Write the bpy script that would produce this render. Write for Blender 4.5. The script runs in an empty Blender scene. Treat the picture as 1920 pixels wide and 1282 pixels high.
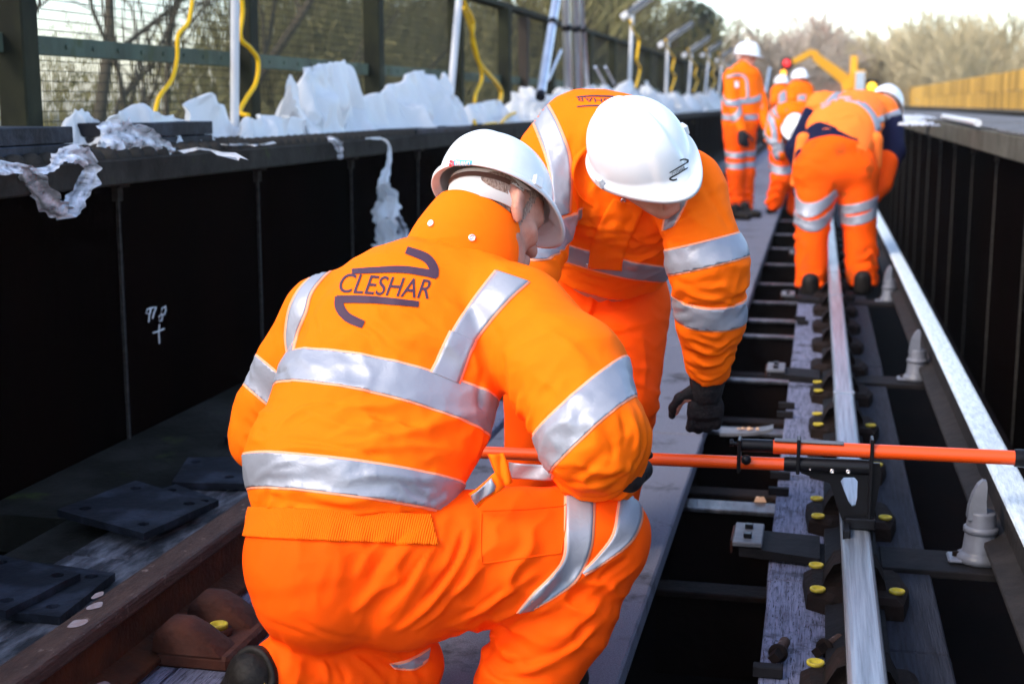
import bpy, bmesh, math, random
import numpy as np
from math import sin, cos, pi, radians, sqrt
from mathutils import Vector, Matrix
from mathutils.bvhtree import BVHTree
from mathutils import noise as mnoise

S = bpy.context.scene
C = S.collection

# ---------------------------------------------------------------- camera, sky, sun, exposure
EYE = np.array([0.0, 0.0, 1.22])
FPX = 2582.0                                  # focal length in photo pixels (photo 1920 x 1282)
YAW, PITCH = radians(12.41728), radians(9.84333)
cam_d = bpy.data.cameras.new('camera')
cam_o = bpy.data.objects.new('camera', cam_d)
C.objects.link(cam_o)
S.camera = cam_o
cam_o.location = EYE
cam_o.rotation_euler = (pi / 2 - PITCH, 0, YAW)
cam_d.sensor_width = 36.0
cam_d.lens = FPX / 1920 * 36.0
cam_d.clip_start, cam_d.clip_end = 0.05, 2000
cam_d.dof.use_dof = True
cam_d.dof.focus_distance = 3.0
cam_d.dof.aperture_fstop = 3.9

SUN_EL, SUN_AZ = radians(42), radians(225)    # azimuth clockwise from +Y (along the track)
world = bpy.data.worlds.new('World')
S.world = world
world.use_nodes = True
wn = world.node_tree
wbg = wn.nodes['Background']
sky = wn.nodes.new('ShaderNodeTexSky')
sky.sky_type = 'NISHITA'
sky.sun_disc = False
sky.sun_elevation = SUN_EL
sky.sun_rotation = SUN_AZ
sky.air_density, sky.dust_density, sky.ozone_density = 1.0, 1.5, 1.0
wn.links.new(sky.outputs[0], wbg.inputs[0])
wbg.inputs[1].default_value = 0.15
sd = bpy.data.lights.new('sun', 'SUN')
so = bpy.data.objects.new('sun', sd)
C.objects.link(so)
sd.energy, sd.angle, sd.color = 0.75, radians(20), (1.0, 0.86, 0.70)
sv = Vector((sin(SUN_AZ) * cos(SUN_EL), cos(SUN_AZ) * cos(SUN_EL), sin(SUN_EL)))
so.rotation_euler = sv.to_track_quat('Z', 'Y').to_euler()
so.location = sv * 50
S.view_settings.view_transform = 'Standard'
S.view_settings.look = 'None'
S.view_settings.gamma = 1.0
S.view_settings.exposure = 1.75
S.view_settings.use_curve_mapping = False
S.render.engine = 'CYCLES'
S.cycles.max_bounces = 6
S.cycles.transparent_max_bounces = 12
S.cycles.use_denoising = True

HAZE = 0.0006

# ---------------------------------------------------------------- measuring helpers
CF = np.array([-sin(YAW) * cos(PITCH), cos(YAW) * cos(PITCH), -sin(PITCH)])
CR = np.array([cos(YAW), sin(YAW), 0.0])
CU = np.cross(CR, CF)

def ray(x, y):
    return CF + (x - 960) / FPX * CR - (y - 641) / FPX * CU

def at(x, y, d):                # a point measured in the photograph, d metres away
    return EYE + d * ray(x, y)

def onz(x, y, z):
    d = ray(x, y)
    return EYE + d * ((z - EYE[2]) / d[2])

def onx(x, y, X):
    d = ray(x, y)
    return EYE + d * (X / d[0])

def ony(x, y, Y):
    d = ray(x, y)
    return EYE + d * (Y / d[1])

# ---------------------------------------------------------------- object helpers
def thing(name, label, cat, loc=(0, 0, 0), rz=0.0, group=None):
    o = bpy.data.objects.new(name, None)
    o.empty_display_size = 0.1
    C.objects.link(o)
    o.location = loc
    o.rotation_euler = (0, 0, rz)
    o['label'] = label
    o['category'] = cat
    if group:
        o['group'] = group
    return o

def tag(o, label, cat, group=None):
    o['label'] = label
    o['category'] = cat
    if group:
        o['group'] = group
    return o

def link(name, me, parent=None, kind=None, loc=None):
    o = bpy.data.objects.new(name, me)
    C.objects.link(o)
    if parent is not None:
        o.parent = parent
        if parent.type == 'EMPTY' and loc is None and getattr(parent, '_w', None):
            pass
    if loc is not None:
        o.location = loc
    if kind:
        o['kind'] = kind
    return o

def copy_tree(o, parent=None):
    c = o.copy()
    C.objects.link(c)
    if parent is not None:
        c.parent = parent
    for ch in list(o.children):
        copy_tree(ch, c)
    return c

class MB:
    """collects shapes, then links them as one mesh object"""
    def __init__(s):
        s.v, s.f, s.sm = [], [], []

    def add(s, vs, fs, smooth=False, M=None):
        n = len(s.v)
        for v in vs:
            v = Vector(v)
            s.v.append(tuple(M @ v if M else v))
        for f in fs:
            s.f.append(tuple(i + n for i in f))
            s.sm.append(smooth)
        return s

    def box(s, x0, x1, y0, y1, z0, z1, M=None):
        vs = [(x, y, z) for z in (z0, z1) for y in (y0, y1) for x in (x0, x1)]
        return s.add(vs, [(0, 2, 3, 1), (4, 5, 7, 6), (0, 1, 5, 4), (1, 3, 7, 5), (3, 2, 6, 7), (2, 0, 4, 6)], False, M)

    def bbox(s, x0, x1, y0, y1, z0, z1, b=0.004, M=None):
        """box with bevelled edges"""
        bm = bmesh.new()
        bmesh.ops.create_cube(bm, size=1.0)
        for v in bm.verts:
            v.co = Vector(((x0 + x1) / 2 + v.co.x * (x1 - x0), (y0 + y1) / 2 + v.co.y * (y1 - y0), (z0 + z1) / 2 + v.co.z * (z1 - z0)))
        bmesh.ops.bevel(bm, geom=bm.edges[:], offset=b, segments=1, affect='EDGES')
        bm.verts.index_update()
        s.add([v.co for v in bm.verts], [[v.index for v in f.verts] for f in bm.faces], False, M)
        bm.free()
        return s

    def tube(s, pts, r, n=8, cap=True, smooth=True, r2=None):
        """tube along a polyline; r may be a list"""
        P = [Vector(p) for p in pts]
        R = r if isinstance(r, (list, tuple)) else [r] * len(P)
        ref = None
        vs, fs = [], []
        for i, p in enumerate(P):
            t = (P[min(i + 1, len(P) - 1)] - P[max(i - 1, 0)])
            if t.length < 1e-9:
                t = Vector((0, 0, 1))
            t.normalize()
            if ref is None:
                ref = Vector((0, 0, 1)) if abs(t.z) < 0.9 else Vector((1, 0, 0))
            a = (ref - t * ref.dot(t))
            if a.length < 1e-6:
                a = t.orthogonal()
            a.normalize()
            ref = a
            b = t.cross(a)
            for k in range(n):
                q = 2 * pi * k / n
                vs.append(p + (a * cos(q) + b * sin(q)) * R[i])
        m = len(P)
        for i in range(m - 1):
            for k in range(n):
                k2 = (k + 1) % n
                fs.append((i * n + k, i * n + k2, (i + 1) * n + k2, (i + 1) * n + k))
        s.add(vs, fs, smooth)
        if cap:
            s.add(vs[:n], [tuple(range(n))[::-1]], False)
            s.add(vs[-n:], [tuple(range(n))], False)
        return s

    def prism(s, prof, axis_pts, smooth=False):
        """profile [(x,z)] swept from y0 to y1"""
        n = len(prof)
        vs = [(x, y, z) for y in axis_pts for x, z in prof]
        fs = []
        for j in range(len(axis_pts) - 1):
            for i in range(n):
                i2 = (i + 1) % n
                fs.append((j * n + i, j * n + i2, (j + 1) * n + i2, (j + 1) * n + i))
        fs.append(tuple(range(n)))
        fs.append(tuple((len(axis_pts) - 1) * n + i for i in range(n))[::-1])
        return s.add(vs, fs, smooth)

    def lathe(s, prof, n=16, M=None, smooth=True):
        """profile [(r,z)] turned round z"""
        vs = [(r * cos(2 * pi * k / n), r * sin(2 * pi * k / n), z) for r, z in prof for k in range(n)]
        fs = []
        for j in range(len(prof) - 1):
            for k in range(n):
                k2 = (k + 1) % n
                fs.append((j * n + k, j * n + k2, (j + 1) * n + k2, (j + 1) * n + k))
        return s.add(vs, fs, smooth, M)

    def mesh(s, name='mesh', m=None):
        me = bpy.data.meshes.new(name)
        me.from_pydata([tuple(v) for v in s.v], [], s.f)
        me.polygons.foreach_set('use_smooth', s.sm)
        if m:
            me.materials.append(m)
        me.update()
        return me

    def build(s, name, m, parent=None, kind=None, fix=True):
        me = s.mesh(name, m)
        if fix:
            bm = bmesh.new(); bm.from_mesh(me)
            bmesh.ops.recalc_face_normals(bm, faces=bm.faces[:])
            bm.to_mesh(me); bm.free()
        return link(name, me, parent, kind)

def frame(o, x, y, z):
    M = Matrix.Identity(4)
    for i, a in enumerate((x, y, z)):
        a = Vector(a)
        M[0][i], M[1][i], M[2][i] = a
    M[0][3], M[1][3], M[2][3] = o
    return M

# ---------------------------------------------------------------- materials
def mat(name, col, rough=0.6, metal=0.0, col2=None, nscale=8.0, ndetail=6.0, stretch=(1, 1, 1), bump=0.0, bscale=None,
        lo=0.35, hi=0.65, spec=0.15, spots=None, sheen=0.0, coords='Object', rough2=None):
    m = bpy.data.materials.new(name)
    m.use_nodes = True
    nt = m.node_tree
    N, L = nt.nodes, nt.links
    b = N['Principled BSDF']
    b.inputs['Base Color'].default_value = (*col, 1)
    b.inputs['Roughness'].default_value = rough
    b.inputs['Metallic'].default_value = metal
    b.inputs['Specular IOR Level'].default_value = spec
    if sheen:
        b.inputs['Sheen Weight'].default_value = sheen
    tc = N.new('ShaderNodeTexCoord')
    mp = N.new('ShaderNodeMapping')
    mp.inputs['Scale'].default_value = stretch
    L.new(tc.outputs[coords], mp.inputs[0])
    out = None
    if col2 is not None:
        nz = N.new('ShaderNodeTexNoise')
        nz.inputs['Scale'].default_value = nscale
        nz.inputs['Detail'].default_value = ndetail
        nz.inputs['Roughness'].default_value = 0.65
        L.new(mp.outputs[0], nz.inputs['Vector'])
        mr = N.new('ShaderNodeMapRange')
        mr.inputs[1].default_value, mr.inputs[2].default_value = lo, hi
        L.new(nz.outputs[0], mr.inputs[0])
        mx = N.new('ShaderNodeMix'); mx.data_type = 'RGBA'
        mx.inputs[6].default_value = (*col, 1)
        mx.inputs[7].default_value = (*col2, 1)
        L.new(mr.outputs[0], mx.inputs[0])
        out = mx.outputs[2]
        if rough2 is not None:
            r2 = N.new('ShaderNodeMapRange')
            r2.inputs[3].default_value, r2.inputs[4].default_value = rough, rough2
            L.new(mr.outputs[0], r2.inputs[0])
            L.new(r2.outputs[0], b.inputs['Roughness'])
    for sp in (spots or []):
        c3, sc, t0, t1 = sp[:4]
        n2 = N.new('ShaderNodeTexNoise')
        n2.inputs['Scale'].default_value = sc
        n2.inputs['Detail'].default_value = 5
        n2.inputs['Roughness'].default_value = 0.7
        L.new((mp if len(sp) > 4 else tc).outputs[0 if len(sp) > 4 else coords], n2.inputs['Vector'])
        m2 = N.new('ShaderNodeMapRange')
        m2.inputs[1].default_value, m2.inputs[2].default_value = t0, t1
        L.new(n2.outputs[0], m2.inputs[0])
        x2 = N.new('ShaderNodeMix'); x2.data_type = 'RGBA'
        if out is None:
            x2.inputs[6].default_value = (*col, 1)
        else:
            L.new(out, x2.inputs[6])
        x2.inputs[7].default_value = (*c3, 1)
        L.new(m2.outputs[0], x2.inputs[0])
        out = x2.outputs[2]
    if out is not None:
        L.new(out, b.inputs['Base Color'])
    if bump:
        nb = N.new('ShaderNodeTexNoise')
        nb.inputs['Scale'].default_value = bscale or nscale * 3
        nb.inputs['Detail'].default_value = 6
        L.new(mp.outputs[0], nb.inputs['Vector'])
        bu = N.new('ShaderNodeBump')
        bu.inputs['Strength'].default_value = min(bump, 1.0)
        bu.inputs['Distance'].default_value = 0.01 * max(1.0, bump)
        L.new(nb.outputs[0], bu.inputs['Height'])
        L.new(bu.outputs[0], b.inputs['Normal'])
    return m

def cloth(name, col, bump=0.35, dirt=None, rough=0.75):
    """woven fabric: broad soft creases plus a fine weave"""
    m = bpy.data.materials.new(name)
    m.use_nodes = True
    N, L = m.node_tree.nodes, m.node_tree.links
    b = N['Principled BSDF']
    b.inputs['Roughness'].default_value = rough
    b.inputs['Specular IOR Level'].default_value = 0.06
    b.inputs['Base Color'].default_value = (*col, 1)
    tc = N.new('ShaderNodeTexCoord')
    n1 = N.new('ShaderNodeTexNoise'); n1.noise_type = 'RIDGED_MULTIFRACTAL'; n1.inputs['Scale'].default_value = 5; n1.inputs['Detail'].default_value = 2.5; n1.inputs['Distortion'].default_value = 1.4
    n2 = N.new('ShaderNodeTexNoise'); n2.inputs['Scale'].default_value = 450; n2.inputs['Detail'].default_value = 2
    L.new(tc.outputs['Object'], n1.inputs[0]); L.new(tc.outputs['Object'], n2.inputs[0])
    n0 = N.new('ShaderNodeTexNoise'); n0.noise_type = 'RIDGED_MULTIFRACTAL'; n0.inputs['Scale'].default_value = 13; n0.inputs['Detail'].default_value = 2; n0.inputs['Distortion'].default_value = 1.8
    L.new(tc.outputs['Object'], n0.inputs[0])
    b0 = N.new('ShaderNodeBump'); b0.inputs['Strength'].default_value = .45; b0.inputs['Distance'].default_value = 0.0035
    L.new(n0.outputs[0], b0.inputs['Height'])
    b1 = N.new('ShaderNodeBump'); L.new(b0.outputs[0], b1.inputs['Normal']); b1.inputs['Strength'].default_value = bump; b1.inputs['Distance'].default_value = 0.009
    b2 = N.new('ShaderNodeBump'); b2.inputs['Strength'].default_value = 0.25; b2.inputs['Distance'].default_value = 0.0012
    L.new(n1.outputs[0], b1.inputs['Height']); L.new(n2.outputs[0], b2.inputs['Height'])
    L.new(b1.outputs[0], b2.inputs['Normal']); L.new(b2.outputs[0], b.inputs['Normal'])
    if dirt:
        n3 = N.new('ShaderNodeTexNoise'); n3.inputs['Scale'].default_value = dirt[1]; n3.inputs['Detail'].default_value = 6
        L.new(tc.outputs['Object'], n3.inputs[0])
        mr = N.new('ShaderNodeMapRange'); mr.inputs[1].default_value, mr.inputs[2].default_value = dirt[2], dirt[3]
        L.new(n3.outputs[0], mr.inputs[0])
        mx = N.new('ShaderNodeMix'); mx.data_type = 'RGBA'
        mx.inputs[6].default_value = (*col, 1); mx.inputs[7].default_value = (*dirt[0], 1)
        L.new(mr.outputs[0], mx.inputs[0]); L.new(mx.outputs[2], b.inputs['Base Color'])
    return m

M = {}
M['orange'] = cloth('orange_fabric', (1.12, 0.160, 0.003), 0.5)
def rib_mat():
    m = cloth('ribbed_elastic', (1.12, 0.155, 0.003), 0.15)
    N, L = m.node_tree.nodes, m.node_tree.links
    wv = N.new('ShaderNodeTexWave'); wv.inputs['Scale'].default_value = 78; wv.inputs['Distortion'].default_value = .6; wv.inputs['Detail Scale'].default_value = .3
    wv.bands_direction = 'X'
    tc = N.new('ShaderNodeTexCoord'); L.new(tc.outputs['Object'], wv.inputs[0])
    b = N.new('ShaderNodeBump'); b.inputs['Strength'].default_value = .7; b.inputs['Distance'].default_value = .003
    L.new(wv.outputs['Fac'], b.inputs['Height']); L.new(b.outputs[0], N['Principled BSDF'].inputs['Normal'])
    return m
M['rib'] = rib_mat()
M['orange_trouser'] = cloth('orange_trouser_fabric', (1.12, 0.094, 0.0015), 0.25)
M['orange_dirty'] = cloth('orange_dirty_fabric', (1.12, 0.10, 0.002), 0.5, ((0.25, 0.06, 0.01), 7, 0.56, 0.75))
M['vest_orange'] = cloth('toplit_vest_fabric', (1.12, 0.21, 0.03), 0.3)  # lighter than the other orange: light from above put into the colour
M['navy'] = cloth('navy_knit', (0.008, 0.009, 0.03), 0.3)
def tape_mat():
    m = bpy.data.materials.new('reflective_tape'); m.use_nodes = True
    N, L = m.node_tree.nodes, m.node_tree.links
    b = N['Principled BSDF']
    b.inputs['Base Color'].default_value = (0.30, 0.31, 0.35, 1); b.inputs['Roughness'].default_value = 0.45
    b.inputs['Metallic'].default_value = 0.25; b.inputs['Specular IOR Level'].default_value = 0.4
    tc = N.new('ShaderNodeTexCoord'); prev = None
    for kind, sc, st, ds in (('RIDGED_MULTIFRACTAL', 8, .42, .009), ('FBM', 60, .25, .003)):
        n = N.new('ShaderNodeTexNoise'); n.noise_type = kind; n.inputs['Scale'].default_value = sc; n.inputs['Detail'].default_value = 2
        n.inputs['Distortion'].default_value = 1.0
        L.new(tc.outputs['Object'], n.inputs[0])
        bu = N.new('ShaderNodeBump'); bu.inputs['Strength'].default_value = st; bu.inputs['Distance'].default_value = ds
        L.new(n.outputs[0], bu.inputs['Height'])
        if prev: L.new(prev.outputs[0], bu.inputs['Normal'])
        prev = bu
    L.new(prev.outputs[0], b.inputs['Normal'])
    # woven grid of tiny beads
    return m
M['tape'] = tape_mat()
M['tape_edge'] = mat('tape_backing', (1.0, 0.36, 0.20), 0.6)
M['print'] = mat('dark_print', (0.06, 0.03, 0.05), 0.6)
M['skin'] = mat('skin', (0.55, 0.27, 0.19), 0.5, 0, (0.46, 0.19, 0.13), 25, 4, bump=0.1, bscale=200)
M['hair'] = mat('cropped_hair', (0.20, 0.12, 0.09), 0.8, 0, (0.42, 0.30, 0.24), 260, 3, bump=0.5, bscale=400, stretch=(1, 1, 0.35))
M['hat'] = mat('white_plastic_shell', (0.75, 0.76, 0.77), 0.24, 0, (0.67, 0.68, 0.70), 4, 7, bump=0.03, bscale=60, spec=0.5, spots=[((0.40, 0.38, 0.35), 22, 0.66, 0.76)])
M['hat_in'] = mat('hat_lining', (0.72, 0.66, 0.62), 0.6)
M['strap'] = mat('brown_harness', (0.10, 0.045, 0.03), 0.7, bump=0.2, nscale=60)
M['glove'] = mat('black_glove', (0.012, 0.011, 0.013), 0.65, 0, (0.025, 0.022, 0.022), 60, 4, bump=0.4, bscale=150)
M['boot'] = mat('black_boot', (0.004, 0.0035, 0.003), 0.55, 0, (0.016, 0.012, 0.010), 20, 6, bump=0.3, bscale=60)
M['stud'] = mat('nickel_stud', (0.75, 0.70, 0.68), 0.25, 0.8)
M['zip'] = mat('dark_zip', (0.02, 0.02, 0.02), 0.5)
M['blue_label'] = mat('blue_label', (0.10, 0.38, 0.70), 0.4)
M['red_label'] = mat('red_label', (0.70, 0.05, 0.06), 0.4)
M['white_print'] = mat('white_print', (0.8, 0.8, 0.8), 0.5)
# ---------------------------------------------------------------- setting materials
def poly(name):
    m = bpy.data.materials.new(name); m.use_nodes = True
    N, L = m.node_tree.nodes, m.node_tree.links
    b = N['Principled BSDF']
    b.inputs['Base Color'].default_value = (0.80, 0.81, 0.82, 1)
    b.inputs['Roughness'].default_value = 0.32
    b.inputs['Specular IOR Level'].default_value = 0.5
    tc = N.new('ShaderNodeTexCoord')
    prev = None
    for sc, st, ds in ((4.5, .7, .03), (16, .3, .008)):
        n = N.new('ShaderNodeTexNoise'); n.noise_type = 'RIDGED_MULTIFRACTAL'
        n.inputs['Scale'].default_value = sc; n.inputs['Detail'].default_value = 4; n.inputs['Distortion'].default_value = .8
        L.new(tc.outputs['Object'], n.inputs[0])
        bu = N.new('ShaderNodeBump'); bu.inputs['Strength'].default_value = st; bu.inputs['Distance'].default_value = ds
        L.new(n.outputs[0], bu.inputs['Height'])
        if prev: L.new(prev.outputs[0], bu.inputs['Normal'])
        prev = bu
    L.new(prev.outputs[0], b.inputs['Normal'])
    tr = N.new('ShaderNodeBsdfTranslucent'); tr.inputs[0].default_value = (.82, .83, .85, 1); L.new(prev.outputs[0], tr.inputs['Normal'])
    mx = N.new('ShaderNodeMixShader'); mx.inputs[0].default_value = .35
    L.new(b.outputs[0], mx.inputs[1]); L.new(tr.outputs[0], mx.inputs[2]); L.new(mx.outputs[0], N['Material Output'].inputs[0])
    return m
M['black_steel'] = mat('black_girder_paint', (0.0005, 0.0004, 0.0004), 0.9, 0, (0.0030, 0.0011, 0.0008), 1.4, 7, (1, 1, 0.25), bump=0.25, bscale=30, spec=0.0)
M['flange'] = mat('weathered_flange', (0.022, 0.019, 0.016), 0.9, 0, (0.06, 0.054, 0.046), 5, 8, bump=0.5, bscale=40, lo=0.4, hi=0.8, spots=[((0.05, 0.06, 0.02), 7, 0.6, 0.75)], spec=0.05)
M['flange_pale'] = mat('weathered_concrete_flange', (0.055, 0.048, 0.036), 0.9, 0, (0.10, 0.09, 0.07), 4, 8, bump=0.5, bscale=30, spots=[((0.05, 0.055, 0.03), 3, 0.55, 0.75)], spec=0.05)
M['deck_dark'] = mat('dirty_deck_plate', (0.010, 0.010, 0.008), 0.9, 0, (0.038, 0.036, 0.032), 3, 9, bump=0.6, bscale=50, lo=0.45, hi=0.8, spots=[((0.03, 0.04, 0.012), 4, 0.6, 0.7)], spec=0.05)
M['void'] = mat('oily_dark_steel', (0.002, 0.0014, 0.0014), 0.8, 0, (0.006, 0.003, 0.0025), 3, 6, bump=0.3, bscale=20, spec=0.04)
M['transom'] = mat('worn_transom_steel', (0.10, 0.10, 0.11), 0.4, 0.5, (0.02, 0.018, 0.02), 6, 6, (4, 1, 1), bump=0.3, spec=0.4)
M['slab'] = mat('gritty_walkway_board', (0.13, 0.13, 0.165), 0.85, 0, (0.25, 0.25, 0.30), 260, 4, bump=0.9, bscale=320, lo=0.3, hi=0.7,
                spots=[((0.045, 0.042, 0.045), 4.0, 0.56, 0.70)])
M['timber'] = mat('frosty_grey_timber', (0.17, 0.173, 0.245), 0.8, 0, (0.05, 0.05, 0.07), 20, 8, (6, 0.35, 6), bump=0.7, bscale=40, lo=0.45, hi=0.75,
                  spots=[((0.02, 0.018, 0.02), 7, 0.54, 0.68), ((0.02, 0.02, 0.02), 30, 0.62, 0.68), ((0.012, 0.010, 0.012), 60, .56, .60, 1)])
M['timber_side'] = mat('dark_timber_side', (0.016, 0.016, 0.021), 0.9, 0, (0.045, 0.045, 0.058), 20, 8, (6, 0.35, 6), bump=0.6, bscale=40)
M['timber_shaded'] = mat('shaded_dark_timber', (0.026, 0.028, 0.040), 0.8, 0, (0.009, 0.009, 0.012), 20, 8, (6, 0.35, 6), bump=0.7, bscale=40, lo=0.35, hi=0.7)  # darker copy of the timber: shade on the right plank put into its colour
M['plank'] = mat('wet_plank', (0.03, 0.03, 0.034), 0.7, 0, (0.24, 0.24, 0.27), 7, 9, (3, 0.8, 3), bump=0.6, bscale=40, lo=0.42, hi=0.72,
                 spots=[((0.22, 0.22, 0.12), 12, 0.70, 0.78)])
M['rust_rail'] = mat('rusty_rail', (0.062, 0.036, 0.027), 0.6, 0.0, (0.028, 0.015, 0.012), 14, 9, (3, 0.6, 3), bump=0.4, bscale=60, lo=0.35, hi=0.7,
                     spots=[((0.20, 0.15, 0.13), 34, 0.60, 0.74)])
M['rust_foot'] = mat('orange_rust', (0.075, 0.022, 0.007), 0.8, 0, (0.03, 0.010, 0.005), 9, 8, bump=0.5, bscale=60)
M['chalk_dab'] = mat('chalk_dab', (0.26, 0.23, 0.24), 0.9, 0, (0.22, 0.16, 0.15), 60, 6)
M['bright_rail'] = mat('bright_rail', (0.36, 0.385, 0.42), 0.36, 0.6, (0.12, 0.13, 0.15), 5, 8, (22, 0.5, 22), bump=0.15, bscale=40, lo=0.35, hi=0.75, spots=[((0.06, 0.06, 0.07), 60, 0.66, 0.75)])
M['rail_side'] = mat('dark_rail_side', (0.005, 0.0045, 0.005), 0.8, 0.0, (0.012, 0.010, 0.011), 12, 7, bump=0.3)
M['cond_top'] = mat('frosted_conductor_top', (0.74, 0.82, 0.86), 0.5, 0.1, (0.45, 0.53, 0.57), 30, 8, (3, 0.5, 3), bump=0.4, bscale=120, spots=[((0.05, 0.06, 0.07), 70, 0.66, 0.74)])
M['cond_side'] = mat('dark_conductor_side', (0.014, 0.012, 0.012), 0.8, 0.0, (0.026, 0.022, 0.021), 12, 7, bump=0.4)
M['cast_rust'] = mat('rusty_casting', (0.0045, 0.0026, 0.002), 0.85, 0.0, (0.014, 0.007, 0.005), 14, 7, bump=0.5, bscale=50)
M['cast_rust_red'] = mat('red_rusty_casting', (0.028, 0.009, 0.006), 0.75, 0.0, (0.065, 0.019, 0.010), 14, 7, bump=0.5, bscale=50)
M['yellow'] = mat('yellow_plastic', (0.55, 0.43, 0.03), 0.5, 0, (0.30, 0.22, 0.03), 30, 4)
M['rubber'] = mat('black_rubber_pad', (0.006, 0.0075, 0.012), 0.6, 0, (0.055, 0.065, 0.095), 6, 9, bump=0.35, bscale=40, lo=0.5, hi=0.85)
M['plastic_sheet'] = None
M['fence_steel'] = mat('green_grey_fence_paint', (0.080, 0.108, 0.078), 0.7, 0, (0.05, 0.063, 0.045), 6, 7, (1, 1, 0.5), bump=0.2, spots=[((0.05, 0.065, 0.02), 5, 0.55, 0.7)])
M['fence_post'] = mat('mossy_fence_post', (0.013, 0.014, 0.009), 0.85, 0, (0.030, 0.032, 0.016), 6, 7, (1, 1, 0.4), bump=0.2)
M['fence_post_brown'] = mat('brown_timber_post', (0.055, 0.042, 0.032), 0.8, 0, (0.03, 0.025, 0.02), 10, 7, (3, 3, 0.4), bump=0.3)
M['wire'] = mat('dark_mesh_wire', (0.030, 0.034, 0.028), 0.8, spec=.1)
M['pole'] = mat('white_lamp_pole', (0.55, 0.55, 0.56), 0.4, 0.1)
M['lamp_grey'] = mat('lamp_housing', (0.10, 0.11, 0.13), 0.4, 0.4)
M['lamp_lens'] = mat('lamp_lens', (0.75, 0.74, 0.72), 0.2)
M['cable'] = mat('yellow_cable', (0.80, 0.46, 0.01), 0.45)
M['alu'] = mat('tripod_aluminium', (0.62, 0.65, 0.70), 0.28, 0.85, (0.5, 0.5, 0.55), 9, 3, (1, 1, 0.2))
M['white_sheet'] = poly('white_polythene')
M['bark'] = mat('bare_bark', (0.10, 0.078, 0.050), 0.9, 0, (0.06, 0.05, 0.032), 3, 4)
M['bark_grey'] = mat('hazy_grey_twigs', (0.50, 0.41, 0.31), 0.9, 0, (0.38, 0.31, 0.24), 3, 4)  # paled so the colour itself carries distance haze
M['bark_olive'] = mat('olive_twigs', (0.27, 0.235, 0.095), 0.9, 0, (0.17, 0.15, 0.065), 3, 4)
M['bark_red'] = mat('hazy_reddish_twigs', (0.60, 0.42, 0.32), 0.9, 0, (0.46, 0.32, 0.25), 3, 4)  # haze over the far trees put into this pale twig colour
M['bark_yellow'] = mat('hazy_yellowish_twigs', (0.56, 0.46, 0.27), 0.9, 0, (0.44, 0.37, 0.22), 3, 4)  # pale tone includes painted haze, for far trees only
M['evergreen'] = mat('dark_evergreen', (0.022, 0.034, 0.020), 0.8, 0, (0.045, 0.055, 0.028), 1.5, 4)
M['leaf_olive'] = mat('dry_olive_leaf', (0.24, 0.20, 0.075), 0.8, 0, (0.14, 0.14, 0.055), 1.5, 4)
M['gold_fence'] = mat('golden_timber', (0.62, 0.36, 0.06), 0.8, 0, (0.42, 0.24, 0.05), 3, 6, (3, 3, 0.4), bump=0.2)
def vary(m, lo, hi):
    N, L = m.node_tree.nodes, m.node_tree.links
    b = N['Principled BSDF']; src = b.inputs['Base Color'].links[0].from_socket
    oi = N.new('ShaderNodeObjectInfo'); mr = N.new('ShaderNodeMapRange'); mr.inputs[3].default_value, mr.inputs[4].default_value = lo, hi
    hs = N.new('ShaderNodeHueSaturation')
    L.new(oi.outputs['Random'], mr.inputs[0]); L.new(mr.outputs[0], hs.inputs['Value']); L.new(src, hs.inputs['Color']); L.new(hs.outputs[0], b.inputs['Base Color'])
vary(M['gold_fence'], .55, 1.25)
vary(M['plank'], .7, 1.2); vary(M['timber'], .8, 1.15); vary(M['slab'], .85, 1.1)
M['digger'] = mat('digger_yellow', (0.75, 0.36, 0.02), 0.5)
M['glass_blue'] = mat('cab_glass', (0.45, 0.52, 0.58), 0.15)
M['steel_grey'] = mat('worn_grey_steel', (0.10, 0.10, 0.11), 0.55, 0.3, (0.18, 0.18, 0.19), 10, 7, bump=0.3)
M['tool_black'] = mat('black_anodised', (0.008, 0.008, 0.010), 0.35, 0.2)
M['tool_orange'] = mat('orange_gauge_tube', (0.80, 0.075, 0.004), 0.35, spec=.4)
M['tool_blue'] = mat('blue_scale', (0.05, 0.09, 0.32), 0.5)
M['insulator'] = mat('glazed_insulator', (0.15, 0.155, 0.185), 0.4, 0, (0.085, 0.09, 0.105), 7, 8, bump=0.05, spec=.4)
M['field'] = mat('winter_field', (0.085, 0.08, 0.035), 0.95, 0, (0.05, 0.055, 0.025), 0.15, 8, bump=0.5, bscale=2)
M['gravel'] = mat('pale_gravel', (0.09, 0.087, 0.088), 0.95, 0, (0.18, 0.18, 0.185), 9, 9, bump=0.8, bscale=30, lo=0.4, hi=0.7)
M['gap_green'] = mat('green_gap_plate', (0.05, 0.065, 0.012), 0.9, 0, (0.03, 0.04, 0.01), 9, 6, bump=0.4)  # colour of the green below, as seen through the gap

def emis(name, col, st):
    m = bpy.data.materials.new(name)
    m.use_nodes = True
    b = m.node_tree.nodes['Principled BSDF']
    b.inputs['Base Color'].default_value = (*col, 1)
    b.inputs['Emission Color'].default_value = (*col, 1)
    b.inputs['Emission Strength'].default_value = st
    return m
M['amber_light'] = emis('amber_beacon', (1.0, 0.30, 0.02), 1.2)
M['red_light'] = emis('red_lamp', (0.9, 0.03, 0.03), 0.5)
M['yellow_light'] = emis('yellow_lamp', (1.0, 0.55, 0.02), 0.6)
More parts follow.
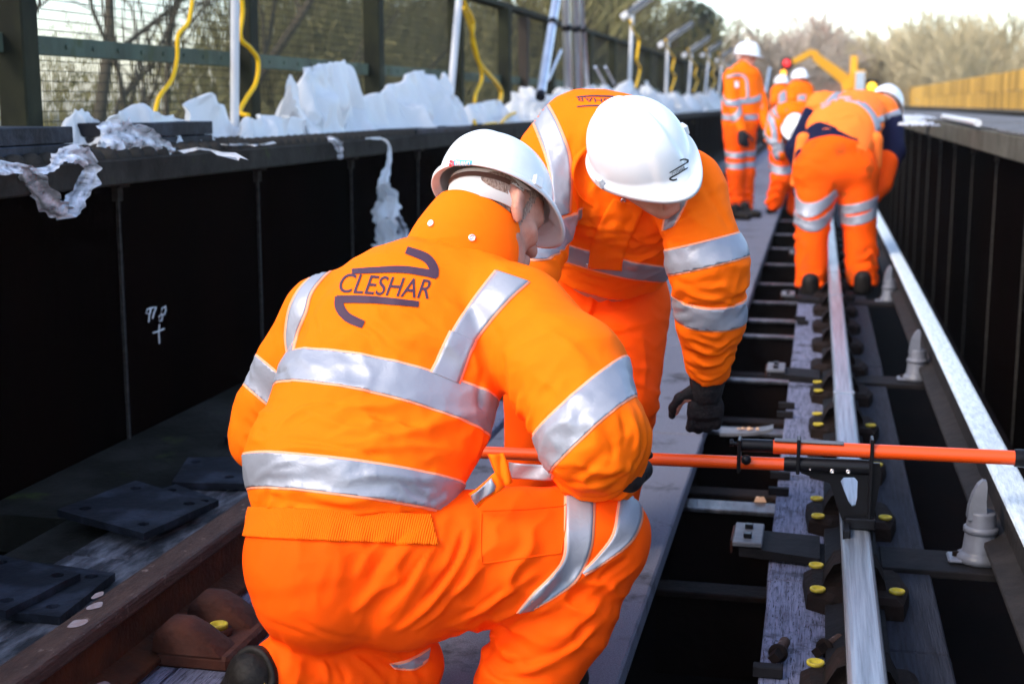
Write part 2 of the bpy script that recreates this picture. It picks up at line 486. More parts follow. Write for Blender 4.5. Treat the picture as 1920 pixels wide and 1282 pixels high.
# thin clear wrap: mostly transparent film with white creases
def film():
    m = bpy.data.materials.new('cling_wrap')
    m.use_nodes = True
    N, L = m.node_tree.nodes, m.node_tree.links
    b = N['Principled BSDF']
    b.inputs['Base Color'].default_value = (0.68, 0.69, 0.74, 1)
    b.inputs['Roughness'].default_value = 0.28
    tc = N.new('ShaderNodeTexCoord')
    mp = N.new('ShaderNodeMapping'); mp.inputs['Scale'].default_value = (1, 3, 5)
    nz = N.new('ShaderNodeTexNoise'); nz.inputs['Scale'].default_value = 9; nz.inputs['Detail'].default_value = 6
    L.new(tc.outputs['Object'], mp.inputs[0]); L.new(mp.outputs[0], nz.inputs[0])
    mr = N.new('ShaderNodeMapRange'); mr.inputs[1].default_value, mr.inputs[2].default_value = 0.35, 0.62
    mr.inputs[3].default_value, mr.inputs[4].default_value = 0.25, 1.0
    L.new(nz.outputs[0], mr.inputs[0]); L.new(mr.outputs[0], b.inputs['Alpha'])
    bu = N.new('ShaderNodeBump'); bu.inputs['Strength'].default_value = 0.6; bu.inputs['Distance'].default_value = 0.02
    L.new(nz.outputs[0], bu.inputs['Height']); L.new(bu.outputs[0], b.inputs['Normal'])
    return m
M['film'] = film()

# ---------------------------------------------------------------- ground, deck, track
rnd = random.Random(7)
mb = MB(); mb.add([(-400, -60, -5), (400, -60, -5), (400, 700, -5), (-400, 700, -5)], [(0, 1, 2, 3)])
mb.build('ground', M['field'], None, 'structure')
mb = MB(); mb.box(-2.34, 1.05, -3, 75, -0.62, -0.55)
mb.build('bridge_deck_plate', M['void'], None, 'structure')

YN, YF = -1.0, 75.0
def girder(name, label, web_x, edge_x, out_x, zt, zb, m_web, m_fl, side, joints, stiff_w=0.005):
    g = thing(name, label, 'girder', (web_x, 0, 0))
    P = Matrix.Translation((-web_x, 0, 0))
    w = MB(); w.box(min(web_x, web_x + 0.02 * side), max(web_x, web_x + 0.02 * side), YN, YF, -1.2, zb - 0.002)
    for q in (w,):
        pass
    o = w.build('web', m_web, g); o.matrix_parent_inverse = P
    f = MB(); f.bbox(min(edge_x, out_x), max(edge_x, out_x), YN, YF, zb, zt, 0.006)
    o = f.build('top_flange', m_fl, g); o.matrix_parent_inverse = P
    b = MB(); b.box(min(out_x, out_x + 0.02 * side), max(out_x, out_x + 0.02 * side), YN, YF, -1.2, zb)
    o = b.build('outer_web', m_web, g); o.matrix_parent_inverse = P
    shared = None
    for y in joints:
        if shared is None:
            s = MB()
            s.box(-stiff_w, stiff_w, -0.006, 0.006, -1.1, zb - 0.075)
            s.box(-0.03, 0.03, -0.035, 0.035, zb - 0.028, zb - 0.004)
            s.box(-0.012, 0.012, -0.018, 0.018, zb - 0.075, zb - 0.028)
            shared = s.mesh('stiffener', M['stiff'])
        o = link('stiffener', shared, g)
        o.location = (-0.013 * side, y, 0)
    return g
M['stiff'] = mat('worn_joint_edge', (0.012, 0.010, 0.009), 0.8, 0, (0.05, 0.045, 0.04), 9, 6, (1, 1, 4), bump=0.2)
J = [4.33 + 1.22 * k for k in range(-3, 50)]
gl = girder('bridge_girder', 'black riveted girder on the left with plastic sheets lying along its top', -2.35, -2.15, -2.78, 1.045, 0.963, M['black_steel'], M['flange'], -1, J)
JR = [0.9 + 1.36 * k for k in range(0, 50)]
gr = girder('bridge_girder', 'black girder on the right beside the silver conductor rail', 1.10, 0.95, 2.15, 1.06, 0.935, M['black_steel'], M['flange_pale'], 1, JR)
# rivet heads along the top of the left girder
rv = MB()
rv.lathe([(0.036, 0.0), (0.034, 0.012), (0.026, 0.024), (0.014, 0.031), (0.002, 0.033)], 10)
rvm = rv.mesh('rivet', M['flange'])
n = 0
for row, x in enumerate((-2.195, -2.30, -2.48, -2.64)):
    y = 3.4 + 0.05 * row
    while y < (9.5 if row else 16) and n < 296:
        o = link('rivet', rvm, gl); o.location = (x + 2.35, y, 1.0455); n += 1
        y += 0.088
# plates lying on the right girder's top
for (y0, y1, x0, x1, z) in ((6.4, 8.05, 0.955, 2.1, 0.018), (8.08, 11.0, 1.02, 2.0, 0.012), (4.0, 6.37, 0.96, 2.1, 0.014), (11.1, 15.5, 1.05, 2.1, 0.016), (15.6, 26, 1.0, 2.1, 0.014)):
    mb = MB(); mb.bbox(x0 - 1.1, x1 - 1.1, y0, y1, 1.0625, 1.0605 + z, 0.003)
    mb.build('cover_plate', M['gravel'], gr)

# walkway boards between the rails
wk = link('walkway', MB().box(-1.13, -0.42, YN, 70, -0.20, -0.062).mesh('walkway', M['void']), None, 'structure')
y = 0.35
k = 0
edges = [0.2, 2.62, 5.05, 6.95, 9.4, 11.8, 14.2, 16.6, 19.0, 21.4, 23.8, 26.2, 28.6, 31, 33.4, 36, 40, 46, 54, 64]
for a, b in zip(edges[:-1], edges[1:]):
    dx = -0.006 * k + rnd.uniform(-0.006, 0.006) if k < 10 else -0.05
    mb = MB(); mb.bbox(-1.14 + dx * .5, -0.375 + dx * .6, a + 0.006, b - 0.006, -0.06, 0.0 + rnd.uniform(-.004, .004), 0.006)
    o = mb.build('walkway_board', M['slab'], wk)
    k += 1
# longitudinal way-beam timber under the right running rail (planks)
wb = link('timber_baulk', MB().box(-0.075, 0.320, YN, 70, -0.34, -0.152).mesh('timber_baulk', M['timber_side']), None, 'structure')
y = -0.5
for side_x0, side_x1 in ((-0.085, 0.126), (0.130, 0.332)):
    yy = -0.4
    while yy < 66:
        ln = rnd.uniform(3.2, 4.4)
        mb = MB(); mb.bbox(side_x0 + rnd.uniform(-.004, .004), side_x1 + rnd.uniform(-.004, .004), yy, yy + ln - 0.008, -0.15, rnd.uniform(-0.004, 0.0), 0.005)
        mb.build('timber_plank', M['timber'] if side_x0 < 0 else M['timber_shaded'], wb)
        yy += ln
# left baulk and planks beside the rusty rail
lb = link('left_baulk', MB().box(-1.62, -1.17, YN, 60, -0.34, -0.062).mesh('left_baulk', M['timber_side']), None, 'structure')
for x0, x1, z in ((-1.335, -1.17, -0.004), (-1.515, -1.345, -0.006)):
    yy = -0.6
    while yy < 56:
        ln = rnd.uniform(3.5, 5)
        mb = MB(); mb.bbox(x0, x1, yy, yy + ln - 0.01, -0.06, z, 0.005)
        mb.build('timber_plank', M['timber'], lb)
        yy += ln
ls = link('side_deck', MB().box(-2.345, -1.88, 3.42, 60, -0.06, 0.052).mesh('side_deck', M['deck_dark']), None, 'structure')
MBx = MB().box(-2.05, -1.88, YN, 3.418, -0.06, 0.050); MBx.build('deck_strip', M['deck_dark'], ls)
MB().box(-2.345, -2.07, 2.6, 3.40, -0.12, -0.08).build('green_gap_plate', M['gap_green'], ls)  # added plate standing in for green ground seen through the gap
for x0, x1, z, lens in ((-1.875, -1.705, 0.060, (0.1, 3.13, 3.65, 6.2, 9, 12, 16, 20, 26, 33)), (-1.700, -1.600, 0.066, (0.1, 2.7, 5.6, 8.3, 11, 15, 19, 24, 30)), (-1.595, -1.545, 0.060, (.1, 3.3, 6.6, 10, 15, 20, 28))):
    for a, b in zip(lens[:-1], lens[1:]):
        mb = MB(); mb.bbox(x0, x1, a, b - 0.012, 0.0, z + rnd.uniform(-.003, .003), 0.006)
        mb.build('plank', M['plank'], ls)

# cross beams in the gap
for (yc, zt, w) in ((2.2, -.16, .1), (4.48, -0.10, 0.11), (5.62, -0.11, 0.10), (6.75, -.12, .07), (7.96, -0.10, 0.07), (8.55, -0.10, 0.09), (9.35, -.10, .06), (10.32, -0.10, 0.07), (11.6, -0.10, 0.07), (12.9, -.10, .06), (14.3, -0.10, 0.08), (16, -.1, .08), (18, -.1, .08), (20, -.1, .08), (22.5, -.1, .08), (25, -.1, .08)):
    g = thing('cross_beam', 'grey steel cross beam bridging the dark gap beside the walkway', 'beam', (0, yc, 0), 0, 'steel cross beams in the gap')
    mb = MB(); mb.bbox(-0.44, -0.09, -w / 2, w / 2, zt - 0.015, zt, 0.003)
    mb.build('flange', M['transom'], g)
    mb = MB(); mb.box(-0.44, -0.09, -0.01, 0.01, -0.5, zt - 0.016)
    mb.build('web', M['void'], g)
for (yc, zt) in ((3.1, -.2), (4.0, -0.22), (5.0, -0.2), (6.2, -.2), (7.3, -.2)):
    g = thing('bracing_bar', 'rusty dark bracing bar low in the gap beside the walkway', 'beam', (0, yc, 0), 0, 'dark bracing bars in the gap')
    MB().bbox(-0.43, -0.09, -0.05, 0.05, zt - 0.02, zt, 0.004).build('plate', M['cast_rust'], g)
    MB().box(-0.43, -0.09, -0.01, 0.01, -0.5, zt - 0.021).build('web', M['void'], g)

# rails -------------------------------------------------------
def rail_profile(cx, zt, hw=0.036, foot=0.07, h=0.16):
    z = zt
    pr = [(-hw + .016, z), (hw - .016, z), (hw - .008, z - .0016), (hw - .003, z - .005), (hw, z - .012), (hw, z - .034), (hw - .004, z - .040), (.010, z - .052), (.009, z - h + .030),
          (foot - .002, z - h + .013), (foot, z - h + .010), (foot, z - h), (-foot, z - h), (-foot, z - h + .010), (-foot + .002, z - h + .013), (-.009, z - h + .030), (-.010, z - .052), (-hw + .004, z - .040), (-hw, z - .034), (-hw, z - .012), (-hw + .003, z - .005), (-hw + .008, z - .0016)]
    return [(x + cx, q) for x, q in pr]

RX, RXL, CX = 0.127, -1.447, 0.532
def rail(name, label, cx, zt, m_top, m_side, y0, y1, hw, foot, h, group=None):
    t = thing(name, label, 'rail', (cx, 0, 0), 0, group)
    pr = rail_profile(0, zt, hw, foot, h)
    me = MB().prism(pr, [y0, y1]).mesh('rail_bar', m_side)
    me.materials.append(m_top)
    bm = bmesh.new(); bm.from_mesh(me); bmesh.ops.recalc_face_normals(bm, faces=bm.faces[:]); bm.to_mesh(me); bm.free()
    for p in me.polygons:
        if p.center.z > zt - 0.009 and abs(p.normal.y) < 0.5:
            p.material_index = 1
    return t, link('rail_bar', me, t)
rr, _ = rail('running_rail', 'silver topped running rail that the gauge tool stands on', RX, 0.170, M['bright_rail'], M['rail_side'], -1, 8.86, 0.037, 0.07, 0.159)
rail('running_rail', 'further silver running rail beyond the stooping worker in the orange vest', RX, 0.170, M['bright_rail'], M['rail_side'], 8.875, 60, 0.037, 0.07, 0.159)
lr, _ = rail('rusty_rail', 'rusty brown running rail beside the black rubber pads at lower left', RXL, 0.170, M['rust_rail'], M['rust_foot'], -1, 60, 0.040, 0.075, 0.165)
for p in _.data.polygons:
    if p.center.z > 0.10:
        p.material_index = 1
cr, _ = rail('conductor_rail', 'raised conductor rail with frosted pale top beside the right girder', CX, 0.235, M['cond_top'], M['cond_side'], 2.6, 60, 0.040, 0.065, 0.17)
# chalk dabs on the rusty rail
for (px, py, z, rx, ry) in ((178, 1135, .1715, .014, .022), (183, 1115, .1715, .010, .02), (145, 1168, .1715, .016, .028), (313, 1186, .05, .012, .02), (192, 1270, .05, .018, .03)):
    p = onz(px, py, z)
    if z < .1:
        p[2] = 0.042 + 0.0
    vs = [(p[0] - RXL + rx * cos(a) * (1 + .15 * sin(3 * a + px)), p[1] + ry * sin(a) * (1 + .2 * cos(2 * a + py)), (0.1715 if z > .1 else 0.0)) for a in np.linspace(0, 2 * pi, 14, endpoint=False)]
    if z < .1:
        # lie on the sloping foot of the rail
        vs = [(x, y, 0.005 + 0.017 * max(0, (0.073 - x) / 0.064) + 0.0155) for x, y, _z in vs]
    MB().add(vs, [tuple(range(len(vs)))]).build('chalk_dab', M['chalk_dab'], lr)
# welded joint collar on the running rail
MB().bbox(-0.0385, 0.0385, 5.10, 5.14, 0.128, 0.1728, 0.003).build('weld_collar', M['bright_rail'], rr)
MB().bbox(-0.0385, 0.0385, 7.78, 7.80, 0.128, 0.1728, 0.003).build('weld_collar', M['bright_rail'], rr)

# rail chairs with yellow ferrules -----------------------------
def chair_mesh():
    """cast baseplate: hexagonal in plan, rising to a jaw against the rail"""
    mb = MB()
    pl = [(-0.055, -0.125), (-0.115, -0.085), (-0.125, 0.085), (-0.055, 0.135), (0.115, 0.125), (0.135, 0.0), (0.115, -0.12)]
    n = len(pl)
    vs = [(x, y, 0.0) for x, y in pl] + [(x * .98, y * .98, 0.038) for x, y in pl] + [(x * .84, y * .86, 0.052) for x, y in pl]
    fs = []
    for j in (0, 1):
        for i in range(n):
            i2 = (i + 1) % n
            fs.append((j * n + i, j * n + i2, (j + 1) * n + i2, (j + 1) * n + i))
    fs.append(tuple(range(2 * n, 3 * n)))
    mb.add(vs, fs)
    return mb
chair_me = chair_mesh().mesh('base', M['cast_rust'])
jw = MB()
for sx in (-1, 1):
    prof = [(sx * 0.078, 0.045), (sx * 0.070, 0.075), (sx * 0.052, 0.108), (sx * 0.030, 0.118), (sx * 0.014, 0.112), (sx * 0.014, 0.045)]
    jw.prism(prof, [-0.052, -0.040, 0.040, 0.052], True)
jaw_me = jw.mesh('jaw', M['cast_rust'])
fr = MB(); fr.lathe([(0.0125, 0.0), (0.0185, 0.0), (0.0195, 0.006), (0.0185, 0.0075), (0.0135, 0.0075), (0.0115, 0.002), (0.001, 0.0015)], 16)
fer_me = fr.mesh('ferrule', M['yellow'])
fb = MB(); fb.lathe([(0.012, 0.0), (0.012, 0.010), (0.001, 0.012)], 6, smooth=False)
bolt_me = fb.mesh('bolt_head', M['cast_rust'])
def chair(cx, y, label, group, ferr, scale=1.0, m=None):
    t = thing('rail_chair', label, 'rail chair', (cx, y, 0.0), 0, group)
    for nm, me in (('base', chair_me), ('jaw', jaw_me)):
        o = link(nm, me, t)
        o.location.z = -0.004
    for (fx, fy) in ferr:
        o = link('ferrule', fer_me, t); o.location = (fx, fy, 0.0475)
    for (fx, fy) in ((0.10, 0.06),):
        pass
    return t
CH = [2.09, 2.74, 3.38, 4.00, 4.60, 5.17, 5.79, 6.4, 7.0, 7.6, 8.2, 8.8, 9.4, 10.0, 10.6, 11.2, 11.8, 12.4, 13, 13.6]
for k, y in enumerate(CH):
    lf, rt_ = [(-0.088, -0.085), (-0.092, 0.095)], [(0.100, -0.06)]
    fe = {1: lf[1:], 2: lf + rt_, 3: lf + rt_, 4: rt_, 5: lf + rt_, 6: lf}.get(k, [])
    if y <= 3.0:
        lab = 'rusty chair with yellow ferrule nearest the camera under the silver rail'
    elif y < 3.6:
        lab = 'rusty rail chair with yellow ferrules just in front of the gauge tool foot'
    elif y < 4.3:
        lab = 'rusty rail chair with yellow ferrules just behind the gauge tool bracket'
    elif y < 6:
        lab = 'small rusty rail chair with yellow ferrules between the gauge tool and stooping worker'
    else:
        lab = 'rusty rail chair by the stooping worker\'s boots under the silver rail' if 8.0 < y < 9.6 else 'far rusty rail chair beyond the stooping worker under the silver rail' if y >= 9.6 else 'rusty rail chair without yellow caps, between the second insulator and the stooping worker'
    chair(RX, y, lab, 'rusty chairs under the silver rail', fe)
# chairs on the rusty rail: bigger cast blocks with rounded lumps
def lump_chair(y, label):
    t = thing('rail_chair', label, 'rail chair', (RXL, y, 0.0), 0, 'rusty chairs on the rusty rail')
    mb = MB(); mb.bbox(0.060, 0.235, -0.125, 0.125, -0.006, 0.030, 0.008); mb.build('base', M['cast_rust_red'], t)
    for sy in (-0.085, 0.085):
        mb = MB()
        pr = [(0.055, 0.03), (0.060, 0.075), (0.085, 0.098), (0.125, 0.098), (0.160, 0.080), (0.200, 0.048), (0.215, 0.03)]
        ys = [sy - 0.042, sy - 0.034, sy - 0.012, sy + 0.012, sy + 0.034, sy + 0.042]
        n = len(pr)
        sc = [0.72, 0.92, 1, 1, 0.92, 0.72]
        vs = [(x, yy, 0.028 + (z - 0.028) * s) for yy, s in zip(ys, sc) for x, z in pr]
        fs = []
        for j in range(5):
            for i in range(n - 1):
                fs.append((j * n + i, j * n + i + 1, (j + 1) * n + i + 1, (j + 1) * n + i))
        fs += [tuple(range(n)), tuple(5 * n + i for i in range(n))]
        mb.add(vs, fs, True).build('lug', M['cast_rust_red'], t)
    o = link('ferrule', fer_me, t); o.location = (0.157, 0.0, 0.045); o.scale = (1.1, 1.1, 1.5)
    mb = MB(); mb.lathe([(0.03, 0.03), (0.03, 0.045), (0.0, 0.045)], 12); 
    o = mb.build('boss', M['cast_rust_red'], t); o.location = (0.157, 0, 0)
    return t
lump_chair(2.76, 'rusty chair with bright yellow ferrule beside the kneeling worker')
for y in (3.5, 4.2, 4.9, 5.6, 6.3, 7.0, 7.7):
    lump_chair(y, 'rusty chair further along the rusty rail, behind the kneeling worker')

# conductor rail insulators on cross arms -----------------------
def insulator(y, label, first=False):
    t = thing('insulator', label, 'insulator', (0.478, y, 0.0), 0, 'white insulators carrying the conductor rail')
    mb = MB()
    mb.lathe([(0.052, 0.0), (0.058, 0.006), (0.056, 0.018), (0.046, 0.024), (0.043, 0.03), (0.034, 0.125), (0.033, 0.130), (0.0, 0.130)], 24)
    mb.build('pot', M['insulator'], t)
    mb = MB(); mb.bbox(-0.078, -0.02, -0.035, 0.035, 0.0, 0.010, 0.004); mb.build('base_lug', M['insulator'], t)
    # collar step
    mb = MB(); mb.lathe([(0.035, 0.075), (0.043, 0.078), (0.043, 0.090), (0.036, 0.094)], 24); mb.build('collar', M['insulator'], t)
    # horn: curved tapering blade standing on the rail side
    mb = MB()
    prof = [(-0.036, 0.112), (-0.034, 0.140), (-0.027, 0.172), (-0.015, 0.200), (-0.003, 0.212), (0.006, 0.210), (0.008, 0.195), (0.007, 0.160), (0.010, 0.112)]
    vs = [(x, s * (0.026 - 0.014 * (z - .11) / .1), z) for s in (-1, 1) for x, z in prof]
    n = len(prof)
    fs = [tuple(range(n)), tuple(range(n, 2 * n))[::-1]] + [(i, (i + 1) % n, n + (i + 1) % n, n + i) for i in range(n)]
    mb.add(vs, fs).build('horn', M['insulator'], t)
    mb = MB(); mb.lathe([(0.008, 0.010), (0.008, 0.022), (0.0, 0.022)], 6, smooth=False); o = mb.build('bolt', M['cast_rust'], t); o.location = (-0.058, 0, 0)
    a = thing('cross_arm', label.replace('white insulator', 'black steel arm').replace('horned', 'flat') , 'bracket', (0, y, 0.0), 0, 'black arms under the running rail')
    return t, a
for k, y in enumerate((3.72, 6.22, 8.72, 11.2, 13.7)):
    if k == 0:
        la, lb2 = 'nearest white horned insulator standing beside the conductor rail', 'nearest dark steel arm with pale bolted end plate crossing the timber'
    elif k == 1:
        la, lb2 = 'second white horned insulator from the camera, smaller, beside the conductor rail', 'second dark steel arm from the camera, ending left of the timber'
    else:
        la, lb2 = 'far white insulator beside the conductor rail beyond the first two', 'far dark steel arm under the silver rail beyond the first two'
    t, a = insulator(y, la)
    a['label'] = lb2
    for ch in list(t.children):
        pass
    t.location = (0.462, y, 0.012); t.scale = (1.06, 1.06, 1.06)
    MB().add([(-0.17, -0.085, 0.034), (0.045, -0.115, 0.026), (0.045, 0.085, 0.026), (-0.17, 0.085, 0.034), (-0.17, -0.085, 0.008), (0.045, -0.115, 0.004), (0.045, 0.085, 0.004), (-0.17, 0.085, 0.008)],
             [(0, 1, 2, 3), (4, 7, 6, 5), (0, 4, 5, 1), (1, 5, 6, 2), (2, 6, 7, 3), (3, 7, 4, 0)]).build('arm_end', M['steel_grey'] if False else M['rail_side'], a)
    mb = MB(); mb.bbox(-0.188, -0.108, -0.092, 0.092, 0.036, 0.050, 0.003); mb.build('end_plate', M['steel_grey'], a)
    for yy in (-0.045, 0.040):
        mb = MB(); mb.bbox(-0.160, -0.138, yy - 0.011, yy + 0.011, 0.050, 0.063, 0.002); mb.build('bolt', M['tool_black'], a)
    MB().bbox(0.205, 0.52, -0.10, 0.08, -0.012, 0.010, 0.003).build('arm_outer', M['rail_side'], a)
    MB().box(0.0455, 0.2045, -0.09, 0.08, -0.008, 0.006).build('arm_middle', M['rail_side'], a)
    MB().box(-0.194, -0.189, -0.07, 0.07, 0.01, 0.046).build('copper_shim', M['cast_rust_red'], a)

# coach screws lying on the timber ------------------------------
def coach_screw(px, py, rz, label):
    p = onz(px, py, 0.025)
    t = thing('coach_screw', label, 'screw', (p[0], p[1], 0.0), rz, 'loose coach screws on the timber')
    Mx = Matrix.Translation((0, 0, 0.021)) @ Matrix.Rotation(radians(-90), 4, 'X')
    mb = MB(); mb.lathe([(0.0, -0.032), (0.014, -0.032), (0.016, -0.014), (0.016, 0.0)], 4, Mx, False); mb.build('square_head', M['cast_rust'], t)
    mb = MB(); mb.lathe([(0.0, 0.0), (0.021, 0.0), (0.022, 0.006), (0.013, 0.012), (0.0, 0.012)], 16, Mx); mb.build('washer', M['cast_rust'], t)
    mb = MB()
    pr = []
    z = 0.012
    for i in range(7):
        pr += [(0.0105, z), (0.0125, z + .003), (0.0125, z + .005), (0.0105, z + .008)]
        z += .0088
    pr.append((0.0, z + .004))
    Mx2 = Matrix.Translation((0, 0, 0.019)) @ Matrix.Rotation(radians(-86), 4, 'X')
    mb.lathe(pr, 12, Mx2); mb.build('threaded_shank', M['rust_rail'], t)
coach_screw(1458, 1222, radians(-12), 'rusty coach screw on the near timber, left of the pair')
coach_screw(1545, 1212, radians(-30), 'rusty coach screw close against the silver rail, right of the pair')
# small flat keys stuck into the edge of the timber
for (px, py, w) in ((1463, 892, .03), (1460, 922, .035), (1475, 761, .03), (1472, 778, .03), (1440, 1257, .045), (1500, 598, .03), (1505, 605, .03)):
    p = onz(px, py, 0.01)
    mb = MB(); mb.bbox(-0.032, 0.032, -0.011 - (.008 if w > .04 else 0), 0.011, -0.012, 0.012, 0.002)
    o = mb.build('timber_key', M['rail_side'])
    o.location = (p[0], p[1], 0.013)
    tag(o, 'small dark flat key on the left edge of the grey timber', 'key', 'dark keys along the timber edge')
# curved plate with chippings in the gap, and wood chips
p = onz(1400, 803, -0.02)
t = thing('curved_plate', 'curved pale plate with wood chippings in the gap by the black glove', 'plate', (p[0], p[1], -0.02))
vs = []; n = 12
for j in (0, 1):
    for i in range(n + 1):
        u = i / n
        vs.append((-0.10 + 0.20 * u, (-0.05 if j == 0 else 0.05) + .03 * u * (1 - j), -0.012 + 0.022 * (u ** 3)))
fs = [(i, i + 1, n + 2 + i, n + 1 + i) for i in range(n)]
mb = MB(); mb.add(vs, fs, True); mb.add([(x, y, z - .012) for x, y, z in vs], [f[::-1] for f in fs], True)
mb.add(vs[:n + 1] + [(x, y, z - .012) for x, y, z in vs[:n + 1]], [(i, i + 1, n + 2 + i, n + 1 + i) for i in range(n)])
mb.build('plate', M['steel_grey'], t)
M['chip'] = mat('fresh_wood_chip', (0.55, 0.33, 0.20), 0.8)
for k in range(9):
    mb = MB(); mb.bbox(-.008, .008, -.005, .005, 0, .005, .001)
    o = mb.build('wood_chip', M['chip'], t); o.location = (-0.03 + .012 * k * rnd.uniform(.6, 1.1), rnd.uniform(-.02, .02), -0.006 + .002 * k * 0.3); o.rotation_euler = (rnd.uniform(-.4, .4), rnd.uniform(-.3, .3), rnd.uniform(0, 3))
p = onz(1425, 940, -0.1)
mb = MB(); mb.add([(-.02, -.012, 0), (.022, -.008, 0), (.018, .012, 0), (-.018, .010, 0), (-.014, -.008, .014), (.012, -.004, .02), (.014, .008, .012), (-.012, .006, .016)], [(0, 3, 2, 1), (4, 5, 6, 7), (0, 1, 5, 4), (1, 2, 6, 5), (2, 3, 7, 6), (3, 0, 4, 7)])
o = mb.build('wood_chip', M['chip']); o.location = (p[0], p[1], -0.0995); tag(o, 'single pinkish wood chip on the pale cross beam in the gap', 'wood chip')

# rubber pads on the side deck ----------------------------------
def pad(corners, z, h, label, group='black rubber pads on the side deck', holes=(), tilt=0):
    """quadrilateral plate with round bolt holes; corners counter-clockwise in plan"""
    P = [Vector((c[0], c[1])) for c in corners]
    c = sum(P, Vector((0, 0))) / 4
    t = thing('rubber_pad', label, 'rubber pad', (c.x, c.y, z), 0, group)
    bm = bmesh.new()
    N = 22
    def bil(u, v):
        return (P[0] * (1 - u) * (1 - v) + P[1] * u * (1 - v) + P[2] * u * v + P[3] * (1 - u) * v) - c
    hv = [(u, v, r) for u, v, r in holes]
    g = {}
    for i in range(N + 1):
        for j in range(N + 1):
            q = bil(i / N, j / N)
            g[i, j] = bm.verts.new((q.x, q.y, h + tilt * (j / N) + .0007 * sin(i * .5 + j * .3)))
    for i in range(N):
        for j in range(N):
            q = bil((i + .5) / N, (j + .5) / N)
            if any((q - bil(u, v)).length < r for u, v, r in hv):
                continue
            bm.faces.new((g[i, j], g[i + 1, j], g[i + 1, j + 1], g[i, j + 1]))
    for v in [v for v in bm.verts if not v.link_faces]:
        bm.verts.remove(v)
    # pull the hole rims onto circles
    for v in bm.verts:
        for u, w, r in hv:
            q = bil(u, w); d = Vector((v.co.x, v.co.y)) - q
            if v.is_boundary and d.length < r * 1.7:
                d = d.normalized() * r
                v.co.x, v.co.y = q.x + d.x, q.y + d.y
    me = bpy.data.meshes.new('plate'); 
    ret = bmesh.ops.extrude_face_region(bm, geom=bm.faces[:])
    for e in ret['geom']:
        if isinstance(e, bmesh.types.BMVert):
            e.co.z -= h
    bmesh.ops.recalc_face_normals(bm, faces=bm.faces[:])
    bm.to_mesh(me); bm.free(); me.materials.append(M['rubber'])
    link('plate', me, t)
    return t
HO = [(.18, .15, .017), (.16, .82, .017), (.86, .16, .017), (.84, .84, .017)]
q = lambda x, y, z=.1: onz(x, y, z)
pad([q(270, 1005), q(395, 948), q(255, 912), q(108, 968)], 0.088, 0.020, 'upper black rubber pad of the middle crossed pair on the deck', holes=HO, tilt=.012)
pad([q(300, 1003, .07), q(410, 945, .07), q(330, 915, .07), q(190, 965, .07)], 0.066, 0.018, 'lower black rubber pad peeping out under the middle pad', holes=HO)
pad([q(470, 900), q(480, 850), q(352, 850), q(322, 896)], 0.068, 0.020, 'bluish black rubber pad partly behind the kneeling worker\'s hip', holes=[(.8, .15, .017), (.8, .85, .017), (.25, .3, .017)])
pad([q(112, 1146), q(215, 1064), q(30, 1040), q(-120, 1125)], 0.068, 0.020, 'lower pad of the crossed pair at the left edge of the photo', holes=HO)
pad([q(10, 1135, .12), q(150, 1065, .12), q(0, 1035, .12), q(-150, 1095, .12)], 0.090, 0.018, 'upper black pad of the pair cut by the left edge of the photo', holes=HO, tilt=.006)
pad([q(460, 820), q(520, 790), q(470, 780), q(420, 805)], 0.056, 0.02, 'far black pad lying by the girder behind the kneeling worker\'s arm', holes=())

# chalked number on the left girder -----------------------------
def strokes(paths, w, m, name, X, off=0.004):
    mb = MB()
    for path in paths:
        pts = [onx(px, py, X) for px, py in path]
        mb.tube([Vector((X + off, p[1], p[2])) for p in pts], w, 5)
    return mb
ck = [[(281, 577), (274, 580), (272, 587), (279, 589), (281, 580)], [(281, 577), (278, 592), (277, 604)], [(283, 577), (291, 576), (287, 586), (284, 597)],
      [(309, 574), (302, 578), (300, 588), (306, 590), (309, 582), (308, 574)], [(302, 588), (296, 594), (297, 602), (301, 601), (303, 592), (300, 588)],
      [(297, 608), (296, 625), (297, 644)], [(285, 624), (295, 621), (306, 616)]]
mb = strokes(ck, 0.0026, M['white_print'], 'chalk', -2.35)
o = mb.build('chalk_number', M['white_print'], gl); o.matrix_parent_inverse = Matrix.Translation((2.35, 0, 0))

# ---------------------------------------------------------------- fence on the left
FX = -2.83
fence = thing('mesh_fence', 'green grey steel mesh fence with posts along the left girder', 'fence', (FX, 0, 0))
PY = [2.45, 4.47, 6.47, 8.51, 10.56, 12.27, 14.4, 16.87, 18.9, 20.9, 22.9, 24.9, 26.9, 28.9, 30.9, 32.9, 35, 37, 39, 41, 43, 45, 47, 49, 51, 53, 55]
post_me = MB().bbox(-0.055, 0.055, -0.052, 0.052, 0.0, 1.13, 0.006).mesh('post', M['fence_post'])
for y in PY:
    o = link('post', post_me, fence); o.location = (0.06, y, 0.92)
o = link('post', MB().bbox(-0.045, 0.045, -0.05, 0.05, 0, 1.1, .005).mesh('post', M['fence_post_brown']), fence); o.location = (0.06, 13.1, 0.92); o['label'] = 'brown timber post'
for a, b in zip(PY[:-1], PY[1:]):
    mb = MB(); mb.bbox(-0.012, 0.012, a + 0.055, b - 0.055, 1.392, 1.462, 0.003)
    if a < 13:
        yy = a + 0.16
        while yy < b - 0.1:
            mb.lathe([(0.010, 0.0), (0.010, 0.006), (0.0, 0.008)], 6, Matrix.Translation((0.012, yy, 1.428)) @ Matrix.Rotation(pi / 2, 4, 'Y'), False)
            yy += 0.20
    o = mb.build('mid_rail', M['fence_steel'], fence); o.location.x = 0.03
MB().bbox(-0.05, 0.07, 0, 55, 2.053, 2.10, 0.004).build('top_rail', M['fence_post'], fence)
MB().bbox(-0.03, 0.03, 0, 55, 0.93, 0.99, 0.004).build('bottom_rail', M['fence_steel'], fence)
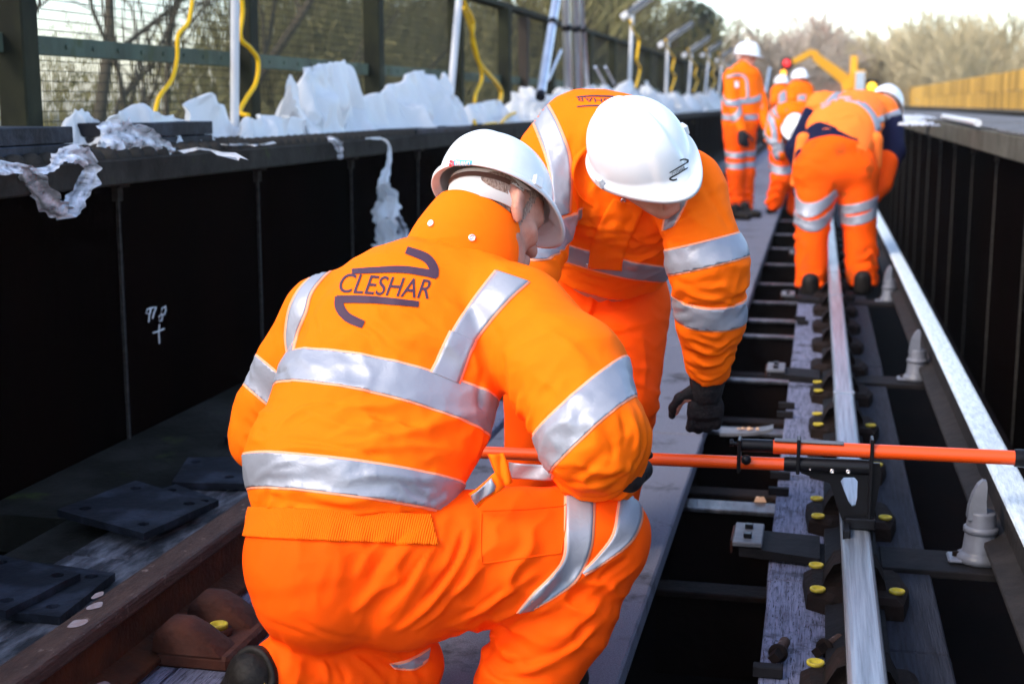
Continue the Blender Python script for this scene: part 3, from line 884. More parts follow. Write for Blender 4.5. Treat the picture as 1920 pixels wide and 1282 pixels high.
# mesh wires, one panel per bay (thin rods: horizontals every 76 mm, verticals every 12.7 mm like prison mesh)
for a, b in zip(PY[:-1], PY[1:]):
    if a > 30: break
    near = a < 10
    mb = MB()
    def rod(p0, p1, r):
        d = [(r, 0, 0), (0, r, r), (-r, 0, 0), (0, -r, -r)] if abs(p1[1] - p0[1]) < .001 else [(r, 0, 0), (0, 0, r), (-r, 0, 0), (0, 0, -r)]
        if abs(p1[1] - p0[1]) < .001:
            d = [(r, 0, 0), (0, r, 0), (-r, 0, 0), (0, -r, 0)]
        vs = [tuple(p0[i] + q[i] for i in range(3)) for q in d] + [tuple(p1[i] + q[i] for i in range(3)) for q in d]
        mb.add(vs, [(0, 1, 5, 4), (1, 2, 6, 5), (2, 3, 7, 6), (3, 0, 4, 7)])
    z = 1.0
    while z < 2.06:
        rod((0, a + .05, z), (0, b - .05, z), 0.0016 if near else .0022); z += 0.0375 if near else .076
    yy = a + .05; st = 0.0165 if near else 0.045
    while yy < b - .05:
        rod((0.004, yy, .98), (0.004, yy, 2.07), 0.0016 if near else .0022); yy += st
    o = mb.build('mesh_panel', M['wire'], fence, 'stuff', fix=False)
# ---------------------------------------------------------------- solid modelling of figures: blended limbs meshed into one surface
def rc(a, b, ra, rb=None, g=''):
    return ('rc', np.array(a, float), np.array(b, float), ra, ra if rb is None else rb, None, g)

def el(a, b, wa, da, wb, db, w, g=''):
    """limb of elliptical section: half widths wa->wb along w, half depths da->db across"""
    w = np.array(w, float)
    return ('el', np.array(a, float), np.array(b, float), (wa, da), (wb, db), w / np.linalg.norm(w), g)

def sdf_prim(p, X, Y, Z):
    kind, a, b, ra, rb, w, g = p
    d = b - a
    L2 = max(d @ d, 1e-9)
    px, py, pz = X - a[0], Y - a[1], Z - a[2]
    t = np.clip((px * d[0] + py * d[1] + pz * d[2]) / L2, 0, 1)
    qx, qy, qz = px - t * d[0], py - t * d[1], pz - t * d[2]
    if kind == 'rc':
        return np.sqrt(qx * qx + qy * qy + qz * qz) - (ra + t * (rb - ra))
    dw = qx * w[0] + qy * w[1] + qz * w[2]
    n2 = np.maximum(qx * qx + qy * qy + qz * qz - dw * dw, 0)
    rw = ra[0] + t * (rb[0] - ra[0])
    rd = ra[1] + t * (rb[1] - ra[1])
    k = np.sqrt((dw / rw) ** 2 + n2 / rd ** 2)
    return (k - 1) * np.minimum(rw, rd)

def prim_r(p):
    return max(np.max(p[3]), np.max(p[4]))

def surface(prims, h, k=0.03, cuts=()):
    """blend the limbs and mesh the zero surface (surface nets). cuts: (point, normal) half spaces removed"""
    lo = np.min([np.minimum(p[1], p[2]) - prim_r(p) for p in prims], 0) - 4 * h
    hi = np.max([np.maximum(p[1], p[2]) + prim_r(p) for p in prims], 0) + 4 * h
    n = np.ceil((hi - lo) / h).astype(int) + 1
    F = np.full(n, 0.5, np.float32)
    ax = [lo[i] + h * np.arange(n[i]) for i in range(3)]
    for p in prims:
        m = prim_r(p) + 2.0 * k + 3 * h
        i0 = np.maximum(((np.minimum(p[1], p[2]) - m - lo) / h).astype(int), 0)
        i1 = np.minimum(((np.maximum(p[1], p[2]) + m - lo) / h).astype(int) + 2, n)
        sl = tuple(slice(i0[i], i1[i]) for i in range(3))
        X = ax[0][sl[0]][:, None, None]; Y = ax[1][sl[1]][None, :, None]; Z = ax[2][sl[2]][None, None, :]
        d = sdf_prim(p, X, Y, Z).astype(np.float32)
        a = F[sl]
        hh = np.maximum(k - np.abs(a - d), 0) / k
        F[sl] = np.minimum(a, d) - hh * hh * k * 0.25
    for (c, nrm) in cuts:
        c = np.array(c, float); nrm = np.array(nrm, float); nrm /= np.linalg.norm(nrm)
        D = (ax[0] * nrm[0])[:, None, None] + (ax[1] * nrm[1])[None, :, None] + (ax[2] * nrm[2])[None, None, :] - c @ nrm
        F = np.maximum(F, D.astype(np.float32))
    return nets(F, lo, h)

def nets(F, lo, h):
    ins = F < 0
    c = np.zeros(np.array(F.shape) - 1, np.int8)
    sl = lambda d: tuple(slice(d[i], F.shape[i] - 1 + d[i]) for i in range(3))
    corners = [(i, j, k) for i in (0, 1) for j in (0, 1) for k in (0, 1)]
    for d in corners:
        c += ins[sl(d)]
    act = (c > 0) & (c < 8)
    idx = np.argwhere(act)
    vid = np.full(act.shape, -1, np.int64)
    vid[act] = np.arange(len(idx))
    acc = np.zeros((len(idx), 3)); cnt = np.zeros(len(idx))
    for d in corners:
        for axi in range(3):
            if d[axi] == 1:
                continue
            e = list(d); e[axi] = 1
            f0 = F[idx[:, 0] + d[0], idx[:, 1] + d[1], idx[:, 2] + d[2]]
            f1 = F[idx[:, 0] + e[0], idx[:, 1] + e[1], idx[:, 2] + e[2]]
            m = (f0 < 0) != (f1 < 0)
            t = np.where(m, f0 / np.where(m, f0 - f1, 1), 0)
            pt = np.tile(np.array(d, float), (len(idx), 1)); pt[:, axi] = t
            acc[m] += pt[m]; cnt[m] += 1
    V = lo + h * (idx + acc / cnt[:, None])
    Q = []
    for axi in range(3):
        a0 = [slice(None)] * 3; a1 = [slice(None)] * 3
        a0[axi] = slice(0, -1); a1[axi] = slice(1, None)
        s0, s1 = ins[tuple(a0)], ins[tuple(a1)]
        e = np.argwhere(s0 != s1)
        o1, o2 = [(1, 2), (2, 0), (0, 1)][axi]
        e = e[(e[:, o1] > 0) & (e[:, o2] > 0) & (e[:, o1] < act.shape[o1]) & (e[:, o2] < act.shape[o2])]
        def cell(u, v):
            q = e.copy(); q[:, o1] -= u; q[:, o2] -= v
            return vid[q[:, 0], q[:, 1], q[:, 2]]
        quad = np.stack([cell(1, 1), cell(0, 1), cell(0, 0), cell(1, 0)], 1)
        flip = ~s0[e[:, 0], e[:, 1], e[:, 2]]
        quad[flip] = quad[flip][:, ::-1]
        Q.append(quad)
    Q = np.concatenate(Q)
    return V, Q[(Q >= 0).all(1)]

def smooth_mesh(V, Q, it=2, lam=0.5):
    E = np.concatenate([Q[:, [0, 1]], Q[:, [1, 2]], Q[:, [2, 3]], Q[:, [3, 0]]])
    for _ in range(it):
        s = np.zeros_like(V); n = np.zeros(len(V))
        np.add.at(s, E[:, 0], V[E[:, 1]]); np.add.at(n, E[:, 0], 1)
        np.add.at(s, E[:, 1], V[E[:, 0]]); np.add.at(n, E[:, 1], 1)
        V = V + lam * (s / np.maximum(n, 1)[:, None] - V)
    return V

def normals(V, Q):
    fn = np.cross(V[Q[:, 2]] - V[Q[:, 0]], V[Q[:, 3]] - V[Q[:, 1]])
    N = np.zeros_like(V)
    for i in range(4):
        np.add.at(N, Q[:, i], fn)
    return N / np.maximum(np.linalg.norm(N, axis=1), 1e-12)[:, None]

class Skin:
    """a garment or body surface that can be measured, creased and taped"""
    def __init__(s, prims, h, k=0.03, it=2, cuts=()):
        s.prims = prims
        s.V, s.Q = surface(prims, h, k, cuts)
        s.V = smooth_mesh(s.V, s.Q, it)
        s.bvh = None
    def tree(s):
        if s.bvh is None:
            s.bvh = BVHTree.FromPolygons([tuple(v) for v in s.V], [tuple(q) for q in s.Q.tolist()])
        return s.bvh
    def hit(s, px, py):
        d = Vector(ray(px, py)).normalized()
        r = s.tree().ray_cast(Vector(EYE), d)
        if r[0] is None:
            r = s.tree().find_nearest(Vector(EYE) + d * float(np.dot(s.V.mean(0) - EYE, np.array(d))))
        return np.array(r[0]), np.array(r[1])
    def creases(s, lines):
        """lines: (pixels, width m, height m): ridge (>0) or crease (<0) running over the surface"""
        N = normals(s.V, s.Q)
        D = np.zeros(len(s.V))
        for px, w, hgt in lines:
            P = np.array([s.hit(x, y)[0] for x, y in px])
            # rounder line
            T = np.linspace(0, len(P) - 1, (len(P) - 1) * 6 + 1)
            if len(P) > 2:
                P2 = []
                for t in T:
                    i = min(int(t), len(P) - 2); u = t - i
                    p0, p1, p2, p3 = P[max(i - 1, 0)], P[i], P[i + 1], P[min(i + 2, len(P) - 1)]
                    P2.append(0.5 * (2 * p1 + (p2 - p0) * u + (2 * p0 - 5 * p1 + 4 * p2 - p3) * u * u + (3 * p1 - p0 - 3 * p2 + p3) * u ** 3))
                P = np.array(P2)
            lo, hi = P.min(0) - 3.5 * w, P.max(0) + 3.5 * w
            sel = np.where(((s.V > lo) & (s.V < hi)).all(1))[0]
            if not len(sel):
                continue
            best = np.full(len(sel), 9.0); bt = np.zeros(len(sel)); m = len(P) - 1
            X = s.V[sel]
            for i in range(m):
                a, d = P[i], P[i + 1] - P[i]
                t = np.clip(((X - a) @ d) / max(d @ d, 1e-12), 0, 1)
                q = np.linalg.norm(X - a - t[:, None] * d, axis=1)
                c = q < best
                best[c] = q[c]; bt[c] = (i + t[c]) / m
            tap = np.clip(np.minimum(bt, 1 - bt) * 4, 0.0, 1) ** 0.7
            D[sel] += hgt * 1.25 * tap * (np.exp(-(best / (w * .8)) ** 1.25) - 0.45 * np.exp(-(best / (2.1 * w)) ** 2))
        s.V = s.V + N * D[:, None]
        s.bvh = None
    def crumple(s, amp, scale, seed=0.0, stretch=(1, 1, 1), region=None):
        """irregular sharp little folds all over"""
        N = normals(s.V, s.Q)
        st = Vector(stretch)
        off = Vector((seed * 7.1, seed * 3.3, seed * 1.7))
        D = np.empty(len(s.V))
        for i, v in enumerate(s.V):
            q = Vector((v[0] * st.x, v[1] * st.y, v[2] * st.z)) * scale + off
            a = mnoise.noise(q)
            b = mnoise.noise(q * 2.1 + Vector((5, 1, 2)))
            D[i] = (1 - 2.2 * abs(a)) * 0.7 + 0.3 * b
        if region is not None:
            D = D * region(s.V)
        s.V = s.V + N * (amp * D)[:, None]
        s.bvh = None
    def folds(s, axis, wl, amp, mask, seed=0, warp=0.9, cover=0.0):
        """irregular gathers running across axis: sharp crests, broad hollows, each of finite length"""
        axis = unit(axis)
        N = normals(s.V, s.Q)
        w = mask(s.V)
        sel = np.where(w > .02)[0]
        D = np.zeros(len(s.V))
        o1, o2 = Vector((seed * 3.1, seed * 1.7, seed * 5.3)), Vector((seed * 1.1 + 9, seed * 2.3, seed * 4.7))
        for i in sel:
            v = Vector(s.V[i])
            q = v.dot(Vector(axis)) / wl + warp * mnoise.noise(v * (.45 / wl) + o1) + .35 * mnoise.noise(v * (1.3 / wl) + o2)
            c = abs((q % 1.0) * 2 - 1)                      # 0 in the middle of a fold
            ln = mnoise.noise(v * (.30 / wl) + o2) * 1.6 + .45 + cover
            ln = min(1.0, max(0.0, ln))
            D[i] = amp * ln * ((1 - c) ** 1.6 * 1.5 - .45)
        s.V = s.V + N * (D * w)[:, None]
        s.bvh = None
    def relax(s, it=1, lam=.35):
        s.V = smooth_mesh(s.V, s.Q, it, lam); s.bvh = None
    def groups(s):
        best = np.full(len(s.V), 9.0); lab = np.zeros(len(s.V), int)
        names = []
        for p in s.prims:
            if p[6] not in names:
                names.append(p[6])
            d = sdf_prim(p, s.V[:, 0], s.V[:, 1], s.V[:, 2])
            c = d < best
            best[c] = d[c]; lab[c] = names.index(p[6])
        return names, lab
    def mesh(s, name, m, smooth=True):
        me = bpy.data.meshes.new(name)
        me.from_pydata(s.V.tolist(), [], s.Q.tolist())
        me.polygons.foreach_set('use_smooth', [smooth] * len(me.polygons))
        me.materials.append(m)
        me.update()
        return me
    def band(s, pts, width, groups=None, off=0.0022, clip=(), thick=0.0016, keep=None):
        """a strip of the surface between two parallel planes, lifted off it: tape sewn round the garment.
        pts: three surface points on the centre line; clip: (point, normal) planes whose far side is dropped"""
        a, b, c = [np.array(p) for p in pts]
        n = np.cross(b - a, c - a); n /= np.linalg.norm(n)
        N = normals(s.V, s.Q)
        sel = np.abs((s.V - a) @ n) < width / 2 + 0.03
        if groups is not None:
            names, lab = s.groups()
            ok = np.isin(lab, [names.index(g) for g in groups if g in names])
            sel &= ok
        if keep is not None:
            sel &= keep(s.V)
        fm = sel[s.Q].all(1)
        Q = s.Q[fm]
        if not len(Q):
            return None
        u = np.unique(Q); mp = np.full(len(s.V), -1); mp[u] = np.arange(len(u))
        V = s.V[u] + N[u] * off
        bm = bmesh.new()
        vs = [bm.verts.new(v) for v in V.tolist()]
        for q in mp[Q].tolist():
            try:
                bm.faces.new([vs[i] for i in q])
            except ValueError:
                pass
        W2 = width / 2
        for sg in (1, -1):
            co = a + n * sg * W2
            g = bm.verts[:] + bm.edges[:] + bm.faces[:]
            bmesh.ops.bisect_plane(bm, geom=g, plane_co=co, plane_no=n * sg, clear_outer=True, dist=1e-6)
        for (co, no) in clip:
            g = bm.verts[:] + bm.edges[:] + bm.faces[:]
            bmesh.ops.bisect_plane(bm, geom=g, plane_co=co, plane_no=no, clear_outer=True, dist=1e-6)
        if not bm.faces:
            bm.free(); return None
        # thin edge all round so that the tape has thickness
        ret = bmesh.ops.extrude_edge_only(bm, edges=[e for e in bm.edges if e.is_boundary])
        bm.normal_update()
        tr = s.tree()
        for v in [x for x in ret['geom'] if isinstance(x, bmesh.types.BMVert)]:
            near = tr.find_nearest(v.co)
            if near[0] is not None:
                v.co = near[0] - near[1] * 0.001
        me = bpy.data.meshes.new('reflective_tape')
        bm.to_mesh(me); bm.free()
        me.polygons.foreach_set('use_smooth', [True] * len(me.polygons))
        return me

def ribbon(skin, ea, eb, off=0.003, n=48, m=8):
    """tape laid over a surface between two edge lines measured in the photograph"""
    def line(P):
        P = np.array(P, float); K = len(P) - 1; out = []
        for t in np.linspace(0, K, n + 1):
            i = min(int(t), K - 1); u = t - i
            p0, p1, p2, p3 = P[max(i - 1, 0)], P[i], P[i + 1], P[min(i + 2, K)]
            out.append(0.5 * (2 * p1 + (p2 - p0) * u + (2 * p0 - 5 * p1 + 4 * p2 - p3) * u * u + (3 * p1 - p0 - 3 * p2 + p3) * u ** 3))
        return np.array(out)
    A, B = line(ea), line(eb)
    vs, miss = [], set()
    for i in range(n + 1):
        for j in range(m + 1):
            q = A[i] + (B[i] - A[i]) * j / m
            dq = Vector(ray(*q)).normalized()
            if skin.tree().ray_cast(Vector(EYE), dq)[0] is None:
                miss.add(len(vs))
            h, nn = skin.hit(*q)
            if nn @ ray(*q) > 0:
                nn = -nn
            vs.append(h + nn * off)
    fs = [(i * (m + 1) + j, i * (m + 1) + j + 1, (i + 1) * (m + 1) + j + 1, (i + 1) * (m + 1) + j) for i in range(n) for j in range(m)]
    bm = bmesh.new()
    bv = [bm.verts.new(v) for v in vs]
    for q in fs:
        if miss.intersection(q):
            continue
        P = [np.array(bv[i].co) for i in q]
        if np.linalg.norm(np.cross(P[2] - P[0], P[3] - P[1])) < 1e-7 or max(np.linalg.norm(P[i] - P[i - 1]) for i in range(4)) > .06:
            continue
        bm.faces.new([bv[i] for i in q])
    bmesh.ops.delete(bm, geom=[v for v in bm.verts if not v.link_faces], context='VERTS')
    ret = bmesh.ops.extrude_edge_only(bm, edges=[e for e in bm.edges if e.is_boundary])
    tr = skin.tree()
    for v in [x for x in ret['geom'] if isinstance(x, bmesh.types.BMVert)]:
        near = tr.find_nearest(v.co)
        v.co = near[0] - near[1] * .001
    me = bpy.data.meshes.new('reflective_tape')
    bm.to_mesh(me); bm.free()
    me.polygons.foreach_set('use_smooth', [True] * len(me.polygons))
    return me

def unit(v):
    v = np.array(v, float)
    return v / np.linalg.norm(v)

def part(name, me, root, m=None, sub=None, label=None):
    if me is None:
        return None
    if m is not None:
        me.materials.append(m)
    o = bpy.data.objects.new(name, me)
    C.objects.link(o)
    o.parent = sub or root
    o.matrix_parent_inverse = Matrix.Translation(-root.location)
    if label:
        o['label'] = label
    return o

def subpart(name, me, par, m=None):
    """child of a part whose own matrix is the identity in the world"""
    if me is None:
        return None
    if m is not None:
        me.materials.append(m)
    o = bpy.data.objects.new(name, me)
    C.objects.link(o)
    o.parent = par
    return o

def mbpart(name, mb, root, m, sub=None):
    me = mb.mesh(name, m)
    bm = bmesh.new(); bm.from_mesh(me); bmesh.ops.recalc_face_normals(bm, faces=bm.faces[:]); bm.to_mesh(me); bm.free()
    return subpart(name, me, sub) if sub else part(name, me, root)

def head_prims(c, f, u, s=1.0, neck=None, nr=0.06):
    """head at c (between the ears) facing f, crown towards u"""
    f = unit(f); u = unit(np.array(u) - f * np.dot(u, f)); r = np.cross(f, u)
    P = lambda x, y, z: np.array(c) + s * (x * r + y * f + z * u)
    pr = [el(P(0, -.022, .035), P(0, .025, .038), .077 * s, .088 * s, .073 * s, .082 * s, r),
          el(P(0, .030, -.02), P(0, .040, -.085), .064 * s, .058 * s, .045 * s, .040 * s, r),
          rc(P(-.045, .01, -.06), P(-.02, .065, -.100), .024 * s, .022 * s), rc(P(.045, .01, -.06), P(.02, .065, -.100), .024 * s, .022 * s),
          rc(P(-.012, .076, -.104), P(.012, .076, -.104), .020 * s),
          rc(P(0, .092, .012), P(0, .112, -.030), .011 * s, .016 * s),
          rc(P(-.012, .098, -.033), P(.012, .098, -.033), .010 * s),
          rc(P(-.045, .078, .022), P(.045, .078, .022), .014 * s),
          rc(P(-.018, .092, -.064), P(.018, .092, -.064), .009 * s), rc(P(-.015, .090, -.077), P(.015, .090, -.077), .009 * s),
          rc(P(-.050, .055, -.022), P(-.040, .068, -.030), .020 * s), rc(P(.050, .055, -.022), P(.040, .068, -.030), .020 * s)]
    for sx in (-1, 1):
        pr += [rc(P(sx * .078, -.006, .022), P(sx * .086, -.020, .020), .010 * s, .008 * s), rc(P(sx * .086, -.020, .020), P(sx * .085, -.018, -.012), .008 * s, .008 * s),
               rc(P(sx * .085, -.018, -.012), P(sx * .078, -.002, -.032), .008 * s, .009 * s), rc(P(sx * .076, -.004, .0), P(sx * .080, -.008, -.02), .010 * s)]
    if neck is not None:
        pr.append(rc(P(0, -.025, -.055), neck, nr * s, nr * 1.1 * s))
    return pr, P, (r, f, u)

def hand_prims(w, d, side, n, s=1.0, curl=0.5, r0=0.009, g=''):
    """hand from wrist w pointing along d; side = towards the thumb, n = back of the hand"""
    d = unit(d); side = unit(np.array(side) - d * np.dot(side, d)); n = np.cross(side, d) if n is None else unit(np.array(n) - d * np.dot(n, d))
    w = np.array(w, float)
    pr = [el(w, w + d * .085 * s, .030 * s, .018 * s, .042 * s, .016 * s, side, g)]
    for i, (o, L) in enumerate(((.031, .072), (.011, .080), (-.010, .074), (-.030, .058))):
        a = w + d * .085 * s + side * o * s
        b = a + (d * cos(curl * .5) - n * sin(curl * .5)) * L * .45 * s
        c = b + (d * cos(curl * 1.4) - n * sin(curl * 1.4)) * L * .32 * s
        e = c + (d * cos(curl * 2.2) - n * sin(curl * 2.2)) * L * .26 * s
        pr += [rc(a - d * .02 * s, b, r0 * 1.08 * s, r0 * s, g), rc(b, c, r0 * s, r0 * .95 * s, g), rc(c, e, r0 * .95 * s, r0 * .8 * s, g)]
    a = w + d * .025 * s + side * .028 * s
    b = a + (d * .55 + side * .75 - n * .2) * .045 * s
    c = b + (d * .85 + side * .35 - n * .35) * .034 * s
    e = c + (d * .95 + side * .05 - n * .35) * .026 * s
    pr += [rc(a, b, .016 * s, .012 * s, g), rc(b, c, .012 * s, .011 * s, g), rc(c, e, .011 * s, .009 * s, g)]
    return pr

def hard_hat(root, c, f, u, s=1.0, name='hard_hat', ridge=True, detail=True, lining=True):
    """safety helmet: dome with raised ridge, gutter rim, peak; c = centre of the rim plane"""
    f = unit(f); u = unit(np.array(u) - f * np.dot(u, f)); r = np.cross(f, u)
    Mx = frame(c, r * s, f * s, u * s)
    NA, NE = (144, 40) if detail else (28, 9)
    A = [2 * pi * i / NA for i in range(NA)]
    vs, fs = [], []
    rings = []
    def plan(a):                       # rim radius at azimuth a (0 = right, 90deg = front)
        x, y = cos(a), sin(a)
        return 0.113 * abs(x) ** 1.0, 0.142 * y
    for j in range(NE + 1):
        e = j / NE * pi / 2
        ring = []
        for a in A:
            x, y = 0.113 * cos(a), 0.140 * sin(a)
            k = cos(e) ** 0.80
            z = 0.124 * sin(e) ** 0.92
            px, py = x * k, y * k - 0.006 * sin(e)
            if ridge:
                # raised central ridge from front to back and two side shoulders
                w = abs(px)
                rz = 0.011 * (1 / (1 + math.exp((w - 0.028) / 0.0022))) * min(1, sin(e) * 1.6) * (0.35 + 0.65 * min(1, max(0, (py + .11) / .12)))
                z += rz
                if py > 0.03:
                    # pointed front panel
                    pw = 0.040 * (1 - .25 * z / .14)
                    py += 0.009 * (1 / (1 + math.exp((w - pw) / 0.0022))) * cos(e) ** .5 * min(1, (py - .03) / .05)
            ring.append((px, py, z))
        rings.append(ring)
    # rim: gutter below and outside the dome, long peak in front
    def rim(a, out, z):
        x, y = cos(a), sin(a)
        pk = max(0.0, y) ** 2.2
        ex = out * (1 + 3.9 * pk)
        return ((0.113 + out * (1 - .25 * pk)) * x * (1 + 0.10 * pk * 0), (0.140 * y + (ex * y if y > 0 else out * y)), z - 0.016 * pk - 0.004 * (1 - abs(y)))
    low = [[rim(a, 0.004, -0.004) for a in A], [rim(a, 0.0105, -0.007) for a in A], [rim(a, 0.0125, -0.011) for a in A], [rim(a, 0.0125, -0.020) for a in A], [rim(a, 0.0095, -0.0215) for a in A],
           [rim(a, 0.0085, -0.012) for a in A]]
    allr = low[::-1] + rings
    for ring in allr:
        vs += ring
    m = len(allr)
    for j in range(m - 1):
        for i in range(NA):
            i2 = (i + 1) % NA
            fs.append((j * NA + i, j * NA + i2, (j + 1) * NA + i2, (j + 1) * NA + i))
    # inside shell
    base = len(vs)
    inn = [[(x * .96, y * .965, z * .96 - 0.012) for x, y, z in ring] for ring in rings]
    inn[0] = [(x * .965, y * .97, -0.011) for x, y, z in rings[0]]
    for ring in inn:
        vs += ring
    for j in range(len(inn) - 1):
        for i in range(NA):
            i2 = (i + 1) % NA
            fs.append((base + j * NA + i, base + (j + 1) * NA + i, base + (j + 1) * NA + i2, base + j * NA + i2))
    for i in range(NA):
        i2 = (i + 1) % NA
        fs.append((i, base + i, base + i2, i2))
    mb = MB(); mb.add(vs, fs, True, Mx)
    o = mbpart(name, mb, root, M['hat'])
    for p in o.data.polygons:
        pass
    if detail:
        # side clips on the rim, harness inside
        for sx in (-1, 1):
            k = MB(); k.bbox(-.006, .006, -.012, .012, -.014, .012, .002, Mx @ Matrix.Translation((sx * .1235, 0.012, -0.004)))
            mbpart('side_clip', k, root, M['hat'], o)
    if lining:
        k = MB()
        ring = [(0.088 * cos(a), 0.108 * sin(a) - .004) for a in A]
        n = NA
        vs2 = [(x, y, -0.004) for x, y in ring] + [(x * .985, y * .985, -0.010 - 0.062 * min(1, max(0, (-y + .012) / .022))) for x, y in ring] + [(x * .965, y * .965, -0.004) for x, y in ring] + [(x * .95, y * .95, -0.010 - 0.062 * min(1, max(0, (-y + .012) / .022))) for x, y in ring]
        fs2 = []
        for i in range(n):
            i2 = (i + 1) % n
            fs2 += [(i, i2, n + i2, n + i), (2 * n + i, 3 * n + i, 3 * n + i2, 2 * n + i2), (n + i, n + i2, 3 * n + i2, 3 * n + i)]
        k.add(vs2, fs2, True, Mx)
        mbpart('headband', k, root, M['hat_in'], o)
        if detail:
            k = MB(); sel = [a for a in A if sin(a) < -.25]
            vs3 = [(0.0905 * cos(a), 0.1105 * sin(a) - .004, z) for z in (-.014, -.026) for a in sel]
            m3 = len(sel)
            k.add(vs3, [(i, i + 1, m3 + i + 1, m3 + i) for i in range(m3 - 1)], True, Mx)
            mbpart('sweatband', k, root, M['strap'], o)
    return o, Mx

def ring_loft(rings, closed_u=True):
    """rings of equal point counts -> MB surface (smooth)"""
    n = len(rings[0]); mb = MB()
    vs = [p for r_ in rings for p in r_]
    fs = []
    for j in range(len(rings) - 1):
        for i in range(n if closed_u else n - 1):
            i2 = (i + 1) % n
            fs.append((j * n + i, j * n + i2, (j + 1) * n + i2, (j + 1) * n + i))
    return mb.add(vs, fs, True)

def oval(c, a, b, n=40, wob=0.0, seed=0):
    c, a, b = np.array(c), np.array(a), np.array(b)
    return [tuple(c + a * cos(t) * (1 + wob * sin(3 * t + seed)) + b * sin(t) * (1 + wob * cos(2 * t + seed))) for t in np.linspace(0, 2 * pi, n, endpoint=False)]

def solid(mb_or_me, t, m, name, root, sub=None, levels=0):
    me = mb_or_me.mesh(name, m) if isinstance(mb_or_me, MB) else mb_or_me
    bm = bmesh.new(); bm.from_mesh(me)
    bmesh.ops.recalc_face_normals(bm, faces=bm.faces[:])
    bmesh.ops.solidify(bm, geom=bm.faces[:], thickness=t)
    bm.to_mesh(me); bm.free()
    me.polygons.foreach_set('use_smooth', [True] * len(me.polygons))
    o = subpart(name, me, sub) if sub else part(name, me, root)
    return o

def project_shape(verts2, faces, Mx, tree, off, dirv):
    """carry a flat shape (u,v) through Mx then along dirv on to a surface"""
    out = []
    d = Vector(dirv).normalized()
    for u, v in verts2:
        p = Mx @ Vector((u, v, 0))
        hit = tree.ray_cast(p - d * 0.3, d)
        out.append(tuple((hit[0] - d * off) if hit[0] is not None else p))
    return out

def text_shape(txt, shear=0.0, size=1.0, offset=0.0, cut=0.05):
    cu = bpy.data.curves.new('txt', 'FONT')
    cu.body = txt; cu.size = size; cu.shear = shear; cu.offset = offset
    cu.resolution_u = 6
    cu.align_x = 'CENTER'; cu.align_y = 'CENTER'
    ob = bpy.data.objects.new('txt', cu)
    C.objects.link(ob)
    dg = bpy.context.evaluated_depsgraph_get()
    me = bpy.data.meshes.new_from_object(ob.evaluated_get(dg))
    bpy.data.objects.remove(ob)
    bm = bmesh.new(); bm.from_mesh(me)
    bmesh.ops.triangulate(bm, faces=bm.faces[:])
    for _ in range(3):
        es = [e for e in bm.edges if e.calc_length() > cut * size]
        if not es: break
        bmesh.ops.subdivide_edges(bm, edges=es, cuts=1)
        bmesh.ops.triangulate(bm, faces=bm.faces[:])
    bm.verts.index_update()
    vs = [(v.co.x, v.co.y) for v in bm.verts]; fs = [[v.index for v in f.verts] for f in bm.faces]
    bm.free(); bpy.data.meshes.remove(me)
    return vs, fs

def stroke_shape(path, widths, n=10):
    """flat ribbon along a smooth path: [(x,y)...] and half widths"""
    P = np.array(path, float); K = len(P) - 1
    pts, ws = [], []
    for i in range(K):
        for j in range(n):
            u = j / n
            p0, p1, p2, p3 = P[max(i - 1, 0)], P[i], P[i + 1], P[min(i + 2, K)]
            pts.append(0.5 * (2 * p1 + (p2 - p0) * u + (2 * p0 - 5 * p1 + 4 * p2 - p3) * u * u + (3 * p1 - p0 - 3 * p2 + p3) * u ** 3))
            ws.append(widths[i] * (1 - u) + widths[i + 1] * u)
    pts.append(P[-1]); ws.append(widths[-1])
    vs, fs = [], []
    for i, p in enumerate(pts):
        t = unit(pts[min(i + 1, len(pts) - 1)] - pts[max(i - 1, 0)]); nn = np.array([-t[1], t[0]])
        vs += [tuple(p + nn * ws[i]), tuple(p), tuple(p - nn * ws[i])]
    for i in range(len(pts) - 1):
        for k in (0, 1):
            fs.append((3 * i + k, 3 * i + k + 1, 3 * i + 4 + k, 3 * i + 3 + k))
    return vs, fs
# ---------------------------------------------------------------- people
def root_at(p):
    return (float(p[0]), float(p[1]), 0.0)

def pixel_print(name, shapes, skin_tree, root, m, sub=None, off=0.0016):
    """flat print laid on a surface; shapes: [(verts in photo pixels, faces)]"""
    mb = MB()
    for vs, fs in shapes:
        out, ok = [], []
        for x, y in vs:
            d = Vector(ray(x, y)).normalized()
            h = skin_tree.ray_cast(Vector(EYE), d)
            if h[0] is None:
                h = skin_tree.find_nearest(Vector(EYE) + d * 3); 
            n = h[1] if h[1].dot(d) < 0 else -h[1]
            out.append(tuple(h[0] + n * off))
        mb.add(out, fs, True)
    me = mb.mesh(name, m)
    return subpart(name, me, sub) if sub else part(name, me, root)

def affine(vs, c, ex, ey):
    return [(c[0] + u * ex[0] + v * ey[0], c[1] + u * ex[1] + v * ey[1]) for u, v in vs]

def near(p, r):
    p = np.array(p)
    return lambda V: np.exp(-((V - p) ** 2).sum(1) / r ** 2)

def seg_mask(a, b, r):
    a, b = np.array(a), np.array(b); d = b - a
    def f(V):
        t = np.clip(((V - a) @ d) / (d @ d), 0, 1)
        return np.exp(-((V - a - t[:, None] * d) ** 2).sum(1) / r ** 2)
    return f

def widen(ea, eb, px=4.5):
    A_, B_ = np.array(ea, float), np.array(eb, float)
    d = (A_ - B_); L_ = np.maximum(np.linalg.norm(d, axis=1), 1)[:, None]
    return (A_ + d / L_ * px).tolist(), (B_ - d / L_ * px).tolist()

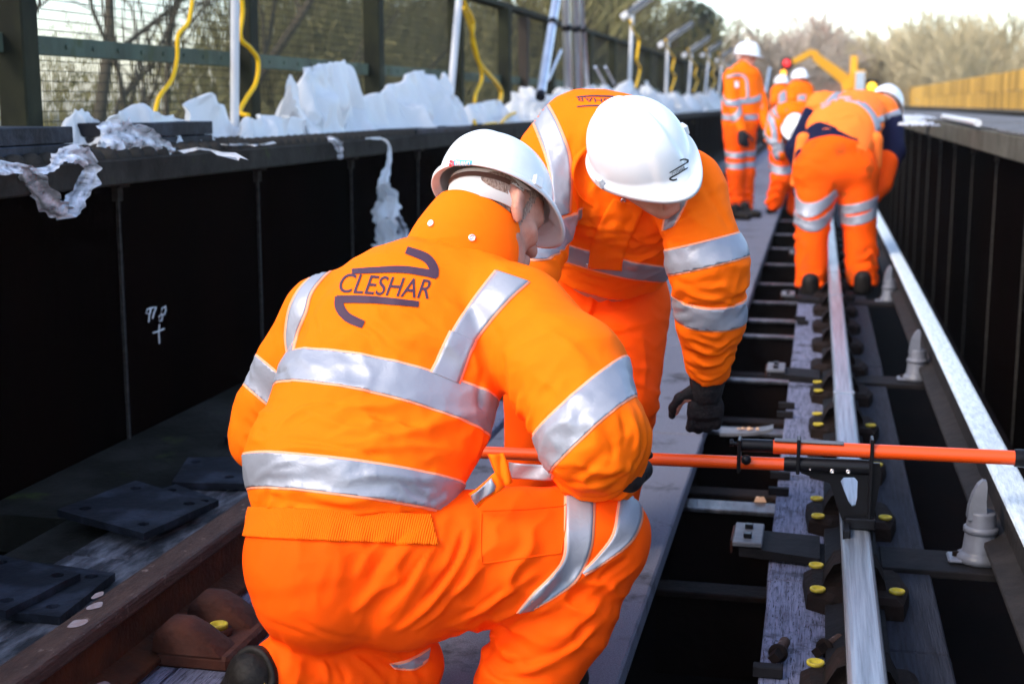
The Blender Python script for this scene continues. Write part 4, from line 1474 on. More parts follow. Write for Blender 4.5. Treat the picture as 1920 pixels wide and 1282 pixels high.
def taped(skin, R, ea, eb, off=.003, n=48, m=8):
    wa, wb = widen(ea, eb)
    part('tape_backing', ribbon(skin, wa, wb, off - .0012, n, m), R, M['tape_edge'])
    return part('reflective_tape', ribbon(skin, ea, eb, off, n, m), R, M['tape'])

def bvh_of(o):
    me = o.data
    return BVHTree.FromPolygons([tuple(v.co) for v in me.vertices], [tuple(p.vertices) for p in me.polygons])

def shell(skin, mask, off, name, root, m):
    N = normals(skin.V, skin.Q)
    fm = mask[skin.Q].all(1)
    Q = skin.Q[fm]
    u = np.unique(Q); mp = np.full(len(skin.V), -1); mp[u] = np.arange(len(u))
    me = bpy.data.meshes.new(name)
    me.from_pydata((skin.V[u] + N[u] * off).tolist(), [], mp[Q].tolist())
    me.polygons.foreach_set('use_smooth', [True] * len(me.polygons))
    return part(name, me, root, m)

def stud(p, n, root, r=0.007, sub=None):
    q = Vector(n).to_track_quat('Z', 'Y').to_matrix().to_4x4()
    mb = MB()
    mb.lathe([(r, -0.001), (r, 0.001), (r * .8, 0.0025), (r * .55, 0.0018), (r * .5, 0.0005), (r * .22, 0.0008), (r * .15, .002), (0.0, 0.002)], 16, Matrix.Translation(Vector(p)) @ q)
    return mbpart('press_stud', mb, root, M['stud'], sub)

# ---- 1. the kneeling worker ------------------------------------
def kneeler():
    R = thing('person', 'kneeling worker seen from behind, dark lettering across his orange jacket', 'person', root_at(at(640, 1080, 2.72)))
    A = at
    w = unit(CR * .90 - CU * .26 - CF * .22)
    T = [A(655, 985, 2.72), A(660, 890, 2.73), A(712, 770, 2.80), A(768, 650, 2.85), A(805, 570, 2.90), A(850, 500, 2.95)]
    WD = [(.190, .150), (.212, .165), (.215, .160), (.210, .150), (.185, .125), (.105, .085)]
    pr = [el(T[i], T[i + 1], *WD[i], *WD[i + 1], w, 'torso') for i in range(5)]
    shL, shR = A(612, 598, 2.93), A(965, 600, 2.83)
    pr += [rc(shL, A(800, 545, 2.93), .090, .105, 'torso'), rc(shR, A(850, 545, 2.92), .105, .105, 'torso')]
    # right arm (image right) with elbow out over the knee
    eR, hR = A(1112, 815, 2.62), A(1150, 862, 2.98)
    m1 = A(1065, 700, 2.72)
    pr += [rc(shR, m1, .108, .112, 'armR'), rc(m1, eR, .112, .100, 'armR'), rc(eR, A(1120, 862, 2.72), .096, .088, 'armR'), rc(A(1120, 862, 2.72), hR, .086, .055, 'armR')]
    # left arm hanging to the far side
    eL, hL = A(512, 770, 2.98), A(478, 838, 2.98)
    pr += [rc(shL, A(560, 680, 2.95), .085, .080, 'armL'), rc(A(560, 680, 2.95), eL, .080, .070, 'armL'), rc(eL, hL, .072, .048, 'armL'), rc(eL, A(490, 815, 2.98), .072, .066, 'armL')]
    ax = unit(T[1] - T[0])
    J = Skin(pr, 0.0055, 0.026, 2, cuts=[(A(655, 968, 2.72), -ax + 0.12 * w)])
    J.crumple(0.0055, 6.0, 1, (1, 1, 1.3))
    J.crumple(0.0028, 15.0, 2)
    J.folds(ax * .9 - w * .35, .052, .0075, lambda V: seg_mask(A(520, 800, 2.60), A(880, 850, 2.62), .13)(V) * .8, 3, cover=-.1)
    J.folds(ax, .034, .0085, lambda V: seg_mask(A(470, 935, 2.60), A(850, 955, 2.60), .050)(V), 5, warp=1.3, cover=.15)
    J.folds(w, .030, .0055, lambda V: seg_mask(A(470, 955, 2.60), A(850, 970, 2.60), .038)(V), 6, cover=.3)
    J.folds(unit(eR - shR), .048, .0085, lambda V: near(A(1120, 830, 2.60), .13)(V), 7, cover=.1)
    J.folds(unit(hR - eR) + .4 * CR, .040, .009, lambda V: near(A(1150, 860, 2.66), .10)(V), 8, cover=.2)
    J.folds(unit(eR - shR) - .5 * CR, .060, .0055, lambda V: near(A(1000, 660, 2.72), .15)(V), 9, cover=-.1)
    J.folds(unit(eR - shR), .040, .010, lambda V: near(A(945, 790, 2.68), .085)(V), 10, cover=.3)
    J.folds(unit(eL - shL), .036, .0085, lambda V: seg_mask(A(500, 740, 2.92), A(480, 830, 2.92), .07)(V), 11, cover=.3)
    J.folds(unit(CR + CU * .7), .055, .0045, lambda V: near(A(720, 640, 2.72), .22)(V), 12, cover=-.15)
    J.creases([
        # body folds
        ([(560, 760), (640, 800), (760, 830), (880, 850)], .022, .010), ([(560, 835), (680, 830), (800, 800), (880, 780)], .018, .008),
        ([(600, 745), (700, 775), (800, 800)], .014, -.007), ([(530, 880 - 60), (600, 830), (700, 850), (830, 880)], .012, -.008),
        ([(470, 925), (560, 918), (640, 940), (720, 930), (800, 950)], .016, .010), ([(470, 945), (560, 945), (650, 955), (760, 955)], .008, -.006),
        ([(500, 850), (560, 838), (650, 845), (760, 838), (860, 845)], .010, .006), ([(480, 900), (520, 870), (560, 862)], .010, .006),
        ([(640, 905), (700, 890), (790, 900), (850, 915)], .010, .007), ([(520, 800), (560, 770), (620, 755)], .012, .006),
        # arm pit and elbow
        ([(905, 690), (900, 760), (925, 830), (955, 880)], .014, -.016), ([(880, 640), (895, 700), (915, 760)], .020, .007),
        ([(950, 640), (945, 720), (965, 790)], .020, -.008), ([(930, 770), (960, 830), (985, 870)], .012, -.008),
        ([(1180, 780), (1195, 810), (1190, 850)], .012, .008), ([(1160, 770), (1172, 805), (1165, 840)], .010, -.007),
        ([(1080, 870), (1120, 885), (1170, 880)], .012, .008), ([(1050, 900), (1110, 905), (1165, 895)], .010, -.006),
        ([(1000, 700), (1060, 740), (1110, 745)], .016, .005), ([(1010, 620), (1060, 640), (1110, 690)], .018, .005),
        ([(985, 890), (1020, 915), (1060, 922)], .010, .008), ([(1130, 800), (1150, 840), (1140, 880)], .011, -.006),
        # left sleeve
        ([(500, 690), (525, 700), (548, 690)], .010, -.006), ([(470, 770), (500, 775), (530, 760)], .012, .007), ([(462, 800), (490, 808), (515, 795)], .010, -.006), ([(455, 815), (480, 825), (505, 815)], .008, .005),
        ([(530, 600), (540, 660), (545, 720)], .010, -.008),
        # shoulder
        ([(640, 620), (700, 640), (780, 640)], .03, .005), ([(760, 620), (830, 640), (880, 690)], .022, .006), ([(840, 560), (900, 580), (940, 640)], .02, -.004),
    ])
    J.relax()
    part('jacket', J.mesh('jacket', M['orange']), R)
    # tapes
    up = [('torso',)]
    def tape(px, width, groups, clip=(), lab=None):
        P3 = [J.hit(*q)[0] for q in px]
        c3 = P3[1]; kp = (lambda V: ((V - c3) ** 2).sum(1) < .17 ** 2) if groups == ['armL'] else None
        part('tape_backing', J.band(P3, width + .009, groups, clip=clip, off=.0012, keep=kp), R, M['tape_edge'])
        return part('reflective_tape', J.band(P3, width, groups, clip=clip, off=.0028, keep=kp), R, M['tape'], label=lab)
    tape([(560, 682), (725, 707), (925, 790)], .070, ['torso'])
    tape([(480, 880), (645, 893), (840, 928)], .062, ['torso'])
    b1 = [J.hit(*q)[0] for q in [(560, 682), (725, 707), (925, 790)]]
    nb = unit(np.cross(b1[1] - b1[0], b1[2] - b1[0])); nb = nb if nb @ CU < 0 else -nb
    top_clip = [(b1[1] - nb * .036, nb)]
    taped(J, R, [(932, 508), (900, 548), (868, 592), (848, 626), (840, 645)], [(990, 528), (955, 560), (918, 602), (884, 645), (868, 668)])
    taped(J, R, [(846, 622), (830, 655), (819, 680), (809, 699)], [(889, 640), (878, 665), (868, 692), (858, 719)], .0045)
    taped(J, R, [(612, 500), (585, 520), (562, 545), (545, 580), (538, 625), (540, 660)], [(636, 494), (605, 520), (582, 550), (572, 585), (556, 625), (548, 658)])
    tape([(992, 845), (1075, 785), (1152, 722)], .070, ['armR'])
    tape([(482, 705), (502, 722), (524, 742)], .060, ['armL'])
    # lettering on the back
    W = (167, 13); Hh = (11, -43)
    vs, fs = text_shape('CLESHAR', 0.12, 1.0, 0.004)
    xs = [v[0] for v in vs]; ys = [v[1] for v in vs]
    x0, x1, y0, y1 = min(xs), max(xs), min(ys), max(ys)
    vs = [((u - (x0 + x1) / 2) / (x1 - x0), (v - (y0 + y1) / 2) / (y1 - y0)) for u, v in vs]
    sh = [(affine(vs, (723, 537), (170, 13), (9, -36)), fs)]
    jt = J.tree()
    pixel_print('lettering', sh, jt, R, M['print'])
    logo = [stroke_shape([(661, 510), (745, 506), (790, 511), (819, 517)], [5, 6.5, 7, 7.5]), stroke_shape([(813, 521), (813, 504), (798, 484), (762, 470)], [8, 8.5, 8.5, 7]),
            stroke_shape([(785, 571), (725, 565), (680, 562), (632, 562)], [5.5, 6.5, 7, 7]), stroke_shape([(637, 557), (638, 577), (653, 596), (682, 609)], [8, 8.5, 8.5, 7])]
    pixel_print('emblem', logo, jt, R, M['print'], off=.0022)
    # stand-up collar
    c0, c1, c2 = A(862, 492, 2.95), A(868, 430, 2.97), A(905, 385, 3.00)
    ca = unit(CR * .93 - CU * .33 - CF * .15); cu = unit(c2 - c0); cb = unit(np.cross(ca, cu))
    rings = []
    for (c, ra, rb, tw) in ((c0 - cu * .02, .125, .105, 0), (A(872, 470, 2.950), .122, .112, .1), (A(884, 447, 2.955), .116, .114, .2), (A(893, 424, 2.962), .107, .112, .3), (A(900, 404, 2.968), .096, .106, .4)):
        rings.append(oval(c, ca * ra, cb * rb, 64, .02, tw))
    K = ring_loft(rings)
    co = solid(K, 0.006, M['orange'], 'collar', R)
    s_ = co.modifiers.new('round', 'SUBSURF'); s_.levels = s_.render_levels = 1
    ct = bvh_of(co)
    for px, py in ((808, 419), (885, 446)):
        d = Vector(ray(px, py)).normalized()
        h = ct.ray_cast(Vector(EYE), d)
        if h[0]:
            n_ = h[1] if h[1].dot(d) < 0 else -h[1]
            stud(h[0] + n_ * .001, n_, R, .0078, co)
    # head, neck, hidden body: one continuous surface
    u = unit(CU * .86 + CF * .40 + CR * .17); f = unit(CR * .71 + CF * .56 - CU * .40)
    hc = A(930, 362, 2.985)
    hp, P, _ax = head_prims(hc - unit(u - f * (u @ f)) * .060 + CR * .012, f, u, 1.0, A(885, 480, 2.95), .062)
    bp = hp + [el(T[0], T[2], .15, .11, .165, .12, w), el(T[2], T[4], .165, .12, .15, .085, w), rc(shL, shR, .06, .06), rc(shL, eL, .05, .042), rc(eL, hL, .042, .03),
               rc(shR, eR, .055, .045), rc(eR, hR, .045, .032), rc(A(640, 1060, 2.70), A(760, 1050, 2.70), .11, .11),
               rc(A(800, 1060, 2.72), A(1105, 1010, 2.75), .10, .07), rc(A(1105, 1010, 2.75), A(985, 1285, 2.75), .06, .045), rc(A(640, 1100, 2.75), A(765, 1262, 2.83), .09, .06), rc(A(765, 1268, 2.83), A(500, 1265, 2.65), .055, .042)]
    hd = unit(hR - A(1120, 862, 2.72))
    bp += hand_prims(hR + hd * .033, hd, CU, None, .96, 1.0, .0078)
    hdL = unit(CF * .8 + CR * .6 - CU * .1)
    bp += hand_prims(hL + hdL * .033, hdL, CU, None, .96, .7, .0078)
    B = Skin(bp, 0.0062, 0.012, 2)
    part('body', B.mesh('body', M['skin']), R)
    r_, f_, u_ = _ax
    q = B.V - (hc - u_ * .060 + CR * .012)
    hx, hy, hz = q @ r_, q @ f_, q @ u_
    ear = (np.abs(hx) > .0735) & (hy > -.035) & (hy < .02) & (hz > -.045) & (hz < .04)
    mask = (hz > -.085 + .45 * np.minimum(hy, 0)) & (hz < .13) & (np.abs(hx) < .1) & (hy > -.14) & ((hy < .032 + .25 * hz) | (hz > .05)) & (hy < .09) & ~ear & ((hz > -.04) | (hy < .0))
    shell(B, mask, .0018, 'cropped_hair', R, M['hair'])
    hat, Mx = hard_hat(R, hc, f, u, .98)
    # maker's label near the back of the shell
    ht = bvh_of(hat)
    quad = lambda x0, y0, x1, y1, sk=0, n=8, m=5: ([(x0 + (x1 - x0) * i / n + sk * (1 - j / m), y0 + (y1 - y0) * j / m + 2.0 * i / n) for j in range(m + 1) for i in range(n + 1)], [(j * (n + 1) + i, j * (n + 1) + i + 1, (j + 1) * (n + 1) + i + 1, (j + 1) * (n + 1) + i) for j in range(m) for i in range(n)])
    pixel_print('helmet_label', [quad(849, 300, 883, 311, 3)], ht, R, M['blue_label'], hat, .0012)
    pixel_print('helmet_label', [quad(843, 300, 848, 305, 1), quad(842, 306, 847, 311, 1), quad(848.5, 302, 851, 309, 1)], ht, R, M['red_label'], hat, .0014)
    vs, fs = text_shape('BRAND', 0.1, 1.0, 0.015)
    xs = [v[0] for v in vs]; ys = [v[1] for v in vs]
    vs = [((a - min(xs)) / (max(xs) - min(xs)) - .5, (b_ - min(ys)) / (max(ys) - min(ys)) - .5) for a, b_ in vs]
    pixel_print('helmet_lettering', [(affine(vs, (868, 307), (27, 1.6), (1, -7)), fs)], ht, R, M['white_print'], hat, .0022)
    # trousers
    w2 = unit(CR)
    tp = [el(A(650, 985, 2.72), A(650, 1030, 2.70), .190, .145, .195, .155, w2, 'hip'),
          rc(A(600, 1068, 2.66), A(604, 1088, 2.66), .142, .137, 'hip'), rc(A(740, 1055, 2.69), A(740, 1085, 2.69), .140, .135, 'hip'),
          rc(A(770, 1060, 2.70), A(960, 1040, 2.72), .148, .124, 'legR'), rc(A(960, 1040, 2.72), A(1110, 1005, 2.75), .124, .108, 'legR'),
          rc(A(1112, 1012, 2.75), A(1050, 1150, 2.74), .106, .100, 'shinR'), rc(A(1050, 1150, 2.74), A(980, 1275, 2.74), .100, .094, 'shinR'),
          rc(A(640, 1100, 2.75), A(740, 1240, 2.82), .12, .09, 'legL'), rc(A(742, 1268, 2.82), A(640, 1262, 2.74), .080, .082, 'shinL'), rc(A(640, 1262, 2.74), A(535, 1262, 2.67), .082, .074, 'shinL'),
          rc(A(700, 1262, 2.78), A(775, 1245, 2.80), .07, .052, 'shinL')]
    cutL = (A(508, 1262, 2.65), unit(-CR * .9 + CU * .35 - CF * .3))
    TR = Skin(tp, 0.0056, 0.030, 2)
    TR.crumple(0.004, 5.5, 4)
    TR.crumple(0.0016, 16.0, 6)
    rid, cre = .0105, -.0105
    td = unit(CR * .80 - CU * .60)
    TR.folds(td, .062, .0085, lambda V: seg_mask(A(760, 1090, 2.58), A(1060, 1060, 2.62), .12)(V), 13, warp=.35, cover=.0)
    TR.folds(unit(A(985, 1290, 2.74) - A(1112, 1012, 2.75)), 0.06, .008, lambda V: near(A(1080, 1110, 2.66), .12)(V), 14, warp=.4, cover=.1)
    TR.folds(unit(CU * .8 + CR * .5), .060, .010, lambda V: near(A(960, 1230, 2.68), .13)(V), 15, warp=.4, cover=.1)
    TR.folds(CR, .036, .008, lambda V: seg_mask(A(560, 1240, 2.62), A(800, 1250, 2.72), .06)(V), 16, cover=.2)
    TR.folds(CR, .05, .005, lambda V: seg_mask(A(480, 1012, 2.5), A(800, 1010, 2.5), .06)(V), 17, cover=.2)
    TR.creases([
        ([(800, 985), (740, 1060), (690, 1120), (660, 1150)], .013, rid), ([(760, 1000), (715, 1050), (690, 1090)], .009, cre), ([(735, 1000), (690, 1040), (668, 1085)], .011, rid * .8),
        ([(845, 960), (800, 1040), (770, 1100), (720, 1160)], .014, rid), ([(830, 985), (790, 1050), (755, 1105)], .008, cre),
        ([(885, 965), (875, 1030), (840, 1090), (790, 1150), (740, 1185)], .012, rid), ([(872, 985), (858, 1040), (822, 1095), (770, 1150)], .007, cre * 1.2),
        ([(930, 1040), (880, 1085), (820, 1150), (770, 1185)], .012, rid * .8), ([(905, 1050), (860, 1095), (800, 1160)], .007, cre * .8),
        ([(1010, 1070), (960, 1105), (890, 1150), (830, 1180)], .012, rid * .8), ([(985, 1075), (930, 1115), (860, 1160)], .008, cre * .8),
        ([(1050, 1060), (1010, 1110), (960, 1150), (890, 1175)], .011, rid), ([(1060, 1085), (1020, 1130), (975, 1160)], .007, cre),
        ([(1090, 1060), (1060, 1110), (1010, 1145), (960, 1165)], .010, rid * .8), ([(1130, 1050), (1090, 1110), (1040, 1150)], .010, cre * .7),
        ([(1190, 1010), (1140, 1050), (1090, 1080), (1050, 1130)], .011, rid), ([(1180, 1045), (1130, 1080), (1085, 1120)], .008, cre),
        ([(1205, 1050), (1150, 1100), (1100, 1160), (1040, 1200)], .013, rid * .7), ([(1150, 1130), (1080, 1210), (1010, 1250), (950, 1270)], .014, rid), ([(1120, 1150), (1060, 1215), (990, 1240), (930, 1240)], .010, cre),
        ([(930, 1190), (910, 1230), (935, 1265), (1000, 1270)], .012, cre * 1.2), ([(960, 1180), (945, 1220), (970, 1245), (1030, 1240)], .012, rid),
        ([(640, 1010), (600, 1090), (590, 1150)], .02, rid * .4), ([(552, 995), (556, 1080), (575, 1150)], .004, -.0025),
        ([(470, 1130), (520, 1170), (600, 1195)], .012, cre * .3), ([(560, 1160), (620, 1190), (700, 1205)], .010, cre * .5),
        ([(620, 1225), (640, 1250), (650, 1280)], .010, cre), ([(660, 1228), (690, 1250), (720, 1280)], .009, rid), ([(600, 1222), (610, 1250), (615, 1282)], .010, rid), ([(700, 1225), (750, 1250), (800, 1262)], .008, cre), ([(720, 1222), (770, 1240), (812, 1240)], .007, rid),
    ])
    TR.relax()
    part('trousers', TR.mesh('trousers', M['orange_trouser']), R)
    # elastic waistband under the blouson
    me = TR.band([TR.hit(*q)[0] for q in ((475, 977), (640, 984), (790, 990))], .056, ['hip', 'legR'], off=.007, clip=[(A(812, 990, 2.55), unit(CR + .3 * CU))])
    part('waistband', me, R, M['rib'])
    def ttape(px, width, groups, clip=()):
        return part('reflective_tape', TR.band([TR.hit(*q)[0] for q in px], width, groups, clip=clip), R, M['tape'])
    taped(TR, R, [(1062, 930), (1062, 985), (1060, 1040), (1040, 1075), (1000, 1115), (972, 1148)], [(1112, 930), (1111, 980), (1105, 1030), (1080, 1085), (1040, 1118), (1000, 1142)])
    taped(TR, R, [(1165, 915), (1160, 960), (1150, 1005), (1120, 1045), (1092, 1074)], [(1200, 940), (1200, 975), (1180, 1015), (1140, 1048), (1094, 1076)])
    taped(TR, R, [(733, 1247), (770, 1238), (806, 1217)], [(737, 1251), (775, 1251), (803, 1234)])
    # cargo pocket flap: stitched rectangle on the thigh
    pk = [(903, 958), (985, 955), (1058, 948), (1062, 945), (1060, 990), (1052, 1036), (985, 1045), (903, 1056), (901, 1010), (903, 958)]
    pts = []
    for (x0, y0), (x1, y1) in zip(pk[:-1], pk[1:]):
        for t in np.linspace(0, 1, 10, endpoint=False):
            h, nn = TR.hit(x0 + (x1 - x0) * t, y0 + (y1 - y0) * t)
            pts.append(h + nn * .0008)
    mb = MB(); mb.tube(pts, .0016, 5); mbpart('pocket_seam', mb, R, M['orange_trouser'])
    # loose jacket front with strip of tape beside the arm
    def flap(quad_px, d, m, name, th=.004, bulge=.012):
        n = 8
        q = [A(x, y, dd) for (x, y), dd in zip(quad_px, d)]
        vs, fs = [], []
        for i in range(n + 1):
            for j in range(n + 1):
                s, t = i / n, j / n
                p = q[0] * (1 - s) * (1 - t) + q[1] * s * (1 - t) + q[2] * s * t + q[3] * (1 - s) * t
                p = p - CF * bulge * sin(pi * s) * (1 - .5 * t) - CF * .006 * sin(7 * s + 3 * t)
                vs.append(tuple(p))
        for i in range(n):
            for j in range(n):
                k = i * (n + 1) + j
                fs.append((k, k + 1, k + n + 2, k + n + 1))
        return solid(MB().add(vs, fs, True), th, m, name, R)
    flap([(880, 925), (930, 885), (945, 912), (895, 950)], (2.60, 2.58, 2.58, 2.60), M['orange'], 'jacket_front')
    flap([(884, 928), (922, 896), (930, 916), (890, 946)], (2.592, 2.572, 2.572, 2.592), M['tape'], 'reflective_tape', .002)
    flap([(918, 850), (945, 850), (958, 905), (940, 914)], (2.60, 2.60, 2.585, 2.59), M['orange'], 'jacket_front')
    flap([(955, 866), (1035, 872), (1040, 900), (955, 896)], (2.74, 2.72, 2.72, 2.74), M['tape'], 'reflective_tape', .002)
    # black cuff and gloves
    for (h0, dd, side, cl) in ((hL, hdL, CU, .7), (hR, hd, CU, 1.0)):
        mb = MB(); a0 = unit(np.cross(dd, CF if abs(dd @ CF) < .9 else CU)); b0 = np.cross(dd, a0)
        K = ring_loft([oval(h0 + dd * t, a0 * r, b0 * r, 24) for t, r in ((-.005, .056 if cl > .8 else .048), (.02, .058 if cl > .8 else .048), (.045, .050 if cl > .8 else .044), (.046, .036))])
        mbpart('cuff', K, R, M['glove'])
        G = Skin(hand_prims(h0 + dd * .03, dd, side, None, 1.08, cl, .0105), .004, .008, 1)
        part('glove', G.mesh('glove', M['glove']), R)
    G = Skin([rc(A(1150, 900, 2.655), A(1180, 898, 2.66), .018, .024), rc(A(1180, 898, 2.66), A(1204, 880, 2.70), .024, .022)], .0045, .012, 2)
    part('cuff', G.mesh('cuff', M['glove']), R)
    # boots
    L0, L1 = A(560, 1262, 2.69), A(482, 1268, 2.64)
    dz = unit(L1 - L0)
    G = Skin([rc(L0, L1, .056, .052), rc(L1, A(468, 1285, 2.66), .052, .045), rc(A(480, 1268, 2.64), A(450, 1300, 2.74), .05, .045)], .005, .02, 2)
    part('boot', G.mesh('boot', M['boot']), R)
    so_c = A(474, 1268, 2.605); sn = unit(-CF * .85 - CR * .35 + CU * .2); sa = unit(CR * .9 + CU * .3 - sn * ((CR * .9 + CU * .3) @ sn)); sb = np.cross(sn, sa)
    K = ring_loft([oval(so_c + sn * t, sa * r * .92, sb * r * 1.12, 40) for t, r in ((-.03, .046), (-.026, .052), (0.0, .053), (.004, .050), (.004, .040), (-.002, .036), (-.002, .001))])
    mbpart('sole', K, R, M['boot'])
    M['boot_mark'] = mat('yellow_sole_mark', (0.55, 0.32, 0.03), .5)
    ring = [so_c + sn * .003 + sa * .024 * cos(t) - sb * .012 + sb * .024 * sin(t) for t in np.linspace(0, 2 * pi, 25)]
    mbpart('sole_mark', MB().tube(ring, .0035, 6), R, M['boot_mark'])
    fa = A(980, 1290, 2.76); fw = unit(CR * .6 + CF * .7 * np.array([1, 1, 0])); fa[2] = .07
    G = Skin([rc(fa + np.array([0, 0, .03]), fa, .055, .052), rc(fa - np.array([0, 0, .02]), fa + fw * .15 - np.array([0, 0, .03]), .048, .042)], .007, .02, 2, cuts=[((0, 0, 0.002), (0, 0, -1))])
    part('boot', G.mesh('boot', M['boot']), R)
    return R

# ---- 2. the worker leaning over ---------------------------------
def leaner():
    R = thing('person', 'worker bending towards the camera, black gloved hand reaching down beside the walkway', 'person', root_at(at(1130, 530, 3.85)))
    A = at
    w = unit(CR * .95 - CU * .22 - CF * .16)
    T = [A(1132, 505, 3.80), A(1145, 430, 3.70), A(1155, 350, 3.58), A(1140, 270, 3.52), A(1160, 262, 3.44)]
    WD = [(.172, .130), (.185, .150), (.205, .150), (.185, .130), (.10, .09)]
    pr = [el(T[i], T[i + 1], *WD[i], *WD[i + 1], w, 'torso') for i in range(4)]
    pr += [rc(A(1085, 262, 3.62), A(1130, 268, 3.60), .105, .11, 'torso')]
    sA, sB = A(1042, 302, 3.54), A(1288, 352, 3.44)
    pr += [rc(sA, A(1130, 285, 3.52), .095, .11, 'torso'), rc(sB, A(1180, 320, 3.48), .088, .105, 'torso')]
    eB, hB = A(1328, 498, 3.40), A(1326, 712, 3.54)
    pr += [rc(sB, eB, .088, .092, 'armB'), rc(eB, A(1332, 600, 3.46), .093, .078, 'armB'), rc(A(1332, 600, 3.46), hB, .080, .049, 'armB')]
    eA, hA = A(1000, 455, 3.40), A(985, 590, 3.20)
    pr += [rc(sA, eA, .094, .082, 'armA'), rc(eA, hA, .08, .052, 'armA')]
    ax = unit(T[1] - T[0])
    J = Skin(pr, 0.0066, 0.026, 2, cuts=[(A(1140, 505, 3.78), -ax)])
    J.crumple(0.0055, 6.0, 11); J.crumple(0.0026, 15, 12)
    J.folds(unit(hB - sB), .045, .010, lambda V: near(A(1335, 555, 3.36), .13)(V), 23, cover=.1)
    J.folds(unit(hB - eB), .036, .009, lambda V: near(A(1325, 670, 3.46), .09)(V), 24, cover=.25)
    J.folds(unit(eB - sB) + .4 * CR, .050, .008, lambda V: near(A(1290, 410, 3.34), .12)(V), 25, cover=.0)
    J.folds(ax - .3 * w, .045, .009, lambda V: seg_mask(A(1080, 450, 3.56), A(1230, 450, 3.56), .11)(V), 26, cover=.1)
    J.folds(w, .05, .007, lambda V: near(A(1120, 360, 3.42), .13)(V), 27, cover=.1)
    J.folds(unit(eA - sA), .045, .008, lambda V: near(A(1010, 430, 3.34), .12)(V), 28, cover=.1)
    J.creases([
        ([(1260, 360), (1300, 410), (1330, 430)], .016, .010), ([(1310, 330), (1345, 390), (1370, 430)], .016, -.008), ([(1250, 440), (1300, 460), (1350, 440)], .012, -.006),
        ([(1280, 545), (1330, 560), (1390, 545)], .014, .008), ([(1285, 570), (1330, 575), (1380, 560)], .009, -.007), ([(1290, 640), (1325, 660), (1370, 640)], .013, .009), ([(1295, 670), (1325, 672), (1362, 660)], .009, -.008),
        ([(1300, 690), (1330, 700), (1358, 690)], .008, .006), ([(1265, 520), (1290, 535), (1340, 520)], .010, -.005), ([(1390, 500), (1370, 560), (1350, 590)], .012, .006),
        ([(1100, 400), (1130, 440), (1125, 490)], .010, .006), ([(1085, 380), (1110, 430), (1100, 480)], .010, -.008), ([(1180, 420), (1200, 450), (1240, 455)], .012, .008), ([(1150, 470), (1200, 480), (1240, 465)], .010, -.008),
        ([(1060, 350), (1080, 400), (1070, 450)], .014, .008), ([(1220, 400), (1240, 440), (1235, 480)], .012, -.010), ([(1120, 330), (1105, 380), (1110, 430)], .012, .006),
        ([(1100, 230), (1090, 280), (1110, 330)], .012, .007), ([(1070, 250), (1075, 300), (1090, 340)], .010, -.006), ([(985, 260), (1010, 300), (1010, 360)], .014, .006), ([(1000, 380), (1020, 420), (1050, 430)], .012, -.007),
    ])
    J.relax()
    part('jacket', J.mesh('jacket', M['orange']), R)
    def tape(px, width, groups, clip=()):
        P3 = [J.hit(*q)[0] for q in px]
        part('tape_backing', J.band(P3, width + .009, groups, clip=clip, off=.0012), R, M['tape_edge'])
        return part('reflective_tape', J.band(P3, width, groups, clip=clip, off=.0028), R, M['tape'])
    tape([(1256, 492), (1320, 478), (1382, 462)], .058, ['armB'])
    tape([(1280, 588), (1330, 600), (1384, 592)], .056, ['armB'])
    taped(J, R, [(994, 212), (1012, 255), (1030, 310), (1036, 360), (1040, 410)], [(1026, 197), (1046, 235), (1066, 290), (1069, 340), (1066, 400)])
    taped(J, R, [(1258, 372), (1250, 400), (1245, 432)], [(1292, 358), (1280, 390), (1262, 425)])
    tape([(1070, 478), (1110, 490), (1150, 500)], .045, ['torso'])
    tape([(975, 440), (1010, 448), (1050, 440)], .055, ['armA'])
    # front closing strip, studs, zip
    part('placket', ribbon(J, [(1150, 372), (1128, 410), (1112, 455), (1104, 500)], [(1212, 384), (1190, 430), (1172, 470), (1166, 505)], .007, 40, 10), R, M['orange'])
    for px, py in ((1168, 374), (1104, 497)):
        h, n = J.hit(px, py); stud(h + n * .004, n, R, .0075)
    # hem opening strap hanging below the jacket
    K = ring_loft([[tuple(A(1085, 485 + 6 * t, 3.64)), tuple(A(1120, 498 + 6 * t, 3.63)), tuple(A(1160, 505 + 6 * t, 3.64)), tuple(A(1215, 490 + 5 * t, 3.66))] for t in (0, 1, 2)], False)
    solid(K, .004, M['tape'], 'reflective_tape', R)
    K = ring_loft([[tuple(A(1095, 497 + 10 * t, 3.66)), tuple(A(1125, 511 + 10 * t, 3.65)), tuple(A(1165, 517 + 8 * t, 3.66)), tuple(A(1238, 470 + 8 * t, 3.70))] for t in (0, 1, 2)], False)
    solid(K, .006, M['orange'], 'hem_strap', R)
    # collar
    c0 = A(1150, 318, 3.47); cu = unit(-CF * .6 + CU * .05 + CR * .1 - CU * .3); ca = unit(CR * .95 - CU * .25 - cu * ((CR * .95 - CU * .25) @ cu)); cb = np.cross(ca, cu)
    K = ring_loft([oval(c0 + cu * t, ca * .118 * k, cb * .105 * k, 56, .02, t * 9) for t, k in ((-.05, 1.12), (-.02, 1.06), (.01, 1.0), (.04, .98), (.05, .97))])
    co = solid(K, .006, M['orange'], 'collar', R)
    for px, py, s in ((1120, 345, 1),):
        pass
    # head
    u = unit(CU * .66 - CF * .62 - CR * .28); f = unit(CR * .50 - CU * .62 - CF * .42)
    f = unit(f - u * (f @ u))
    hc = A(1198, 285, 3.315)
    hp, P, _ax = head_prims(hc - u * .030, f, u, 1.02, A(1145, 315, 3.50), .064)
